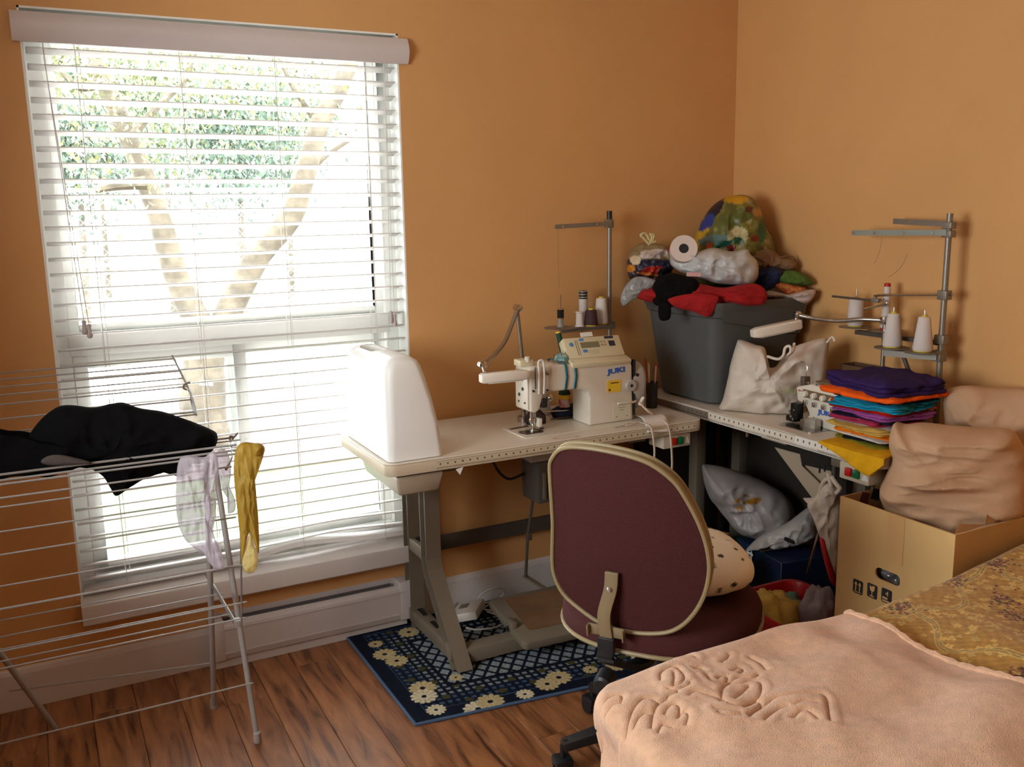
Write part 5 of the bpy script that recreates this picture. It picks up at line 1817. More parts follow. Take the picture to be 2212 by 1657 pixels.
# wire yarn arm
w0, w1 = P(2058, 637, x=sx), P(1895, 638, x=sx - 0.01)
MB().tube(cat_rom([w0, P(1980, 637, x=sx), w1, P(1893, 645, x=sx - 0.01)], 4), 0.0045, 8).build('cross_rod', steel, s2)
MB().box((sx, pyv, P(2036, 637, x=sx).z), (0.03, 0.034, 0.03)).build('rod_clamp', stand_m, s2, bevel=0.003)
MB().tube([P(1798, 640, x=sx - 0.03), P(1885, 649, x=sx - 0.02)], 0.004, 8).build('feeler_rod', dk, s2)
MB().tube(cat_rom([P(1880, 649, x=sx - 0.02), P(1910, 652, x=sx - 0.02), P(1912, 657, x=sx - 0.02), P(1868, 667, x=sx - 0.03)], 5), 0.0042, 8).build('feeler_hook', steel, s2)
MB().box(P(1893, 649, x=sx - 0.02), (0.02, 0.03, 0.014)).build('feeler_clamp', stand_m, s2, bevel=0.002)
# two tray levels
zU = P(1870, 712, x=sx).z
zL = P(1960, 757, x=sx - 0.06).z
MB().box((sx, pyv, zU), (0.03, 0.036, 0.03)).build('tray_clamp', stand_m, s2, bevel=0.003)
MB().bar((sx, pyv, zU - 0.012), (sx + 0.02, P(1842, 720, x=sx).y, zU - 0.016), 0.02, 0.014).build('tray_arm', dk, s2, smooth=False)
MB().bar((sx - 0.02, pyv - 0.006, zL - 0.014), (sx - 0.07, P(1916, 768, x=sx - 0.06).y, zL - 0.016), 0.022, 0.02).build('tray_arm', stand_m, s2, smooth=False)
MB().box((sx - 0.008, pyv, zL - 0.012), (0.034, 0.036, 0.034)).build('tray_clamp', stand_m, s2, bevel=0.003)
MB().tube([(sx - 0.04, pyv + 0.11, zL - 0.02), (sx - 0.02, pyv + 0.03, SZ + 0.06)], 0.007, 10).build('strut', dk, s2)
U1, U2 = P(1847, 706, x=sx + 0.02), P(1912, 708, x=sx + 0.02)
L1, L2 = P(1926, 760, x=sx - 0.06), P(1993, 752, x=sx - 0.06)
for c, z in ((U1, zU), (U2, zU), (L1, zL), (L2, zL)):
    c.z = z
    spool_disc(s2, c, 0.055)
    pin(s2, c, 0.135)
zz = Vector((0, 0, 0.004))
cone(U1 + zz, 0.028, 0.0245, 0.098, wthread, 'fat white thread cone with yellow tip on the upper tray beside lamp arm')
c = U2 + zz
t = thing('thread_tube', 'slim white thread tube with red ends on the upper tray', 'thread tube', c)
MB().lathe([(0.016, 0.006), (0.0165, 0.01), (0.010, 0.148)], c, 20).build('thread', wthread, t)
MB().lathe([(0.0165, 0), (0.0165, 0.008), (0, 0.008)], c, 20).build('cone_base', mat('pen_red', (0, 0, 0)), t)
MB().lathe([(0.0105, 0.148), (0.0105, 0.158), (0.006, 0.160), (0, 0.16)], c, 20).build('cone_tip', mat('cap_red', srgb(180, 24, 26), 0.5), t)
for c, lab in ((L1, 'tall white thread cone standing at the outer end of the lower tray'), (L2, 'tall white thread cone beside the pole on the lower tray')):
    cone(c + zz, 0.031, 0.019, 0.112, wthread, lab)
th = mat('loose_thread', srgb(96, 82, 66), 0.8)
MB().tube(cat_rom([P(1905, 512, x=sx - 0.02), P(1902, 535, x=sx - 0.02), P(1894, 560, x=sx - 0.03), P(1888, 568, x=sx - 0.03)], 5), 0.0006, 4).build('thread_end', th, s2)
MB().tube(cat_rom([P(1960, 548, x=sx - 0.02), P(1948, 575, x=sx - 0.02), P(1930, 592, x=sx - 0.03), P(1920, 598, x=sx - 0.03)], 5), 0.0006, 4).build('thread_end', th, s2)
MB().tube([P(1205, 495, y=-0.11), P(1206, 560, y=-0.11), P(1208, 624, y=-0.11)], 0.0005, 4).build('thread_end', th, s1)

# ================================================================== SOFT THINGS: traced outlines with real thickness
def vplane(q, tilt=None):
    """vertical plane through q that faces the camera side of the room"""
    q = Vector(q)
    n = Vector((CAM.x - q.x, CAM.y - q.y, 0)).normalized()

    def f(px, py):
        d = ray(px, py)
        return CAM + d * ((q - CAM).dot(n) / d.dot(n))
    return f, n


def pillow(name, q, pxs, depth, m, parent=None, seed=0, fold=0.012, fscale=9.0, stretch=(1, 1, 1), back=None, nr=24, sub=6, power=0.6, normal=None, zmin=None, ridge=0.0, rdir=(0, 0, 1), rfreq=40.0, sag=None, smooth_a=180, crease=None):
    f, n = vplane(q)
    if normal is not None:
        n = Vector(normal).normalized()
        q = Vector(q)
        f = lambda px, py: CAM + ray(px, py) * ((q - CAM).dot(n) / ray(px, py).dot(n))
    ring = cat_rom([f(*p) for p in pxs], sub, closed=True)
    c = sum(ring, Vector()) / len(ring)
    back = depth if back is None else back
    crease = fold * 0.55 if crease is None else crease
    rings = []

    def ripple(p, s):
        v = Vector((p.x * stretch[0], p.y * stretch[1], p.z * stretch[2]))
        d = fold * (1.6 * fbm(v * fscale + Vector((seed * 5.7, seed, 0)), 1, 3) - 0.8 * abs(fbm(v * fscale * 2.1 + Vector((0, seed * 3.1, 1)), 1, 2)))
        if crease:
            w1 = Vector((v.x + 0.03 * fbm(v * 6, 1, 2), v.y, v.z + 0.03 * fbm(v * 6 + Vector((3, 1, 7)), 1, 2)))
            k1 = 1 - abs(noise.noise(w1 * fscale * 1.5 + Vector((seed, 2.3, seed * 1.7))))
            k2 = 1 - abs(noise.noise(w1 * fscale * 3.3 + Vector((seed * 2.2, 5, 1))))
            d += crease * (1.5 * k1 ** 9 + 0.7 * k2 ** 8 - 0.5)
        if ridge:
            d += ridge * math.sin(rfreq * (p - c).dot(Vector(rdir)) + 4 * fbm(p * 5, 1, 2))
        return d
    for side, dd in ((1, depth), (-1, back)):
        rr = []
        for k in range(nr):
            s = (k + 0.03) / (nr - 1 + 0.03)
            rg = []
            for p in ring:
                b_ = c + (p - c) * s
                h = dd * (max(0.0, 1 - s ** 2.4)) ** power
                o = ripple(b_, s) * (1 - s ** 6 * 0.6)
                w = b_ + n * (side * h + o)
                if zmin is not None and w.z < zmin:
                    w.z = zmin
                rg.append(w)
            rr.append(rg)
        rings.append(rr)
    seq = rings[0] + rings[1][::-1][1:]
    mb = MB()
    N = len(ring)
    for rg in seq:
        mb.v += rg
    for i in range(len(seq) - 1):
        for k in range(N):
            k2 = (k + 1) % N
            mb.f.append((i * N + k, i * N + k2, (i + 1) * N + k2, (i + 1) * N + k))
    mb.f.append(tuple(range(N))[::-1])
    mb.f.append(tuple((len(seq) - 1) * N + k for k in range(N)))
    return mb.build(name, m, parent, smooth=True, angle=smooth_a)


# ---------------------------------------------------------------- grey storage tote in the corner
tote_m = mat('tote_grey_plastic', srgb(86, 88, 88), 0.45, var=0.08, vscale=6, spec=0.4)
tt = thing('storage_tote', 'large dark grey plastic storage tote in the room corner on the overlock table', 'storage tote', (-0.26, -0.27, SZ))
TZ1 = 1.165


def tote_ring(z, grow, r=0.05):
    k = (z - SZ) / (TZ1 - SZ)
    xa, xb = -0.448 - 0.045 * k - grow, -0.075 + 0.045 * k + grow
    ya, yb = -0.440 - 0.050 * k - grow, -0.095 + 0.045 * k + grow
    return [Vector((x, y, z)) for x, y in rrect(xb - xa, yb - ya, r, 7, (xa + xb) / 2, (ya + yb) / 2)]


mb = MB()
mb.loft([tote_ring(SZ + 0.001, -0.02), tote_ring(SZ + 0.012, 0), tote_ring(0.98, 0), tote_ring(TZ1, 0), tote_ring(TZ1, -0.006), tote_ring(0.98, -0.006), tote_ring(SZ + 0.02, -0.008)])
mb.build('bin', tote_m, tt, smooth=True, angle=40)
mb = MB()
mb.loft([tote_ring(TZ1 - 0.028, 0.004), tote_ring(TZ1 - 0.028, 0.013), tote_ring(TZ1 - 0.004, 0.015), tote_ring(TZ1 + 0.002, 0.012), tote_ring(TZ1 + 0.002, -0.008), tote_ring(TZ1 - 0.01, -0.008)], caps=False)
mb.build('rim', tote_m, tt, smooth=True, angle=40)
# stepped collar below the rim: shallow at the left side, deep over the front
top_r, bot_r = tote_ring(TZ1 - 0.028, 0.010), []
for p in top_r:
    deep = smoothstep(-0.47, -0.40, p.x)
    zb2 = TZ1 - 0.05 - 0.085 * deep
    k = (zb2 - SZ) / (TZ1 - SZ)
    bot_r.append((p, zb2))
r2 = []
for i, (p, zb2) in enumerate(bot_r):
    r2.append(tote_ring(zb2, 0.009)[i])
r3 = [tote_ring(zb2 - 0.006, 0.0)[i] for i, (p, zb2) in enumerate(bot_r)]
MB().loft([top_r, r2, r3], caps=False).build('collar', tote_m, tt, smooth=True, angle=40)
MB().prism(rrect(0.40, 0.36, 0.05, 5, -0.262, -0.268), 0.01, Matrix.Translation((0, 0, 1.125))).build('fill_board', mat('dark_cloth_fill', srgb(40, 36, 38), 0.95), tt, smooth=False)

# ---------------------------------------------------------------- heap of fabrics and bags on the tote
red_c = mat('red_fabric', srgb(160, 8, 12), 0.9, var=0.2, vscale=14, bump=0.25, bscale=220)
black_c = mat('black_fabric', srgb(14, 11, 10), 0.97, spec=0.15, bump=0.3, bscale=240)
clear_bag = mat('white_plastic_film', srgb(196, 194, 192), 0.32, var=0.16, vscale=9, spec=0.5)
grey_bag = mat('grey_plastic_film', srgb(190, 188, 186), 0.28, var=0.2, vscale=11, spec=0.5, trans=0.12)
taupe = mat('taupe_bag', srgb(136, 104, 74), 0.75, var=0.25, vscale=8)

# the big printed bag at the back
o = pillow('printed_bag', (-0.20, -0.20, 1.32), [(1497, 610), (1495, 540), (1505, 500), (1530, 455), (1560, 430), (1592, 421), (1620, 425), (1640, 445), (1655, 490), (1672, 525), (1672, 570), (1640, 600), (1560, 625)], 0.13, None, None, 4, 0.02, 7, back=0.12, nr=22, sub=8)
o.data.materials.append(mat('printed_bag_film', (0.4, 0.4, 0.2), 0.42, attr='Col', var=0.15, vscale=16, bump=0.35, bscale=30))
V = np.array([tuple(v.co) for v in o.data.vertices])
vl = [Vector(v) for v in V]
pc = []
for p in vl:
    d = p - CAM
    zc_ = d.dot(_fw)
    pc.append((1106 + FPX * d.dot(_rt) / zc_, 828.5 + FPX * d.dot(_dn) / zc_))
pc = np.array(pc)
cc = np.tile(np.array(srgb(128, 122, 56)), (len(V), 1))
nz = np.array([fbm(p * 14, 1, 3) for p in vl])
cc[nz > 0.15] = np.array(srgb(98, 98, 48))
cc[nz < -0.34] = np.array(srgb(160, 150, 104))


def blot(px, py, rx, ry, col, rot=0.0, jag=0.15):
    dx, dy = pc[:, 0] - px, pc[:, 1] - py
    a = R(rot)
    u = (dx * math.cos(a) + dy * math.sin(a)) / rx
    v = (-dx * math.sin(a) + dy * math.cos(a)) / ry
    cc[(np.hypot(u, v) + jag * nz) < 1] = np.array(col)


blot(1590, 430, 26, 10, srgb(214, 164, 30))
blot(1512, 500, 16, 44, srgb(196, 156, 44), 30)
blot(1540, 460, 11, 36, srgb(20, 22, 46), 38)
blot(1527, 480, 12, 22, srgb(26, 58, 140), 40)
blot(1545, 520, 36, 14, srgb(92, 120, 116), -4)
blot(1590, 470, 40, 16, srgb(92, 96, 40), -20)
blot(1595, 507, 22, 18, srgb(196, 186, 140))
blot(1588, 516, 16, 11, srgb(176, 166, 116))
blot(1594, 520, 12, 8, srgb(30, 78, 50))
blot(1646, 500, 9, 26, srgb(20, 90, 52), 4)
blot(1632, 515, 10, 8, srgb(120, 24, 24))
blot(1560, 528, 22, 7, srgb(28, 84, 62), -12)
blot(1532, 532, 9, 7, srgb(210, 96, 60), -40)
blot(1578, 536, 12, 6, srgb(110, 26, 30))
blot(1618, 452, 8, 6, srgb(96, 30, 26))
blot(1640, 460, 14, 8, srgb(196, 150, 90))
colour(o, cc)
tag(o, 'big yellow green printed bag stuffed full on top of the heap', 'bag')

o = pillow('tied_bag', (-0.13, -0.34, 1.27), [(1590, 545), (1630, 530), (1662, 538), (1690, 555), (1716, 562), (1718, 580), (1690, 590), (1668, 592), (1640, 590), (1600, 580)], 0.06, taupe, None, 5, 0.012, 12, back=0.06)
tag(o, 'tied taupe bag slumped behind the white plastic bag on the heap', 'bag')
MB().tube(cat_rom([P(1652, 536, y=-0.40), P(1662, 545, y=-0.40), P(1668, 560, y=-0.40), P(1664, 572, y=-0.40)], 5), 0.005, 7).build('tie_knot', taupe, o)
MB().tube(cat_rom([P(1680, 558, y=-0.40), P(1705, 552, y=-0.40), P(1718, 562, y=-0.40), P(1712, 578, y=-0.40)], 5), 0.003, 7).build('tie_loop', taupe, o)

o = pillow('scrap_bag', (-0.40, -0.20, 1.24), [(1354, 570), (1360, 545), (1378, 528), (1400, 524), (1430, 528), (1452, 545), (1456, 575), (1440, 600), (1410, 610), (1375, 610), (1358, 600)], 0.085, None, None, 6, 0.020, 12, back=0.085, nr=26, sub=8)
o.data.materials.append(mat('scrap_bag_film', (0.4, 0.4, 0.2), 0.4, attr='Col', bump=0.3, bscale=40))
vl = [Vector(v.co) for v in o.data.vertices]
pc = np.array([(1106 + FPX * (p - CAM).dot(_rt) / (p - CAM).dot(_fw), 828.5 + FPX * (p - CAM).dot(_dn) / (p - CAM).dot(_fw)) for p in vl])
nz = np.array([fbm(p * 22, 1, 3) for p in vl])
cc = np.tile(np.array(srgb(142, 120, 84)), (len(vl), 1))
cc[pc[:, 1] > 560] = np.array(srgb(46, 46, 66))
blot(1420, 548, 32, 10, srgb(206, 192, 186), -8, 0.4)
blot(1448, 540, 8, 10, srgb(150, 46, 52))
blot(1372, 562, 12, 10, srgb(214, 192, 160), 20)
blot(1362, 580, 10, 8, srgb(206, 130, 40))
blot(1410, 585, 26, 10, srgb(176, 40, 34), -8)
blot(1398, 592, 24, 3, srgb(214, 120, 44), 8)
blot(1435, 590, 14, 12, srgb(24, 20, 26))
blot(1390, 600, 40, 5, srgb(40, 26, 28), 4)
colour(o, cc)
tag(o, 'clear bag of colourful fabric scraps tied with a pale bow', 'bag')
bow = mat('pale_ribbon', srgb(206, 196, 150), 0.7)
for pts in ([(1402, 528), (1390, 514), (1384, 508), (1394, 504), (1402, 518)], [(1402, 528), (1408, 512), (1404, 506), (1412, 508), (1408, 522)], [(1402, 526), (1416, 522)]):
    MB().tube(cat_rom([P(a, c_, y=-0.26) for a, c_ in pts], 4), 0.0045, 6).build('bow', bow, o)

o = pillow('white_carrier_bag', (-0.30, -0.42, 1.26), [(1448, 570), (1450, 548), (1462, 538), (1478, 545), (1500, 546), (1540, 535), (1580, 543), (1612, 538), (1622, 550), (1636, 566), (1638, 595), (1626, 612), (1600, 616), (1550, 613), (1510, 603), (1470, 588)], 0.085, clear_bag, None, 7, 0.014, 11, back=0.075, nr=20)
tag(o, 'white plastic carrier bag lying full across the top of the tote heap', 'plastic bag')
q = P(1495, 594, y=-0.51)
MB().box(q + Vector((0.004, -0.004, 0.002)), (0.05, 0.002, 0.014), rot=(0, R(2), R(-25))).build('pink_print', mat('pink_faded_print', srgb(206, 160, 156), 0.6), o, smooth=False)

# roll of white interfacing
rc = P(1476, 540, y=-0.30)
f_, n_ = vplane(rc)
rol = thing('tape_roll', 'white roll of paper tape standing on edge behind the carrier bag', 'tape roll', rc - Vector((0, 0, 0.045)))
d_ = (n_ + Vector((0.1, 0, 0.25))).normalized()
s_, u_ = frame(d_)
mb = MB()
rin, rout, hw_ = 0.018, 0.050, 0.026
rgs = []
for r_, h_ in ((rin, -hw_), (rout, -hw_), (rout, hw_), (rin, hw_), (rin, -hw_)):
    rgs.append([rc + (s_ * math.cos(a) + u_ * math.sin(a)) * r_ + d_ * h_ for a in [2 * math.pi * k / 32 for k in range(32)]])
MB().loft(rgs, caps=False).build('tape', mat('tape_white', srgb(214, 196, 186), 0.7), rol, angle=30)
MB().tube([rc - d_ * hw_, rc + d_ * (hw_ - 0.004)], rin, 20).build('core', dark_pl, rol)

o = pillow('plastic_flap', (-0.50, -0.36, 1.19), [(1340, 648), (1346, 625), (1368, 600), (1392, 598), (1414, 604), (1422, 612), (1395, 630), (1368, 648), (1347, 661)], 0.014, grey_bag, None, 9, 0.008, 20, back=0.01, nr=12)
tag(o, 'translucent plastic bag flap hanging off the left rim of the tote', 'plastic bag')
o = pillow('red_cloth', (-0.36, -0.50, 1.18), [(1372, 640), (1390, 625), (1440, 618), (1500, 612), (1560, 622), (1620, 612), (1648, 620), (1658, 640), (1650, 656), (1620, 661), (1575, 656), (1520, 658), (1445, 656), (1400, 652)], 0.05, red_c, None, 10, 0.012, 12, back=0.09, nr=20, ridge=0.005, rdir=(0.3, 0, 1), rfreq=170)
tag(o, 'bright red cloth folded over the front rim of the tote', 'cloth')
pillow('drooping_corner', (-0.43, -0.545, 1.16), [(1445, 645), (1500, 634), (1550, 640), (1546, 660), (1538, 678), (1527, 685), (1495, 673), (1455, 662)], 0.014, red_c, o, 18, 0.006, 14, back=0.02)
o = pillow('black_garment', (-0.47, -0.42, 1.19), [(1408, 640), (1412, 612), (1430, 596), (1452, 590), (1480, 596), (1505, 604), (1512, 625), (1500, 645), (1470, 655), (1450, 664), (1430, 664), (1412, 656)], 0.055, black_c, None, 11, 0.010, 11, back=0.06)
tag(o, 'black garment draped over the tote corner with a dangling strap', 'garment')
pillow('strap', (-0.53, -0.46, 1.15), [(1424, 655), (1447, 655), (1447, 688), (1425, 690)], 0.008, black_c, o, 12, 0.002, 12, nr=6)
navy2 = mat('blue_cloth', srgb(26, 32, 66), 0.9)
o = pillow('navy_garment', (-0.12, -0.43, 1.22), [(1630, 590), (1650, 578), (1672, 576), (1690, 584), (1690, 600), (1676, 618), (1655, 628), (1636, 620)], 0.045, navy2, None, 13, 0.01, 14)
tag(o, 'navy garment bundled between the white bag and green cloth', 'garment')
o = pillow('green_cloth', (-0.075, -0.46, 1.225), [(1662, 596), (1680, 588), (1710, 584), (1735, 592), (1755, 606), (1750, 616), (1715, 616), (1685, 610)], 0.05, mat('green_fleece', srgb(84, 112, 40), 0.95, bump=0.8, bscale=120, var=0.2, vscale=40), None, 14, 0.010, 14)
tag(o, 'grass green fleece cloth folded on the right of the heap', 'cloth')
o = pillow('orange_print_cloth', (-0.085, -0.475, 1.20), [(1674, 616), (1690, 610), (1720, 616), (1742, 622), (1736, 630), (1715, 634), (1700, 638), (1688, 630)], 0.045, mat('orange_print', srgb(190, 72, 36), 0.85, col2=srgb(206, 140, 70), vscale=70), None, 15, 0.008, 20)
tag(o, 'orange printed cloth wedged under the green fleece', 'cloth')
o = pillow('pale_cloth', (-0.10, -0.48, 1.185), [(1652, 640), (1660, 628), (1700, 634), (1730, 628), (1760, 626), (1758, 642), (1742, 656), (1715, 648), (1680, 646)], 0.045, mat('pale_lilac_cloth', srgb(196, 176, 168), 0.8), None, 16, 0.006, 18, ridge=0.003, rfreq=260)
tag(o, 'pale lilac cloth folded on the right rim of the tote', 'cloth')

# ---------------------------------------------------------------- white shopping bag with handles
sb_m = mat('shopping_bag_white', srgb(216, 202, 188), 0.6, var=0.06, vscale=8, bump=0.25, bscale=28)
sb = pillow('shopping_bag', (-0.30, -0.62, 0.90), [(1554, 888), (1562, 860), (1574, 810), (1577, 790), (1590, 745), (1598, 735), (1630, 744), (1652, 752), (1655, 790), (1672, 795), (1700, 778), (1716, 752), (1742, 740), (1788, 732), (1788, 770), (1780, 830), (1745, 870), (1722, 895), (1690, 906), (1640, 910), (1595, 902)], 0.10, sb_m, None, 17, 0.022, 7, back=0.09, nr=22, sub=5, power=0.5, zmin=SZ + 0.002)
tag(sb, 'crumpled white shopping bag with green lettering beside the overlock machine', 'shopping bag')
pts = [P(1658, 770, x=-0.40), P(1680, 776, x=-0.40), P(1692, 768, x=-0.40), P(1696, 752, x=-0.39), P(1706, 748, x=-0.38), P(1708, 760, x=-0.38), P(1700, 768, x=-0.38), P(1712, 760, x=-0.36), P(1716, 742, x=-0.34)]
MB().tube(cat_rom(pts, 4), 0.005, 7).build('handle', sb_m, sb)
MB().tube(cat_rom([P(1786, 740, x=-0.25), P(1798, 728, x=-0.25), P(1803, 738, x=-0.25)], 4), 0.004, 7).build('handle', sb_m, sb)
q = P(1681, 848, x=-0.415)
n3 = Vector((CAM.x - q.x, CAM.y - q.y, 0)).normalized()
xd_ = Vector((-n3.y, n3.x, 0))
text('green_letters', 'Lulu', 0.034, q + n3 * 0.008, xd_, (0, 0, 1), mat('green_print', srgb(140, 150, 92), 0.6), sb)

# ================================================================== BROWN CARTON BEHIND, FOLDED FABRICS, BOX AND BUNDLES
brown_cb = mat('dark_carton', srgb(104, 72, 46), 0.85, var=0.15, vscale=7)
pb_ = thing('paper_carton', 'brown paper carton standing behind the shopping bag against the wall', 'carton', (-0.06, -0.77, SZ))
for nm_, c_, s_ in (('front_panel', (-0.095, -0.775, SZ + 0.085), (0.004, 0.13, 0.165)), ('back_panel', (-0.025, -0.775, SZ + 0.085), (0.004, 0.13, 0.165)), ('side_panel', (-0.06, -0.712, SZ + 0.085), (0.07, 0.004, 0.165)), ('side_panel', (-0.06, -0.838, SZ + 0.085), (0.07, 0.004, 0.165)), ('bottom_panel', (-0.06, -0.775, SZ + 0.003), (0.07, 0.126, 0.004))):
    MB().box(c_, s_).build(nm_, brown_cb, pb_, smooth=False)


def folded(name, cx, cy, z, sx, sy, h, m, label, layers=2, seed=0, rot=0.0, sag=0.0, rag=0.004, tilt=(0, 0)):
    """a folded piece of cloth: soft slab, plies showing at the sides, edges drooping and uneven"""
    base = rrect(sx, sy, min(sx, sy) * 0.10, 5)
    dense = []
    for i in range(len(base)):
        a, c = Vector((*base[i], 0)), Vector((*base[(i + 1) % len(base)], 0))
        n_ = max(1, int((c - a).length / 0.009))
        dense += [a.lerp(c, k / n_) for k in range(n_)]
    ca, sa = math.cos(rot), math.sin(rot)
    rings = []
    prof = []
    for l_ in range(layers):
        for ph, g in ((0.0, 0.955), (0.14, 0.985), (0.5, 1.0), (0.86, 0.985)):
            prof.append(((l_ + ph) / layers, g - 0.02 * (l_ % 2), l_))
    prof.append((1.0, 0.955, layers - 1))

    def und(p, t_):
        w_ = fbm(Vector((p.x * 14 + seed * 3.1, p.y * 14 + 5, seed * 2.0)), 1, 2)
        r_ = max(abs(p.x) / (sx / 2), abs(p.y) / (sy / 2))
        return (0.42 * h * w_) * (0.25 + 0.75 * t_) * (0.3 + 0.7 * r_) - sag * max(0, r_ - 0.55) ** 2
    for t_, g, l_ in prof:
        rg = []
        for p in dense:
            wv = rag * (1.6 * fbm(Vector((p.x * 9 + seed * 3.7, p.y * 9, l_ * 2.7 + seed)), 1, 2) + 0.5 * fbm(Vector((p.x * 40 + seed, p.y * 40, l_ * 3.1)), 1, 2))
            q_ = p * g + p.normalized() * wv
            zz_ = h * t_ + und(p, t_)
            rg.append(Vector((cx + q_.x * ca - q_.y * sa, cy + q_.x * sa + q_.y * ca, max(SZ + 0.001, z + zz_))))
        rings.append(rg)
    for s in (0.86, 0.66, 0.44, 0.2, 0.02):
        rg = []
        for p in dense:
            q_ = p * s * 0.955
            rg.append(Vector((cx + q_.x * ca - q_.y * sa, cy + q_.x * sa + q_.y * ca, z + h + und(q_, 1.0) + 0.05 * h)))
        rings.append(rg)
    mb = MB().loft(rings)
    return tag(mb.build(name, m, None, smooth=True, angle=75), label, 'folded fabric', 'folded fabrics stacked on the overlock table')


def cl(name, c, **k):
    return mat(name, c, 0.88, var=0.15, vscale=30, bump=0.25, bscale=260, spec=0.2, **k)


stk = [  # name, colour, h, sx, sy, dx, dy, layers, label   (from the table upwards)
    ('olive', srgb(128, 122, 30), 0.012, 0.19, 0.21, 0.0, -0.004, 1, 'olive green cloth near the bottom of the fabric stack'),
    ('black', srgb(28, 28, 34), 0.016, 0.18, 0.20, 0.0, -0.012, 2, 'black cloth between olive and white layers of the stack'),
    ('white', srgb(226, 222, 216), 0.007, 0.19, 0.20, 0.0, -0.012, 1, 'thin white cloth under the orange layer of the stack'),
    ('orange', srgb(238, 128, 16), 0.020, 0.20, 0.22, -0.004, -0.008, 2, 'amber orange cloth in the lower half of the stack'),
    ('cream', srgb(222, 184, 96), 0.017, 0.215, 0.235, -0.004, 0.012, 3, 'cream yellow cloth bulging over the amber layer of the stack'),
    ('plum', srgb(196, 168, 172), 0.011, 0.20, 0.215, 0.0, 0.002, 2, 'pale plum and white checked cloth in the stack'),
    ('magenta', srgb(178, 52, 88), 0.013, 0.20, 0.215, 0.0, 0.0, 2, 'raspberry pink cloth beneath the navy layer of the stack'),
    ('navy', srgb(24, 22, 46), 0.010, 0.20, 0.22, 0.0, 0.002, 1, 'thin navy cloth between pink and lilac layers'),
    ('lilac', srgb(158, 80, 150), 0.020, 0.21, 0.245, 0.0, 0.012, 2, 'lilac purple cloth in the middle of the stack'),
    ('scarlet', srgb(196, 24, 16), 0.010, 0.205, 0.235, 0.008, 0.0, 2, 'scarlet red cloth on top of the lilac layer'),
    ('rust', srgb(226, 84, 20), 0.010, 0.205, 0.25, 0.0, 0.008, 2, 'burnt orange cloth beneath the turquoise layer'),
    ('turquoise', srgb(28, 142, 176), 0.026, 0.225, 0.24, 0.012, 0.004, 3, 'turquoise cloth folded thick in the upper stack'),
    ('midnight', srgb(22, 22, 46), 0.016, 0.205, 0.235, -0.002, 0.0, 2, 'midnight blue cloth between turquoise and orange layers'),
    ('flame', srgb(240, 92, 14), 0.016, 0.265, 0.29, 0.006, -0.006, 1, 'bright orange cloth below the purple one near the stack top'),
    ('purple', srgb(50, 30, 84), 0.048, 0.25, 0.27, 0.006, 0.004, 3, 'deep purple cloth on the very top of the stack'),
]
z_ = SZ + 0.004
CX, CYs = -0.345, -1.115
for i, (nm_, c_, h_, sx_, sy_, dx, dy, ly, lab) in enumerate(stk):
    h_ *= 0.80
    jx, jy = 0.012 * math.sin(i * 2.7), 0.012 * math.cos(i * 1.9 + 1)
    folded('folded_cloth', CX + dx + jx, CYs + dy + jy, z_, sx_, sy_, h_, cl('cloth_' + nm_, c_), lab, ly, i + 1, R((-6, 4, -3, 7, -5, 3, -8, 2)[i % 8]), rag=0.016 if i in (4, 6, 9, 11) else 0.010, sag=0.05 if i > 10 else 0.02)
    z_ += h_ * 1.06
# yellow cloth at the bottom, one corner hanging over the table edge
yel = cl('cloth_yellow', srgb(236, 176, 24))
A0, B0, T0 = P(1784, 949, x=SX0 + 0.02), P(1912, 978, x=SX0 - 0.004), P(1885, 1019, x=SX0 - 0.012)


def ysheet(u, v):
    # u along the edge, v from the stack outwards then down
    e = Vector((SX0 - 0.007, A0.y + (B0.y - A0.y) * u, SZ + 0.0035))
    inn = Vector((CX + 0.06, CYs + 0.11 - 0.21 * u, SZ + 0.0035))
    drop = Vector((SX0 - 0.010, e.y, SZ - 0.062 * max(0.02, (u / 0.80) if u < 0.80 else (1 - (u - 0.80) / 0.26))))
    if v < 0.5:
        p = inn.lerp(e, v / 0.5)
        p.z += 0.0012 * math.sin(40 * p.y)
        return p
    t_ = (v - 0.5) / 0.5
    p = e.lerp(drop, t_)
    p.x -= 0.004 * math.sin(9 * u + 2) * t_
    return p


tag(MB().grid(ysheet, 28, 20).build('folded_cloth', yel, None, solid=0.002), 'yellow cloth under the stack with a corner hanging over the table edge', 'folded fabric', 'folded fabrics stacked on the overlock table')

# ---------------------------------------------------------------- cardboard box
cbm = mat('cardboard', srgb(206, 166, 108), 0.85, var=0.10, vscale=5, bump=0.12, bscale=90)
cb_in = mat('cardboard_inside', srgb(172, 124, 76), 0.88, var=0.1, vscale=6)
BXa, BXb, BYa, BYb, BZ = -0.592, -0.03, -1.583, -1.272, 0.66
bx_ = thing('cardboard_box', 'open cardboard box with handling symbols and a torn handle hole', 'box', ((BXa + BXb) / 2, (BYa + BYb) / 2, 0))
BYb = -1.197
hq = P(1917, 1246, x=BXa)
hole = [(hq.y + a, hq.z + c_) for a, c_ in rrect(0.086, 0.034, 0.015, 5)]
wall_ = xprism([(BYa, 0.002), (BYb, 0.002), (BYb, BZ), (BYa, BZ)], BXa, BXa + 0.006).build('side_panel', cbm, bx_, smooth=False)
carve(wall_, xprism(hole, BXa - 0.02, BXa + 0.03))
MB().box(((BXa + BXb) / 2, BYa + 0.003, BZ / 2 + 0.001), (BXb - BXa - 0.012, 0.006, BZ - 0.002)).build('end_panel', cbm, bx_, smooth=False)
MB().box(((BXa + BXb) / 2, BYb - 0.003, BZ / 2 + 0.001), (BXb - BXa - 0.012, 0.006, BZ - 0.002)).build('end_panel', cb_in, bx_, smooth=False)
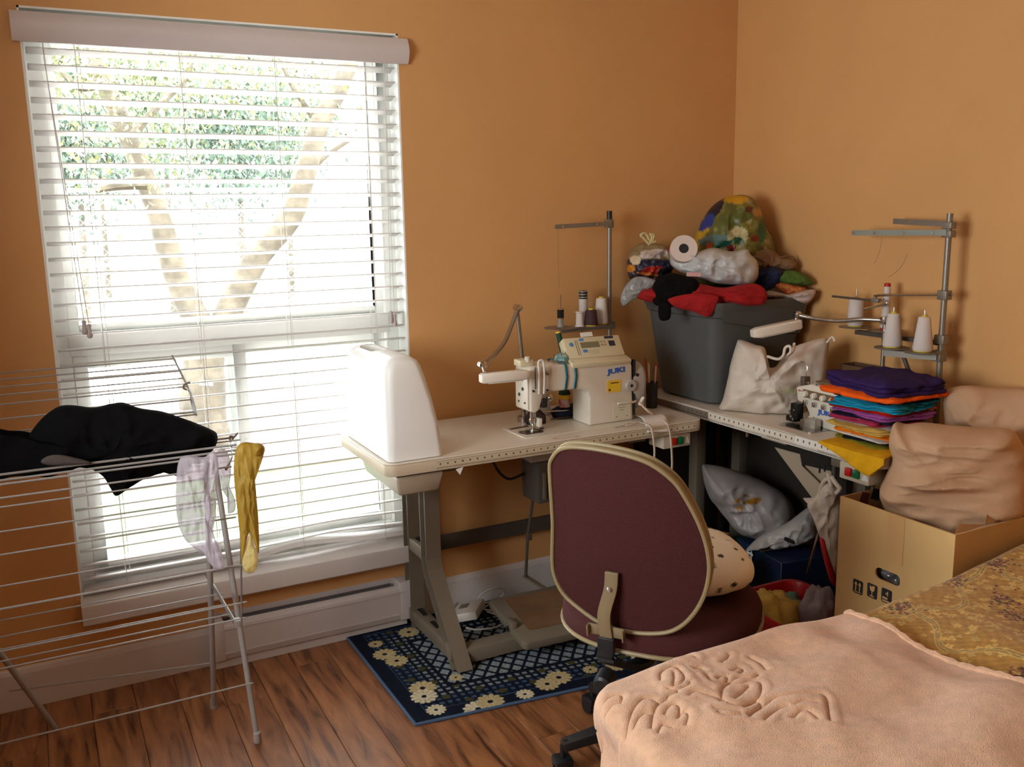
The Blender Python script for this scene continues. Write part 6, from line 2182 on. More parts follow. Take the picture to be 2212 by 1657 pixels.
MB().box((BXb - 0.003, (BYa + BYb) / 2, BZ / 2 + 0.001), (0.006, BYb - BYa, BZ - 0.002)).build('side_panel', cbm, bx_, smooth=False)
MB().box(((BXa + BXb) / 2, (BYa + BYb) / 2, 0.005), (BXb - BXa - 0.02, BYb - BYa - 0.02, 0.006)).build('bottom_panel', cb_in, bx_, smooth=False)
# folded-in flaps and torn edge
MB().bar((BXa + 0.010, BYb - 0.01, BZ - 0.05), (BXa + 0.010, BYa + 0.01, BZ - 0.05), 0.004, 0.094).build('inner_flap', cb_in, bx_, smooth=False)
MB().add([(BXa + 0.012, BYa + 0.010, BZ - 0.004), (BXa + 0.05, BYa + 0.03, BZ + 0.012), (BXa + 0.13, BYa + 0.012, BZ + 0.002), (BXa + 0.2, BYa + 0.05, BZ + 0.045), (BXa + 0.27, BYa + 0.012, BZ + 0.004)], [(0, 2, 1), (2, 4, 3)]).build('torn_flap', cb_in, bx_, smooth=False, solid=0.003)
# clear tape down the side
MB().box((BXa - 0.0006, (BYa + BYb) / 2 - 0.01, BZ - 0.07), (0.001, 0.055, 0.14)).build('packing_tape', mat('packing_tape', srgb(200, 156, 102), 0.35), bx_, smooth=False)
# inside print
ink = mat('black_ink', srgb(26, 24, 24), 0.7)
for k in range(3):
    q = P(1868 + 24 * k, 1076 - 8 * k, y=BYb - 0.007)
    MB().box((q.x, BYb - 0.0068, q.z), (0.034, 0.001, 0.034), rot=(0, R(20), 0)).build('printed_mark', ink if k else mat('dark_red_ink', srgb(90, 34, 30), 0.7), bx_, smooth=False)
# handling symbols on the side
for k, (px, py) in enumerate(((1853, 1268), (1884, 1277), (1915, 1288))):
    q = P(px, py, x=BXa - 0.0006)
    pl_ = MB().prism(rrect(0.036, 0.042, 0.005, 3), 0.0006, Matrix.Translation((BXa, q.y, q.z)) @ Matrix(((0, 0, -1), (-1, 0, 0), (0, 1, 0))).to_4x4()).build('symbol_plate', ink, bx_, smooth=False)
    xx = BXa - 0.0012

    def flat(poly, nm_='symbol_mark'):
        MB().add([(xx, q.y - a, q.z + c_) for a, c_ in poly], [tuple(range(len(poly)))]).build(nm_, cbm, pl_, smooth=False)
    if k == 0:
        for s in (-0.007, 0.007):
            flat([(s - 0.002, -0.012), (s + 0.002, -0.012), (s + 0.002, 0.006), (s - 0.002, 0.006)])
            flat([(s - 0.006, 0.006), (s + 0.006, 0.006), (s, 0.016)])
        flat([(-0.014, -0.017), (0.014, -0.017), (0.014, -0.0145), (-0.014, -0.0145)])
    elif k == 1:
        flat([(-0.009, 0.017), (-0.003, 0.012), (0.001, 0.016), (0.009, 0.017), (0.008, 0.004), (0.004, -0.001), (-0.004, -0.001), (-0.008, 0.004)])
        flat([(-0.0015, -0.001), (0.0015, -0.001), (0.0015, -0.014), (-0.0015, -0.014)])
        flat([(-0.008, -0.014), (0.008, -0.014), (0.008, -0.017), (-0.008, -0.017)])
    else:
        text('symbol_digit', '4', 0.022, (xx, q.y + 0.004, q.z + 0.0), (0, -1, 0), (0, 0, 1), cbm, pl_)
        flat([(-0.014, -0.004), (0.004, -0.004), (0.004, -0.010), (-0.014, -0.010)])
        flat([(-0.014, -0.013), (0.010, -0.013), (0.010, -0.018), (-0.014, -0.018)])
# silver bag inside, seen through the hole
o = pillow('foil_bag', (BXa + 0.115, hq.y + 0.01, hq.z), [(1878, 1205), (1960, 1218), (1962, 1310), (1880, 1295)], 0.05, mat('foil', srgb(170, 172, 176), 0.25, metal=0.5), None, 3, 0.012, 20, back=0.04)
tag(o, 'crinkled silver foil bag inside the cardboard box behind its handle hole', 'foil bag')
o.location.z -= 0.0

# ---------------------------------------------------------------- tan cloth bundles
tan = mat('tan_cotton', srgb(198, 158, 124), 0.85, var=0.08, vscale=7, bump=0.3, bscale=200)
tan_px = [(1926, 925), (1934, 914), (1955, 918), (1990, 913), (2050, 918), (2120, 924), (2180, 928), (2200, 945), (2222, 1000), (2225, 1080), (2200, 1120), (2130, 1190), (2040, 1200), (1960, 1170), (1918, 1110), (1900, 1064), (1912, 1030), (1928, 990), (1920, 955)]
tb1 = pillow('cloth_bundle', (-0.36, -1.40, 0.76), tan_px, 0.17, None, None, 21, 0.034, 4.2, crease=0.007, back=0.12, nr=40, sub=8, power=0.45, stretch=(0.55, 0.55, 2.2), zmin=0.012)
tb1.data.materials.append(tan)
tag(tb1, 'stuffed tan cotton bag sitting in the open cardboard box', 'cloth bag')
# hanging fold at its right shoulder
pillow('tied_corner', (-0.33, -1.50, 0.76), [(2120, 990), (2160, 960), (2195, 965), (2205, 1010), (2225, 1050), (2190, 1040), (2150, 1005)], 0.05, tan, tb1, 23, 0.016, 12, nr=14)
o = pillow('cloth_bundle', (-0.13, -1.33, 0.84), [(2036, 870), (2045, 842), (2090, 832), (2150, 838), (2212, 838), (2260, 850), (2285, 930), (2290, 1040), (2270, 1130), (2180, 1150), (2110, 1130), (2060, 1050), (2042, 930)], 0.09, tan, None, 22, 0.020, 6, back=0.06, nr=26, sub=6, power=0.5)
tag(o, 'second tan cotton bundle standing behind against the right wall', 'cloth bag')

# ================================================================== UNDER THE OVERLOCK TABLE
pg = mat('grey_white_film', srgb(176, 168, 164), 0.4, var=0.22, vscale=9, spec=0.4)
o = pillow('plastic_sack', (-0.30, -0.50, 0.40), [(1516, 1010), (1530, 1004), (1570, 1012), (1620, 1030), (1680, 1060), (1710, 1090), (1718, 1130), (1700, 1165), (1650, 1165), (1600, 1150), (1570, 1120), (1530, 1070)], 0.13, pg, None, 31, 0.022, 7, back=0.12, nr=22)
tag(o, 'white plastic sack with faded yellow print leaning under the overlock table', 'plastic sack')
o.data.materials.clear()
o.data.materials.append(mat('printed_film', (0.4, 0.4, 0.4), 0.4, attr='Col', var=0.22, vscale=9, spec=0.4))
vl = [Vector(v.co) for v in o.data.vertices]
pc = np.array([(1106 + FPX * (p - CAM).dot(_rt) / (p - CAM).dot(_fw), 828.5 + FPX * (p - CAM).dot(_dn) / (p - CAM).dot(_fw)) for p in vl])
nz = np.array([fbm(p * 22, 1, 3) for p in vl])
cc = np.tile(np.array(srgb(160, 152, 150)), (len(vl), 1))
for px, py, rx, ry, ro in ((1594, 1082, 10, 4, -40), (1628, 1082, 22, 7, -14), (1598, 1098, 8, 6, -30), (1612, 1072, 6, 3, 30)):
    blot(px, py, rx, ry, srgb(150, 104, 40), ro, 0.5)
colour(o, cc)
o = pillow('carrier_bag', (-0.36, -0.62, 0.26), [(1610, 1190), (1640, 1160), (1700, 1130), (1760, 1090), (1770, 1130), (1765, 1155), (1740, 1170), (1700, 1182), (1665, 1186), (1640, 1175)], 0.05, pg, None, 32, 0.016, 9, back=0.05)
tag(o, 'empty white carrier bag with a cut-out handle below the sack', 'carrier bag')
q = P(1706, 1168, x=-0.43)
MB().prism(rrect(0.05, 0.014, 0.006, 4), 0.002, Matrix.Translation(q) @ Matrix(((0, 0, -1), (-1, 0, 0), (0, 1, 0))).to_4x4()).build('handle_slot', dark_pl, o, smooth=False)


def carton(name, label, c, s, rz, m, cat='carton', rx=0.0):
    t_ = thing(name, label, cat, (c[0], c[1], 0), 0)
    Mx = Matrix.Translation(Vector(c)) @ Euler((rx, 0, rz)).to_matrix().to_4x4()
    MB().box((0, 0, 0), s).xf(Mx).build('carton_body', m, t_, bevel=0.002, bseg=1)
    MB().box((0, 0, s[2] / 2 + 0.001), (s[0] * 0.99, 0.05, 0.002)).xf(Mx).build('tape_strip', mat('packing_tape', (0, 0, 0)), t_, smooth=False)
    MB().box((s[0] * 0.02, -s[1] / 2 - 0.001, 0), (s[0] * 0.9, 0.002, s[2] * 0.02)).xf(Mx).build('seam', dark_pl, t_, smooth=False)
    return t_, Mx


t_, Mx = carton('brown_carton', 'plain brown carton on the floor behind the maroon chair', (-0.54, -0.44, 0.145), (0.24, 0.20, 0.29), R(20), mat('dull_carton', srgb(150, 108, 72), 0.85, var=0.1))
t_, Mx = carton('detergent_box', 'dark blue and green printed box with a white number on the floor', (-0.24, -0.63, 0.13), (0.26, 0.30, 0.26), R(-8), mat('blue_box', srgb(22, 28, 70), 0.5, col2=srgb(10, 46, 46), vscale=5))
text('number_print', '4', 0.10, P(1612, 1206, x=-0.376), Mx.to_3x3() @ Vector((0, -1, 0)), (0, 0, 1), mat('sticker_white', (0, 0, 0)), t_, sx=0.9, depth=0.0004)
o = pillow('pink_bag', (-0.66, -0.66, 0.10), [(1535, 1200), (1568, 1187), (1592, 1198), (1600, 1240), (1615, 1300), (1612, 1345), (1560, 1362), (1505, 1355), (1510, 1280)], 0.07, mat('dusty_pink', srgb(150, 90, 80), 0.7), None, 33, 0.01, 10, zmin=0.003)
tag(o, 'dusty pink cloth bag on the floor behind the dotted seat cushion', 'bag')
o.location.z += 0.0

dkb = mat('shade_panel', srgb(38, 28, 22), 0.7, var=0.15, vscale=6)  # invented filler boards, added so the space under the tables stays dark
for c_, s_, lab in (((-0.075, -0.42, 0.345), (0.05, 0.70, 0.68), 'added dark brown board darkening the right wall under the overlock table'), ((-0.33, -0.065, 0.345), (0.40, 0.04, 0.68), 'added dark brown board darkening the window wall between the two tables')):
    t_ = thing('shade_board', lab, 'board', (c_[0], c_[1], 0))
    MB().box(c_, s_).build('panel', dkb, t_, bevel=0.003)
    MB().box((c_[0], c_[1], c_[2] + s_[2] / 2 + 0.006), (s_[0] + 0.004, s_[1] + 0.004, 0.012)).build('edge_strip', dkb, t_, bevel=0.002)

# red basket with clothes
rb_m = mat('red_basket_plastic', srgb(168, 18, 22), 0.35)
rb = thing('laundry_basket', 'red plastic basket of clothes on the floor beside the cardboard box', 'basket', (-0.565, -1.0, 0))
RBc = Vector((-0.565, -1.0, 0))
mb = MB()


def rring(z, w, d):
    return [RBc + Vector((x, y, z)) for x, y in rrect(w, d, 0.06, 6)]


mb.loft([rring(0.002, 0.26, 0.24), rring(0.006, 0.27, 0.25), rring(0.222, 0.29, 0.30), rring(0.226, 0.315, 0.325), rring(0.242, 0.315, 0.325), rring(0.242, 0.29, 0.30), rring(0.225, 0.28, 0.29), rring(0.01, 0.24, 0.23)])
mb.build('tub', rb_m, rb, smooth=True, angle=40)
for k in range(8):
    a = -0.13 + 0.036 * k
    MB().box((RBc.x - 0.142, RBc.y + a, 0.12), (0.004, 0.008, 0.12), rot=(0, R(-3), 0)).build('rib', rb_m, rb, smooth=False)
for nm_, q, s_, m_, lab, sd in (('yellow_cloth', (-0.605, -0.955, 0.10), (0.17, 0.16, 0.17), cl('cloth_mustard', srgb(204, 166, 84)), 'mustard yellow cloth crumpled in the red basket', 41), ('grey_garment', (-0.495, -1.045, 0.10), (0.13, 0.13, 0.20), cl('cloth_heather', srgb(150, 134, 142)), 'grey lilac garment stuffed at the end of the red basket', 42), ('teal_cloth', (-0.50, -0.92, 0.10), (0.11, 0.10, 0.13), cl('cloth_sage', srgb(120, 140, 130)), 'sage green cloth at the far side of the red basket', 43)):
    tag(bag(nm_, q, s_, m_, None, sd, 0.14, 36, 22, 0.3, 0.4), lab, 'cloth')

# white cotton tote hanging under the table
tw = mat('canvas_white', srgb(206, 192, 176), 0.8, var=0.08, vscale=9, bump=0.3, bscale=150)
hb_ = pillow('canvas_tote', (-0.47, -1.02, 0.47), [(1780, 1040), (1790, 1030), (1805, 1042), (1815, 1052), (1808, 1060), (1817, 1100), (1812, 1180), (1806, 1250), (1800, 1255), (1788, 1225), (1772, 1165), (1756, 1120), (1744, 1094), (1746, 1084), (1735, 1076), (1760, 1072)], 0.030, tw, None, 51, 0.014, 10, back=0.03, nr=16, stretch=(1, 1, 0.6))
tag(hb_, 'white canvas tote with a red base hanging below the overlock table', 'tote bag')
pillow('red_base', (-0.475, -1.02, 0.40), [(1770, 1165), (1780, 1163), (1790, 1200), (1803, 1235), (1806, 1262), (1796, 1262), (1782, 1220)], 0.022, mat('red_canvas', srgb(176, 22, 30), 0.7), hb_, 52, 0.004, 10, nr=8)
for pts in ([(1790, 1034), (1780, 1040), (1772, 1060), (1776, 1078), (1790, 1066)], [(1796, 1030), (1806, 1045), (1814, 1056), (1806, 1066)], [(1788, 1022), (1792, 1036), (1795, 1050)]):
    MB().tube(cat_rom([P(a, c_, x=-0.485) for a, c_ in pts], 4), 0.007, 7).build('strap', tw, hb_)
MB().tube([P(1768, 1150, x=-0.44), P(1742, 1240, x=-0.44)], 0.004, 8).build('metal_rod', steel, None)
o = bpy.data.objects['metal_rod']
tag(o, 'thin metal rod slanting down beside the hanging canvas tote', 'rod')
MB().tube(cat_rom([(-0.36, -0.72, 0.02), (-0.46, -0.66, 0.02), (-0.52, -0.74, 0.015), (-0.48, -0.86, 0.012), (-0.40, -0.95, 0.012)], 6), 0.006, 8).build('power_cable', dark_pl, None)
tag(bpy.data.objects['power_cable'], 'black power cable lying on the floor under the overlock table', 'cable')

# ================================================================== BED WITH BLANKET AND BROCADE THROW
bed = thing('bed', 'low bed with pale mattress under the peach blanket and gold throw', 'bed', (-0.9, -2.4, 0))
BDX0, BDX1, BDY0, BDY1 = -1.66, -0.05, -3.55, -1.66
MB().box(((BDX0 + BDX1) / 2, (BDY0 + BDY1) / 2, 0.14), (BDX1 - BDX0 - 0.02, BDY1 - BDY0 - 0.02, 0.18)).build('bed_base', mat('bed_wood', srgb(110, 74, 50), 0.6), bed, bevel=0.006)
for x in (BDX0 + 0.08, BDX1 - 0.08):
    for y in (BDY0 + 0.08, BDY1 - 0.08):
        MB().box((x, y, 0.026), (0.06, 0.06, 0.05)).build('leg', mat('bed_wood', (0, 0, 0)), bed, smooth=False)
MB().box(((BDX0 + BDX1) / 2, (BDY0 + BDY1) / 2, 0.35), (BDX1 - BDX0, BDY1 - BDY0, 0.24)).build('mattress', mat('mattress_ticking', srgb(224, 216, 206), 0.9), bed, bevel=0.11, bseg=6)

# --------------------------------------------------- gold brocade throw
gold = np.array(srgb(172, 126, 56))


def broc_z(x, y):
    rise = 0.095 * min(1.0, max(0.0, (x + 1.08) / 0.76))
    z = 0.528 + rise - 0.03 * (1 - smoothstep(-1.09, -1.01, x))
    z += 0.006 * math.sin(6.5 * x + 3.2 * y + 1) + 0.006 * fbm(Vector((x * 4, y * 4, 2)), 1, 2)
    k_ = 1 - smoothstep(-1.95, -1.72, y)
    z -= 0.028 * k_ * math.exp(-((x + 0.66) / 0.09) ** 2) - 0.016 * k_ * math.exp(-((x + 0.86) / 0.08) ** 2)
    return z


nxg, nyg = 540, 400
XS = np.linspace(-1.30, -0.03, nxg)
SS = np.concatenate([np.linspace(-0.30, 0.0, 50)[:-1], np.linspace(0, 0.62, 310), np.linspace(0.64, 1.7, nyg - 359)])
mb = MB()
for s in SS:
    for x in XS:
        if s < -0.02:      # hangs down behind
            t_ = -s - 0.02
            yy = -1.608 + 0.006 * math.sin(18 * x) * min(1, t_ * 5)
            mb.v.append(Vector((x, yy, broc_z(x, -1.625) - 0.03 - t_)))
        elif s < 0.06:
            a = (0.06 - s) / 0.08 * math.pi / 2
            mb.v.append(Vector((x, -1.648 + 0.040 * math.sin(a), broc_z(x, -1.65) - 0.03 * (1 - math.cos(a)))))
        else:
            yy = -1.648 - (s - 0.06)
            mb.v.append(Vector((x, yy, broc_z(x, yy))))
for j in range(len(SS) - 1):
    for i in range(nxg - 1):
        mb.f.append((j * nxg + i, j * nxg + i + 1, (j + 1) * nxg + i + 1, (j + 1) * nxg + i))
gx, gs = np.meshgrid(XS, SS)
gx, gs = gx.ravel(), gs.ravel()
cc = np.tile(gold, (len(gx), 1))
r5 = np.random.default_rng(11)
lightg = np.array(srgb(214, 176, 100))
sage = np.array(srgb(146, 128, 86))
wine = np.array(srgb(104, 40, 42))
dkg = np.array(srgb(74, 66, 46))
nn = np.sin(gx * 210 + 2 * np.sin(gs * 60)) * np.sin(gs * 190 + 0.5 + 2 * np.sin(gx * 45))
cc[nn > 0.5] = gold * 0.82
cc[nn < -0.62] = gold * 1.18
# scattered leafy sprigs and little blossoms
for _ in range(1500):
    fx, fy = r5.uniform(-1.12, 0), r5.uniform(-0.2, 0.72)
    a0, k = r5.uniform(0, 6.28), r5.integers(3, 7)
    rad = r5.uniform(0.005, 0.0125)
    dx, dy = gx - fx, gs - fy
    m_ = (np.abs(dx) < 0.02) & (np.abs(dy) < 0.02)
    idx = np.where(m_)[0]
    rr = np.hypot(dx[idx], dy[idx])
    th = np.arctan2(dy[idx], dx[idx]) + a0
    hit = (rr < rad * (0.35 + 0.65 * np.abs(np.cos(th * k / 2)))) & (rr > rad * 0.2)
    cc[idx[hit]] = lightg * r5.uniform(0.72, 1.1)
# winding ribbons
for off, ph, vert in ((-0.90, 0.3, 1), (-0.52, 1.7, 1), (-0.16, 3.0, 1), (0.10, 0.9, 0), (0.42, 2.2, 0), (0.74, 4.0, 0), (-0.14, 1.1, 0)):
    if vert:
        d_ = gx - (off + 0.045 * np.sin(gs * 17 + ph) + 0.015 * np.sin(gs * 43))
        al = gs
    else:
        d_ = gs - (off + 0.045 * np.sin(gx * 15 + ph) + 0.015 * np.sin(gx * 39))
        al = gx
    band = np.abs(d_) < 0.010
    cc[band & (np.sin(al * 260 + d_ * 500) > -0.2)] = sage * 0.9
    cc[band & (np.abs(d_) > 0.0072)] = lightg
    cc[band & (np.abs(d_) < 0.0018)] = lightg * 0.8
# roses
roses = []
for px, py in ((2130, 1212), (2150, 1232), (1945, 1296), (1965, 1400), (1985, 1415), (2165, 1292), (2195, 1320), (2205, 1440), (1870, 1330), (2060, 1250), (2190, 1500), (2080, 1500)):
    q = P(px, py, z=0.575)
    roses.append((q.x, -1.588 - q.y))
for fx, fy in roses:
    for k in range(120):
        a = r5.uniform(0, 6.28)
        q_ = abs(r5.normal(0, 0.024))
        px_2, py_2 = fx + q_ * math.cos(a), fy + q_ * math.sin(a) * 0.8
        rad = r5.uniform(0.0022, 0.0045)
        near = np.where((np.abs(gx - px_2) < 0.01) & (np.abs(gs - py_2) < 0.01))[0]
        hit = near[np.hypot(gx[near] - px_2, gs[near] - py_2) < rad]
        cc[hit] = (wine, dkg, lightg * 0.8, wine * 0.8, np.array(srgb(140, 84, 74)))[k % 5]
bo_ = mb.build('brocade_throw', mat('gold_brocade', (0.4, 0.3, 0.1), 0.55, attr='Col', bump=0.2, bscale=420, sheen=0.15, spec=0.4), None, smooth=True, angle=180)
colour(bo_, cc)
tag(bo_, 'gold brocade throw woven with ribbons and dark red roses over the bed', 'throw')

# --------------------------------------------------- peach plush blanket with pressed flowers
peach = mat('peach_plush', srgb(232, 184, 150), 0.95, var=0.15, vscale=44, bump=0.75, bscale=400, sheen=0.35, spec=0.1)
gro = []
cz = lambda a, c_: (1220 + a / 4.248, 1180 + c_ / 4.248)
for pl_ in ([(885, 1240), (885, 1180), (920, 1145), (1000, 1120), (1050, 1150), (1085, 1200), (1100, 1250), (1060, 1290), (1000, 1300)], [(1005, 1180), (1010, 1240), (1000, 1290)],
            [(960, 1320), (1040, 1330), (1130, 1300), (1150, 1280)], [(1300, 1180), (1340, 1240), (1420, 1250), (1480, 1230), (1490, 1190), (1430, 1190), (1400, 1215)], [(1500, 1240), (1600, 1190), (1720, 1190), (1780, 1160)],
            [(1540, 1130), (1600, 1100), (1640, 1120), (1610, 1150)], [(1440, 1390), (1450, 1310), (1520, 1250), (1620, 1240), (1700, 1220), (1790, 1230), (1810, 1290), (1790, 1360), (1700, 1420), (1600, 1460), (1500, 1440), (1440, 1390)], [(1560, 1390), (1640, 1320), (1690, 1270)],
            [(580, 1600), (600, 1520), (640, 1450), (720, 1390), (800, 1390), (840, 1410)], [(640, 1580), (680, 1520), (740, 1490), (800, 1500)], [(800, 1600), (810, 1520), (850, 1440), (930, 1400), (960, 1370), (1040, 1350)], [(920, 1500), (960, 1450), (1030, 1440), (1060, 1480), (1040, 1540)],
            [(1140, 1380), (1200, 1350), (1300, 1370), (1400, 1400), (1440, 1430)], [(1060, 1530), (1110, 1500), (1140, 1530), (1120, 1590)], [(1380, 1500), (1500, 1510), (1600, 1520)], [(1420, 1540), (1500, 1560), (1620, 1550)],
            [(1700, 1560), (1760, 1500), (1840, 1440), (1930, 1390), (2040, 1380)], [(1840, 1590), (1900, 1520), (1980, 1470), (2040, 1460)], [(1650, 1470), (1700, 1440), (1770, 1400), (1800, 1440), (1740, 1500), (1680, 1540)],
            [(240, 1600), (260, 1540), (330, 1470), (420, 1420), (500, 1400)], [(250, 1500), (330, 1400), (430, 1350), (530, 1350), (520, 1410)], [(1080, 1030), (1150, 1010), (1200, 1030)], [(1190, 1130), (1240, 1120), (1270, 1140)], [(1440, 1060), (1490, 1030), (1510, 1000)], [(1700, 1020), (1790, 1060), (1850, 1120)],
            [(2040, 1380), (2200, 1370), (2330, 1360), (2400, 1400), (2420, 1500), (2440, 1600)], [(2100, 1560), (2180, 1500), (2260, 1520), (2330, 1580)], [(2120, 1450), (2200, 1430), (2300, 1440)], [(860, 1640), (900, 1580), (980, 1600)]):
    gro.append([P(*cz(*p), z=0.565) for p in pl_])
segs = []
for g in gro:
    q_ = cat_rom([Vector((p.x, p.y, 0)) for p in g], 4)
    segs += list(zip(q_[:-1], q_[1:]))
bnx, bny = 330, 330
BXS = np.concatenate([np.linspace(-0.30, 0.0, 40)[:-1], np.linspace(0, 0.74, bnx - 39)])
BYS = np.concatenate([np.linspace(-0.26, 0.0, 40)[:-1], np.linspace(0, 0.62, bny - 79), np.linspace(0.65, 1.6, 40)])
EX, EY = -1.755, -1.600       # where the top turns over the bed's left and far edges


def blan(sx_, sy_):
    # sx_ from the left edge (negative hangs down), sy_ from the far edge (negative hangs down)
    x = EX + max(sx_, 0)
    y = EY - max(sy_, 0)
    ex = 0.0
    z = 0.556 + 0.010 * fbm(Vector((x * 3, y * 3, 0)), 1, 2) + 0.006 * math.sin(6 * x + 2 * y)
    z += 0.012 * math.exp(-((sx_ - 0.52 - 0.3 * sy_) / 0.10) ** 2)
    z += 0.016 * fbm(Vector((x * 6, y * 5, 4)), 1, 2) * smoothstep(0.0, 0.12, sy_) + 0.010 * math.sin(16 * (x * 0.5 - y) + 2) * smoothstep(0.30, 0.6, sx_) * smoothstep(0.05, 0.25, sy_)
    r_ = 0.035
    ox = oy = 0.0
    if sy_ < r_ * 1.2:
        t_ = r_ * 1.2 - sy_
        a = min(t_ / r_, math.pi / 2)
        oy = r_ * math.sin(a) - (r_ * 1.2 - max(sy_, 0)) * 0
        z -= r_ * (1 - math.cos(a)) + max(0, t_ - r_ * math.pi / 2)
        y = EY - r_ * 1.2 + oy + 0.010 * math.sin(13 * x) * min(1, max(0, t_ - r_) * 6)
    if sx_ < r_ * 1.2:
        t_ = r_ * 1.2 - sx_
        a = min(t_ / r_, math.pi / 2)
        z -= r_ * (1 - math.cos(a)) + max(0, t_ - r_ * math.pi / 2)
        x = EX + r_ * 1.2 - r_ * math.sin(a) - 0.012 * math.sin(11 * y) * min(1, max(0, t_ - r_) * 6)
    # rounded corner: pull the far left corner in
    if sx_ < 0.16 and sy_ < 0.16:
        dx, dy = 0.16 - max(sx_, -0.05), 0.16 - max(sy_, -0.05)
        k = max(0, math.hypot(dx, dy) - 0.16)
        x += 0.75 * k * (dx / (dx + dy))
        y -= 0.75 * k * (dy / (dx + dy))
        z -= 0.25 * k
    return Vector((x, y, max(z, 0.16)))


mb = MB()
mb.v = [blan(a, c_) for c_ in BYS for a in BXS]
nxx = len(BXS)
for j in range(len(BYS) - 1):
    for i in range(nxx - 1):
        mb.f.append((j * nxx + i, j * nxx + i + 1, (j + 1) * nxx + i + 1, (j + 1) * nxx + i))
V = np.array([tuple(p) for p in mb.v])
dmin = np.full(len(V), 9.0)
for a, c_ in segs:
    d_ = np.array([c_.x - a.x, c_.y - a.y])
    l2_ = max(1e-9, d_ @ d_)
    px_2, py_2 = V[:, 0] - a.x, V[:, 1] - a.y
    near = (np.abs(px_2) < 0.06) & (np.abs(py_2) < 0.06)
    t_ = np.clip((px_2[near] * d_[0] + py_2[near] * d_[1]) / l2_, 0, 1)
    dd = np.hypot(px_2[near] - t_ * d_[0], py_2[near] - t_ * d_[1])
    dmin[near] = np.minimum(dmin[near], dd)
V[:, 2] += -0.0075 * np.exp(-(dmin / 0.0034) ** 2) + 0.0018 * np.exp(-((dmin - 0.013) / 0.007) ** 2)
mb.v = [Vector(p) for p in V]
blk = mb.build('plush_blanket', peach, None, smooth=True, angle=180, solid=0.012)
tag(blk, 'peach plush blanket with embossed flowers spread over the bed corner', 'blanket')
# whip-stitched hem along the free right edge
hem = [blan(0.74, c_) + Vector((0.0, 0, 0.004)) for c_ in np.linspace(0.02, 1.5, 110)]
MB().tube(hem, [0.010 + 0.0022 * math.sin(i * 2.2) for i in range(len(hem))], 8).build('stitched_hem', peach, blk)

# ================================================================== DRYING RACK WITH LAUNDRY
rk_m = mat('rack_white_steel', srgb(160, 154, 150), 0.35, spec=0.5)
rk_c = mat('rack_bright_wire', srgb(170, 168, 168), 0.25, metal=0.7)
rk = thing('drying_rack', 'white wire folding drying rack standing in front of the window', 'drying rack', (-2.5, -0.45, 0))
XE = -2.165
XL = -3.55


def rod(a, c_, r_=0.0032, m=rk_m, nm_='rod'):
    return MB().tube([a, c_], r_, 7).build(nm_, m, rk)


def xrod(px, py, y, r_=0.0032, xl=XL, nm_='rod', m=rk_m):
    q = P(px, py, y=y)
    return rod(q, Vector((xl, q.y, q.z)), r_, m, nm_)


# legs
l1a, l1b = Vector((-2.200, -0.56, 0.004)), P(461, 985, y=-0.33)
l2a, l2b = Vector((-2.278, -0.304, 0.004)), P(446, 1000, y=-0.56)
MB().tube([l1a, l1b], 0.0085, 10).build('leg', rk_m, rk)
MB().tube([l2a, l2b], 0.0085, 10).build('leg', rk_m, rk)
MB().tube([P(-30, 1370, y=-0.30), Vector((-2.72, -0.20, 0.006))], 0.0085, 10).build('leg', rk_m, rk)
MB().tube([Vector((-3.30, -0.56, 0.004)), Vector((-3.32, -0.30, 0.86))], 0.0085, 10).build('leg', rk_m, rk)
for f in (l1a, l2a):
    MB().lathe([(0.0, 0.0), (0.0105, 0.0), (0.0115, 0.004), (0.011, 0.03), (0.009, 0.032)], (f.x, f.y, 0.0005), 12).build('foot_cap', mat('foot_cap_grey', srgb(176, 172, 168), 0.5), rk)
# deck
for px, py, y, r_ in ((505, 945, -0.36, 0.0032), (519, 950, -0.40, 0.0024), (511, 961, -0.46, 0.0034), (513, 972, -0.51, 0.0032), (513, 980, -0.55, 0.0030), (500, 1008, -0.60, 0.0026)):
    xrod(px, py, y, r_)
eb = [P(505, 945, y=-0.36), P(511, 961, y=-0.46), P(513, 982, y=-0.56), P(500, 1010, y=-0.60)]
MB().tube(cat_rom([p + Vector((-0.015, 0, -0.004)) for p in eb], 4), 0.0035, 7).build('end_wire', rk_c, rk)
MB().tube(cat_rom([P(505, 945, y=-0.36), P(498, 942, y=-0.36), P(497, 955, y=-0.36), P(505, 945, y=-0.36), P(514, 935, y=-0.36)], 4), 0.0032, 7).build('hook', rk_c, rk)
# back wing propped up towards the window
for px, py, y in ((375, 775, -0.085), (383, 788, -0.11), (389, 802, -0.14), (397, 817, -0.17), (405, 835, -0.20), (415, 863, -0.25), (420, 890, -0.30), (426, 895, -0.32)):
    xrod(px, py, y, 0.0022)
MB().tube(cat_rom([P(372, 768, y=-0.085), P(389, 802, y=-0.14), P(405, 835, y=-0.20), P(418, 870, y=-0.27), P(424, 897, y=-0.32)], 4), 0.0030, 7).build('end_wire', rk_c, rk)
MB().tube(cat_rom([P(411, 826, y=-0.2), P(400, 830, y=-0.2), P(396, 838, y=-0.2), P(404, 842, y=-0.2)], 4), 0.0032, 7).build('hook', rk_c, rk)
MB().tube(cat_rom([P(405, 842, y=-0.2), P(412, 850, y=-0.22), P(414, 870, y=-0.24), P(420, 895, y=-0.3)], 4), 0.0032, 7).build('hook', rk_c, rk)
# front wing hanging down
yw = -0.615
for px, py, r_ in ((470, 1030, 0.0022), (472, 1078, 0.0022), (510, 1117, 0.0024), (430, 1192, 0.0022), (524, 1220, 0.0032)):
    xrod(px, py, yw, r_)
MB().tube([P(519, 985, y=yw), P(520, 1120, y=yw), P(521, 1222, y=yw), P(522, 1346, y=yw)], 0.0026, 7).build('end_wire', rk_c, rk)
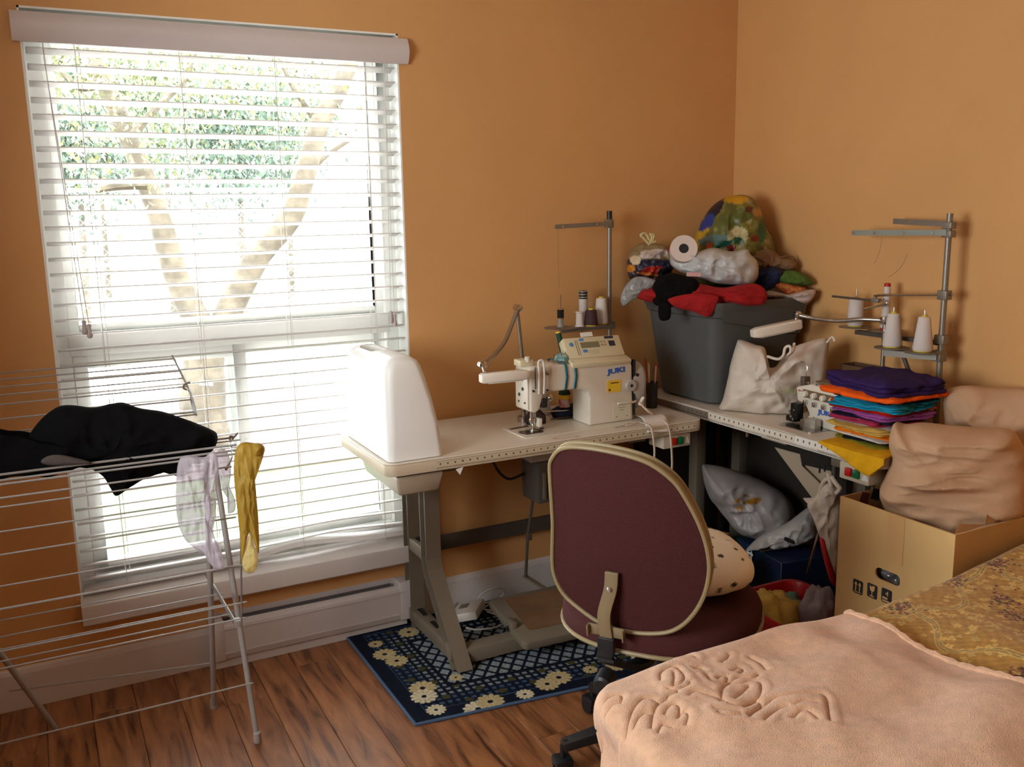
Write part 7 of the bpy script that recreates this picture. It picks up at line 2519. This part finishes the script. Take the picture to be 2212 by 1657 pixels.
# low shelf between the legs
sa_, sb_ = P(445, 1240, y=-0.40), P(512, 1352, y=-0.585)
MB().tube([sa_, sb_], 0.0055, 8).build('shelf_bar', rk_c, rk)
for f, dx in ((0.16, 0.008), (0.42, 0.012), (0.62, 0.004), (0.80, 0.004)):
    q = sa_.lerp(sb_, f)
    rod(q + Vector((dx, 0, 0.003)), Vector((XL, q.y, q.z + 0.003)), 0.0022)
for px, py in ((533, 1300), (531, 1334)):
    xrod(px, py, -0.615, 0.0022)
xrod(547, 1475, -0.57, 0.0024)
rod(P(461, 1432, y=-0.325), P(20, 1493, y=-0.235), 0.0024)
MB().box(P(513, 1345, y=-0.585), (0.016, 0.03, 0.02)).build('joint_clip', rk_m, rk, bevel=0.003)

# ---------------------------------------------------------------- black trousers
bk_m = mat('black_knit', srgb(13, 12, 14), 0.97, sheen=0.0, spec=0.12, bump=0.2, bscale=200)
bt = pillow('black_trousers', (-2.45, -0.40, 0.90), [(-60, 930), (0, 944), (55, 955), (66, 935), (92, 902), (125, 879), (155, 875), (205, 880), (240, 872), (268, 870), (300, 881), (350, 889), (410, 909), (450, 925), (469, 938), (467, 962), (450, 985), (442, 1000), (415, 1005), (404, 1026), (392, 1028), (386, 1013), (350, 1022), (312, 1036), (285, 1052), (252, 1072), (238, 1055), (222, 1030), (190, 1012), (140, 1008), (100, 1030), (60, 1028), (0, 1030), (-60, 1035)], 0.055, bk_m, None, 61, 0.014, 7, back=0.05, nr=24, sub=5, power=0.5)
tag(bt, 'black trousers heaped over the top rods of the drying rack', 'trousers')
pillow('lining', (-2.62, -0.47, 0.875), [(88, 998), (105, 985), (140, 984), (200, 1000), (160, 1004), (110, 1006)], 0.012, mat('taupe_lining', srgb(84, 74, 70), 0.95), bt, 62, 0.003, 10, nr=8)
# sheer white stocking, thin white strip, yellow stocking
sheer = mat('sheer_white', srgb(214, 204, 214), 0.6, trans=0.35, var=0.1, vscale=14, bump=0.5, bscale=40)
o = pillow('white_stocking', (-2.28, -0.645, 0.72), [(385, 1000), (402, 984), (440, 988), (462, 975), (472, 1000), (470, 1040), (466, 1110), (461, 1150), (478, 1190), (484, 1222), (470, 1234), (452, 1216), (440, 1196), (414, 1180), (394, 1155), (382, 1115), (380, 1060)], 0.016, sheer, None, 63, 0.010, 16, back=0.012, nr=18, stretch=(2, 2, 0.5))
tag(o, 'sheer white stocking hanging from the drying rack', 'stocking')
o = pillow('white_ribbon_scrap', (-2.21, -0.50, 0.80), [(466, 985), (478, 968), (494, 982), (499, 1020), (496, 1055), (509, 1082), (506, 1105), (492, 1108), (496, 1085), (480, 1058), (472, 1015)], 0.010, sheer, None, 64, 0.006, 20, nr=12)
tag(o, 'thin sheer white scrap hanging between the stockings on the rack', 'cloth')
ym = mat('yellow_nylon', srgb(196, 160, 60), 0.55, trans=0.06, var=0.12, vscale=12, bump=0.4, bscale=60)
o = pillow('yellow_stocking', (-2.17, -0.65, 0.75), [(512, 966), (525, 956), (546, 957), (567, 961), (572, 974), (562, 993), (549, 998), (553, 1060), (558, 1120), (560, 1175), (557, 1195), (540, 1150), (530, 1180), (522, 1215), (519, 1170), (512, 1100), (505, 1030), (506, 992)], 0.018, ym, None, 65, 0.006, 18, back=0.014, nr=18, stretch=(2, 2, 0.5))
tag(o, 'mustard yellow stocking tied over the rack corner', 'stocking')
pillow('toe', (-2.17, -0.655, 0.55), [(541, 1150), (550, 1180), (557, 1200), (555, 1225), (545, 1238), (531, 1236), (523, 1220), (526, 1195), (535, 1165)], 0.012, mat('pale_yellow_nylon', srgb(226, 206, 140), 0.6, trans=0.2, bump=0.5, bscale=60), o, 66, 0.004, 20, nr=10)
pillow('knot', (-2.15, -0.66, 0.90), [(545, 960), (560, 957), (571, 966), (568, 982), (552, 985), (545, 975)], 0.02, ym, o, 67, 0.004, 20, nr=10)
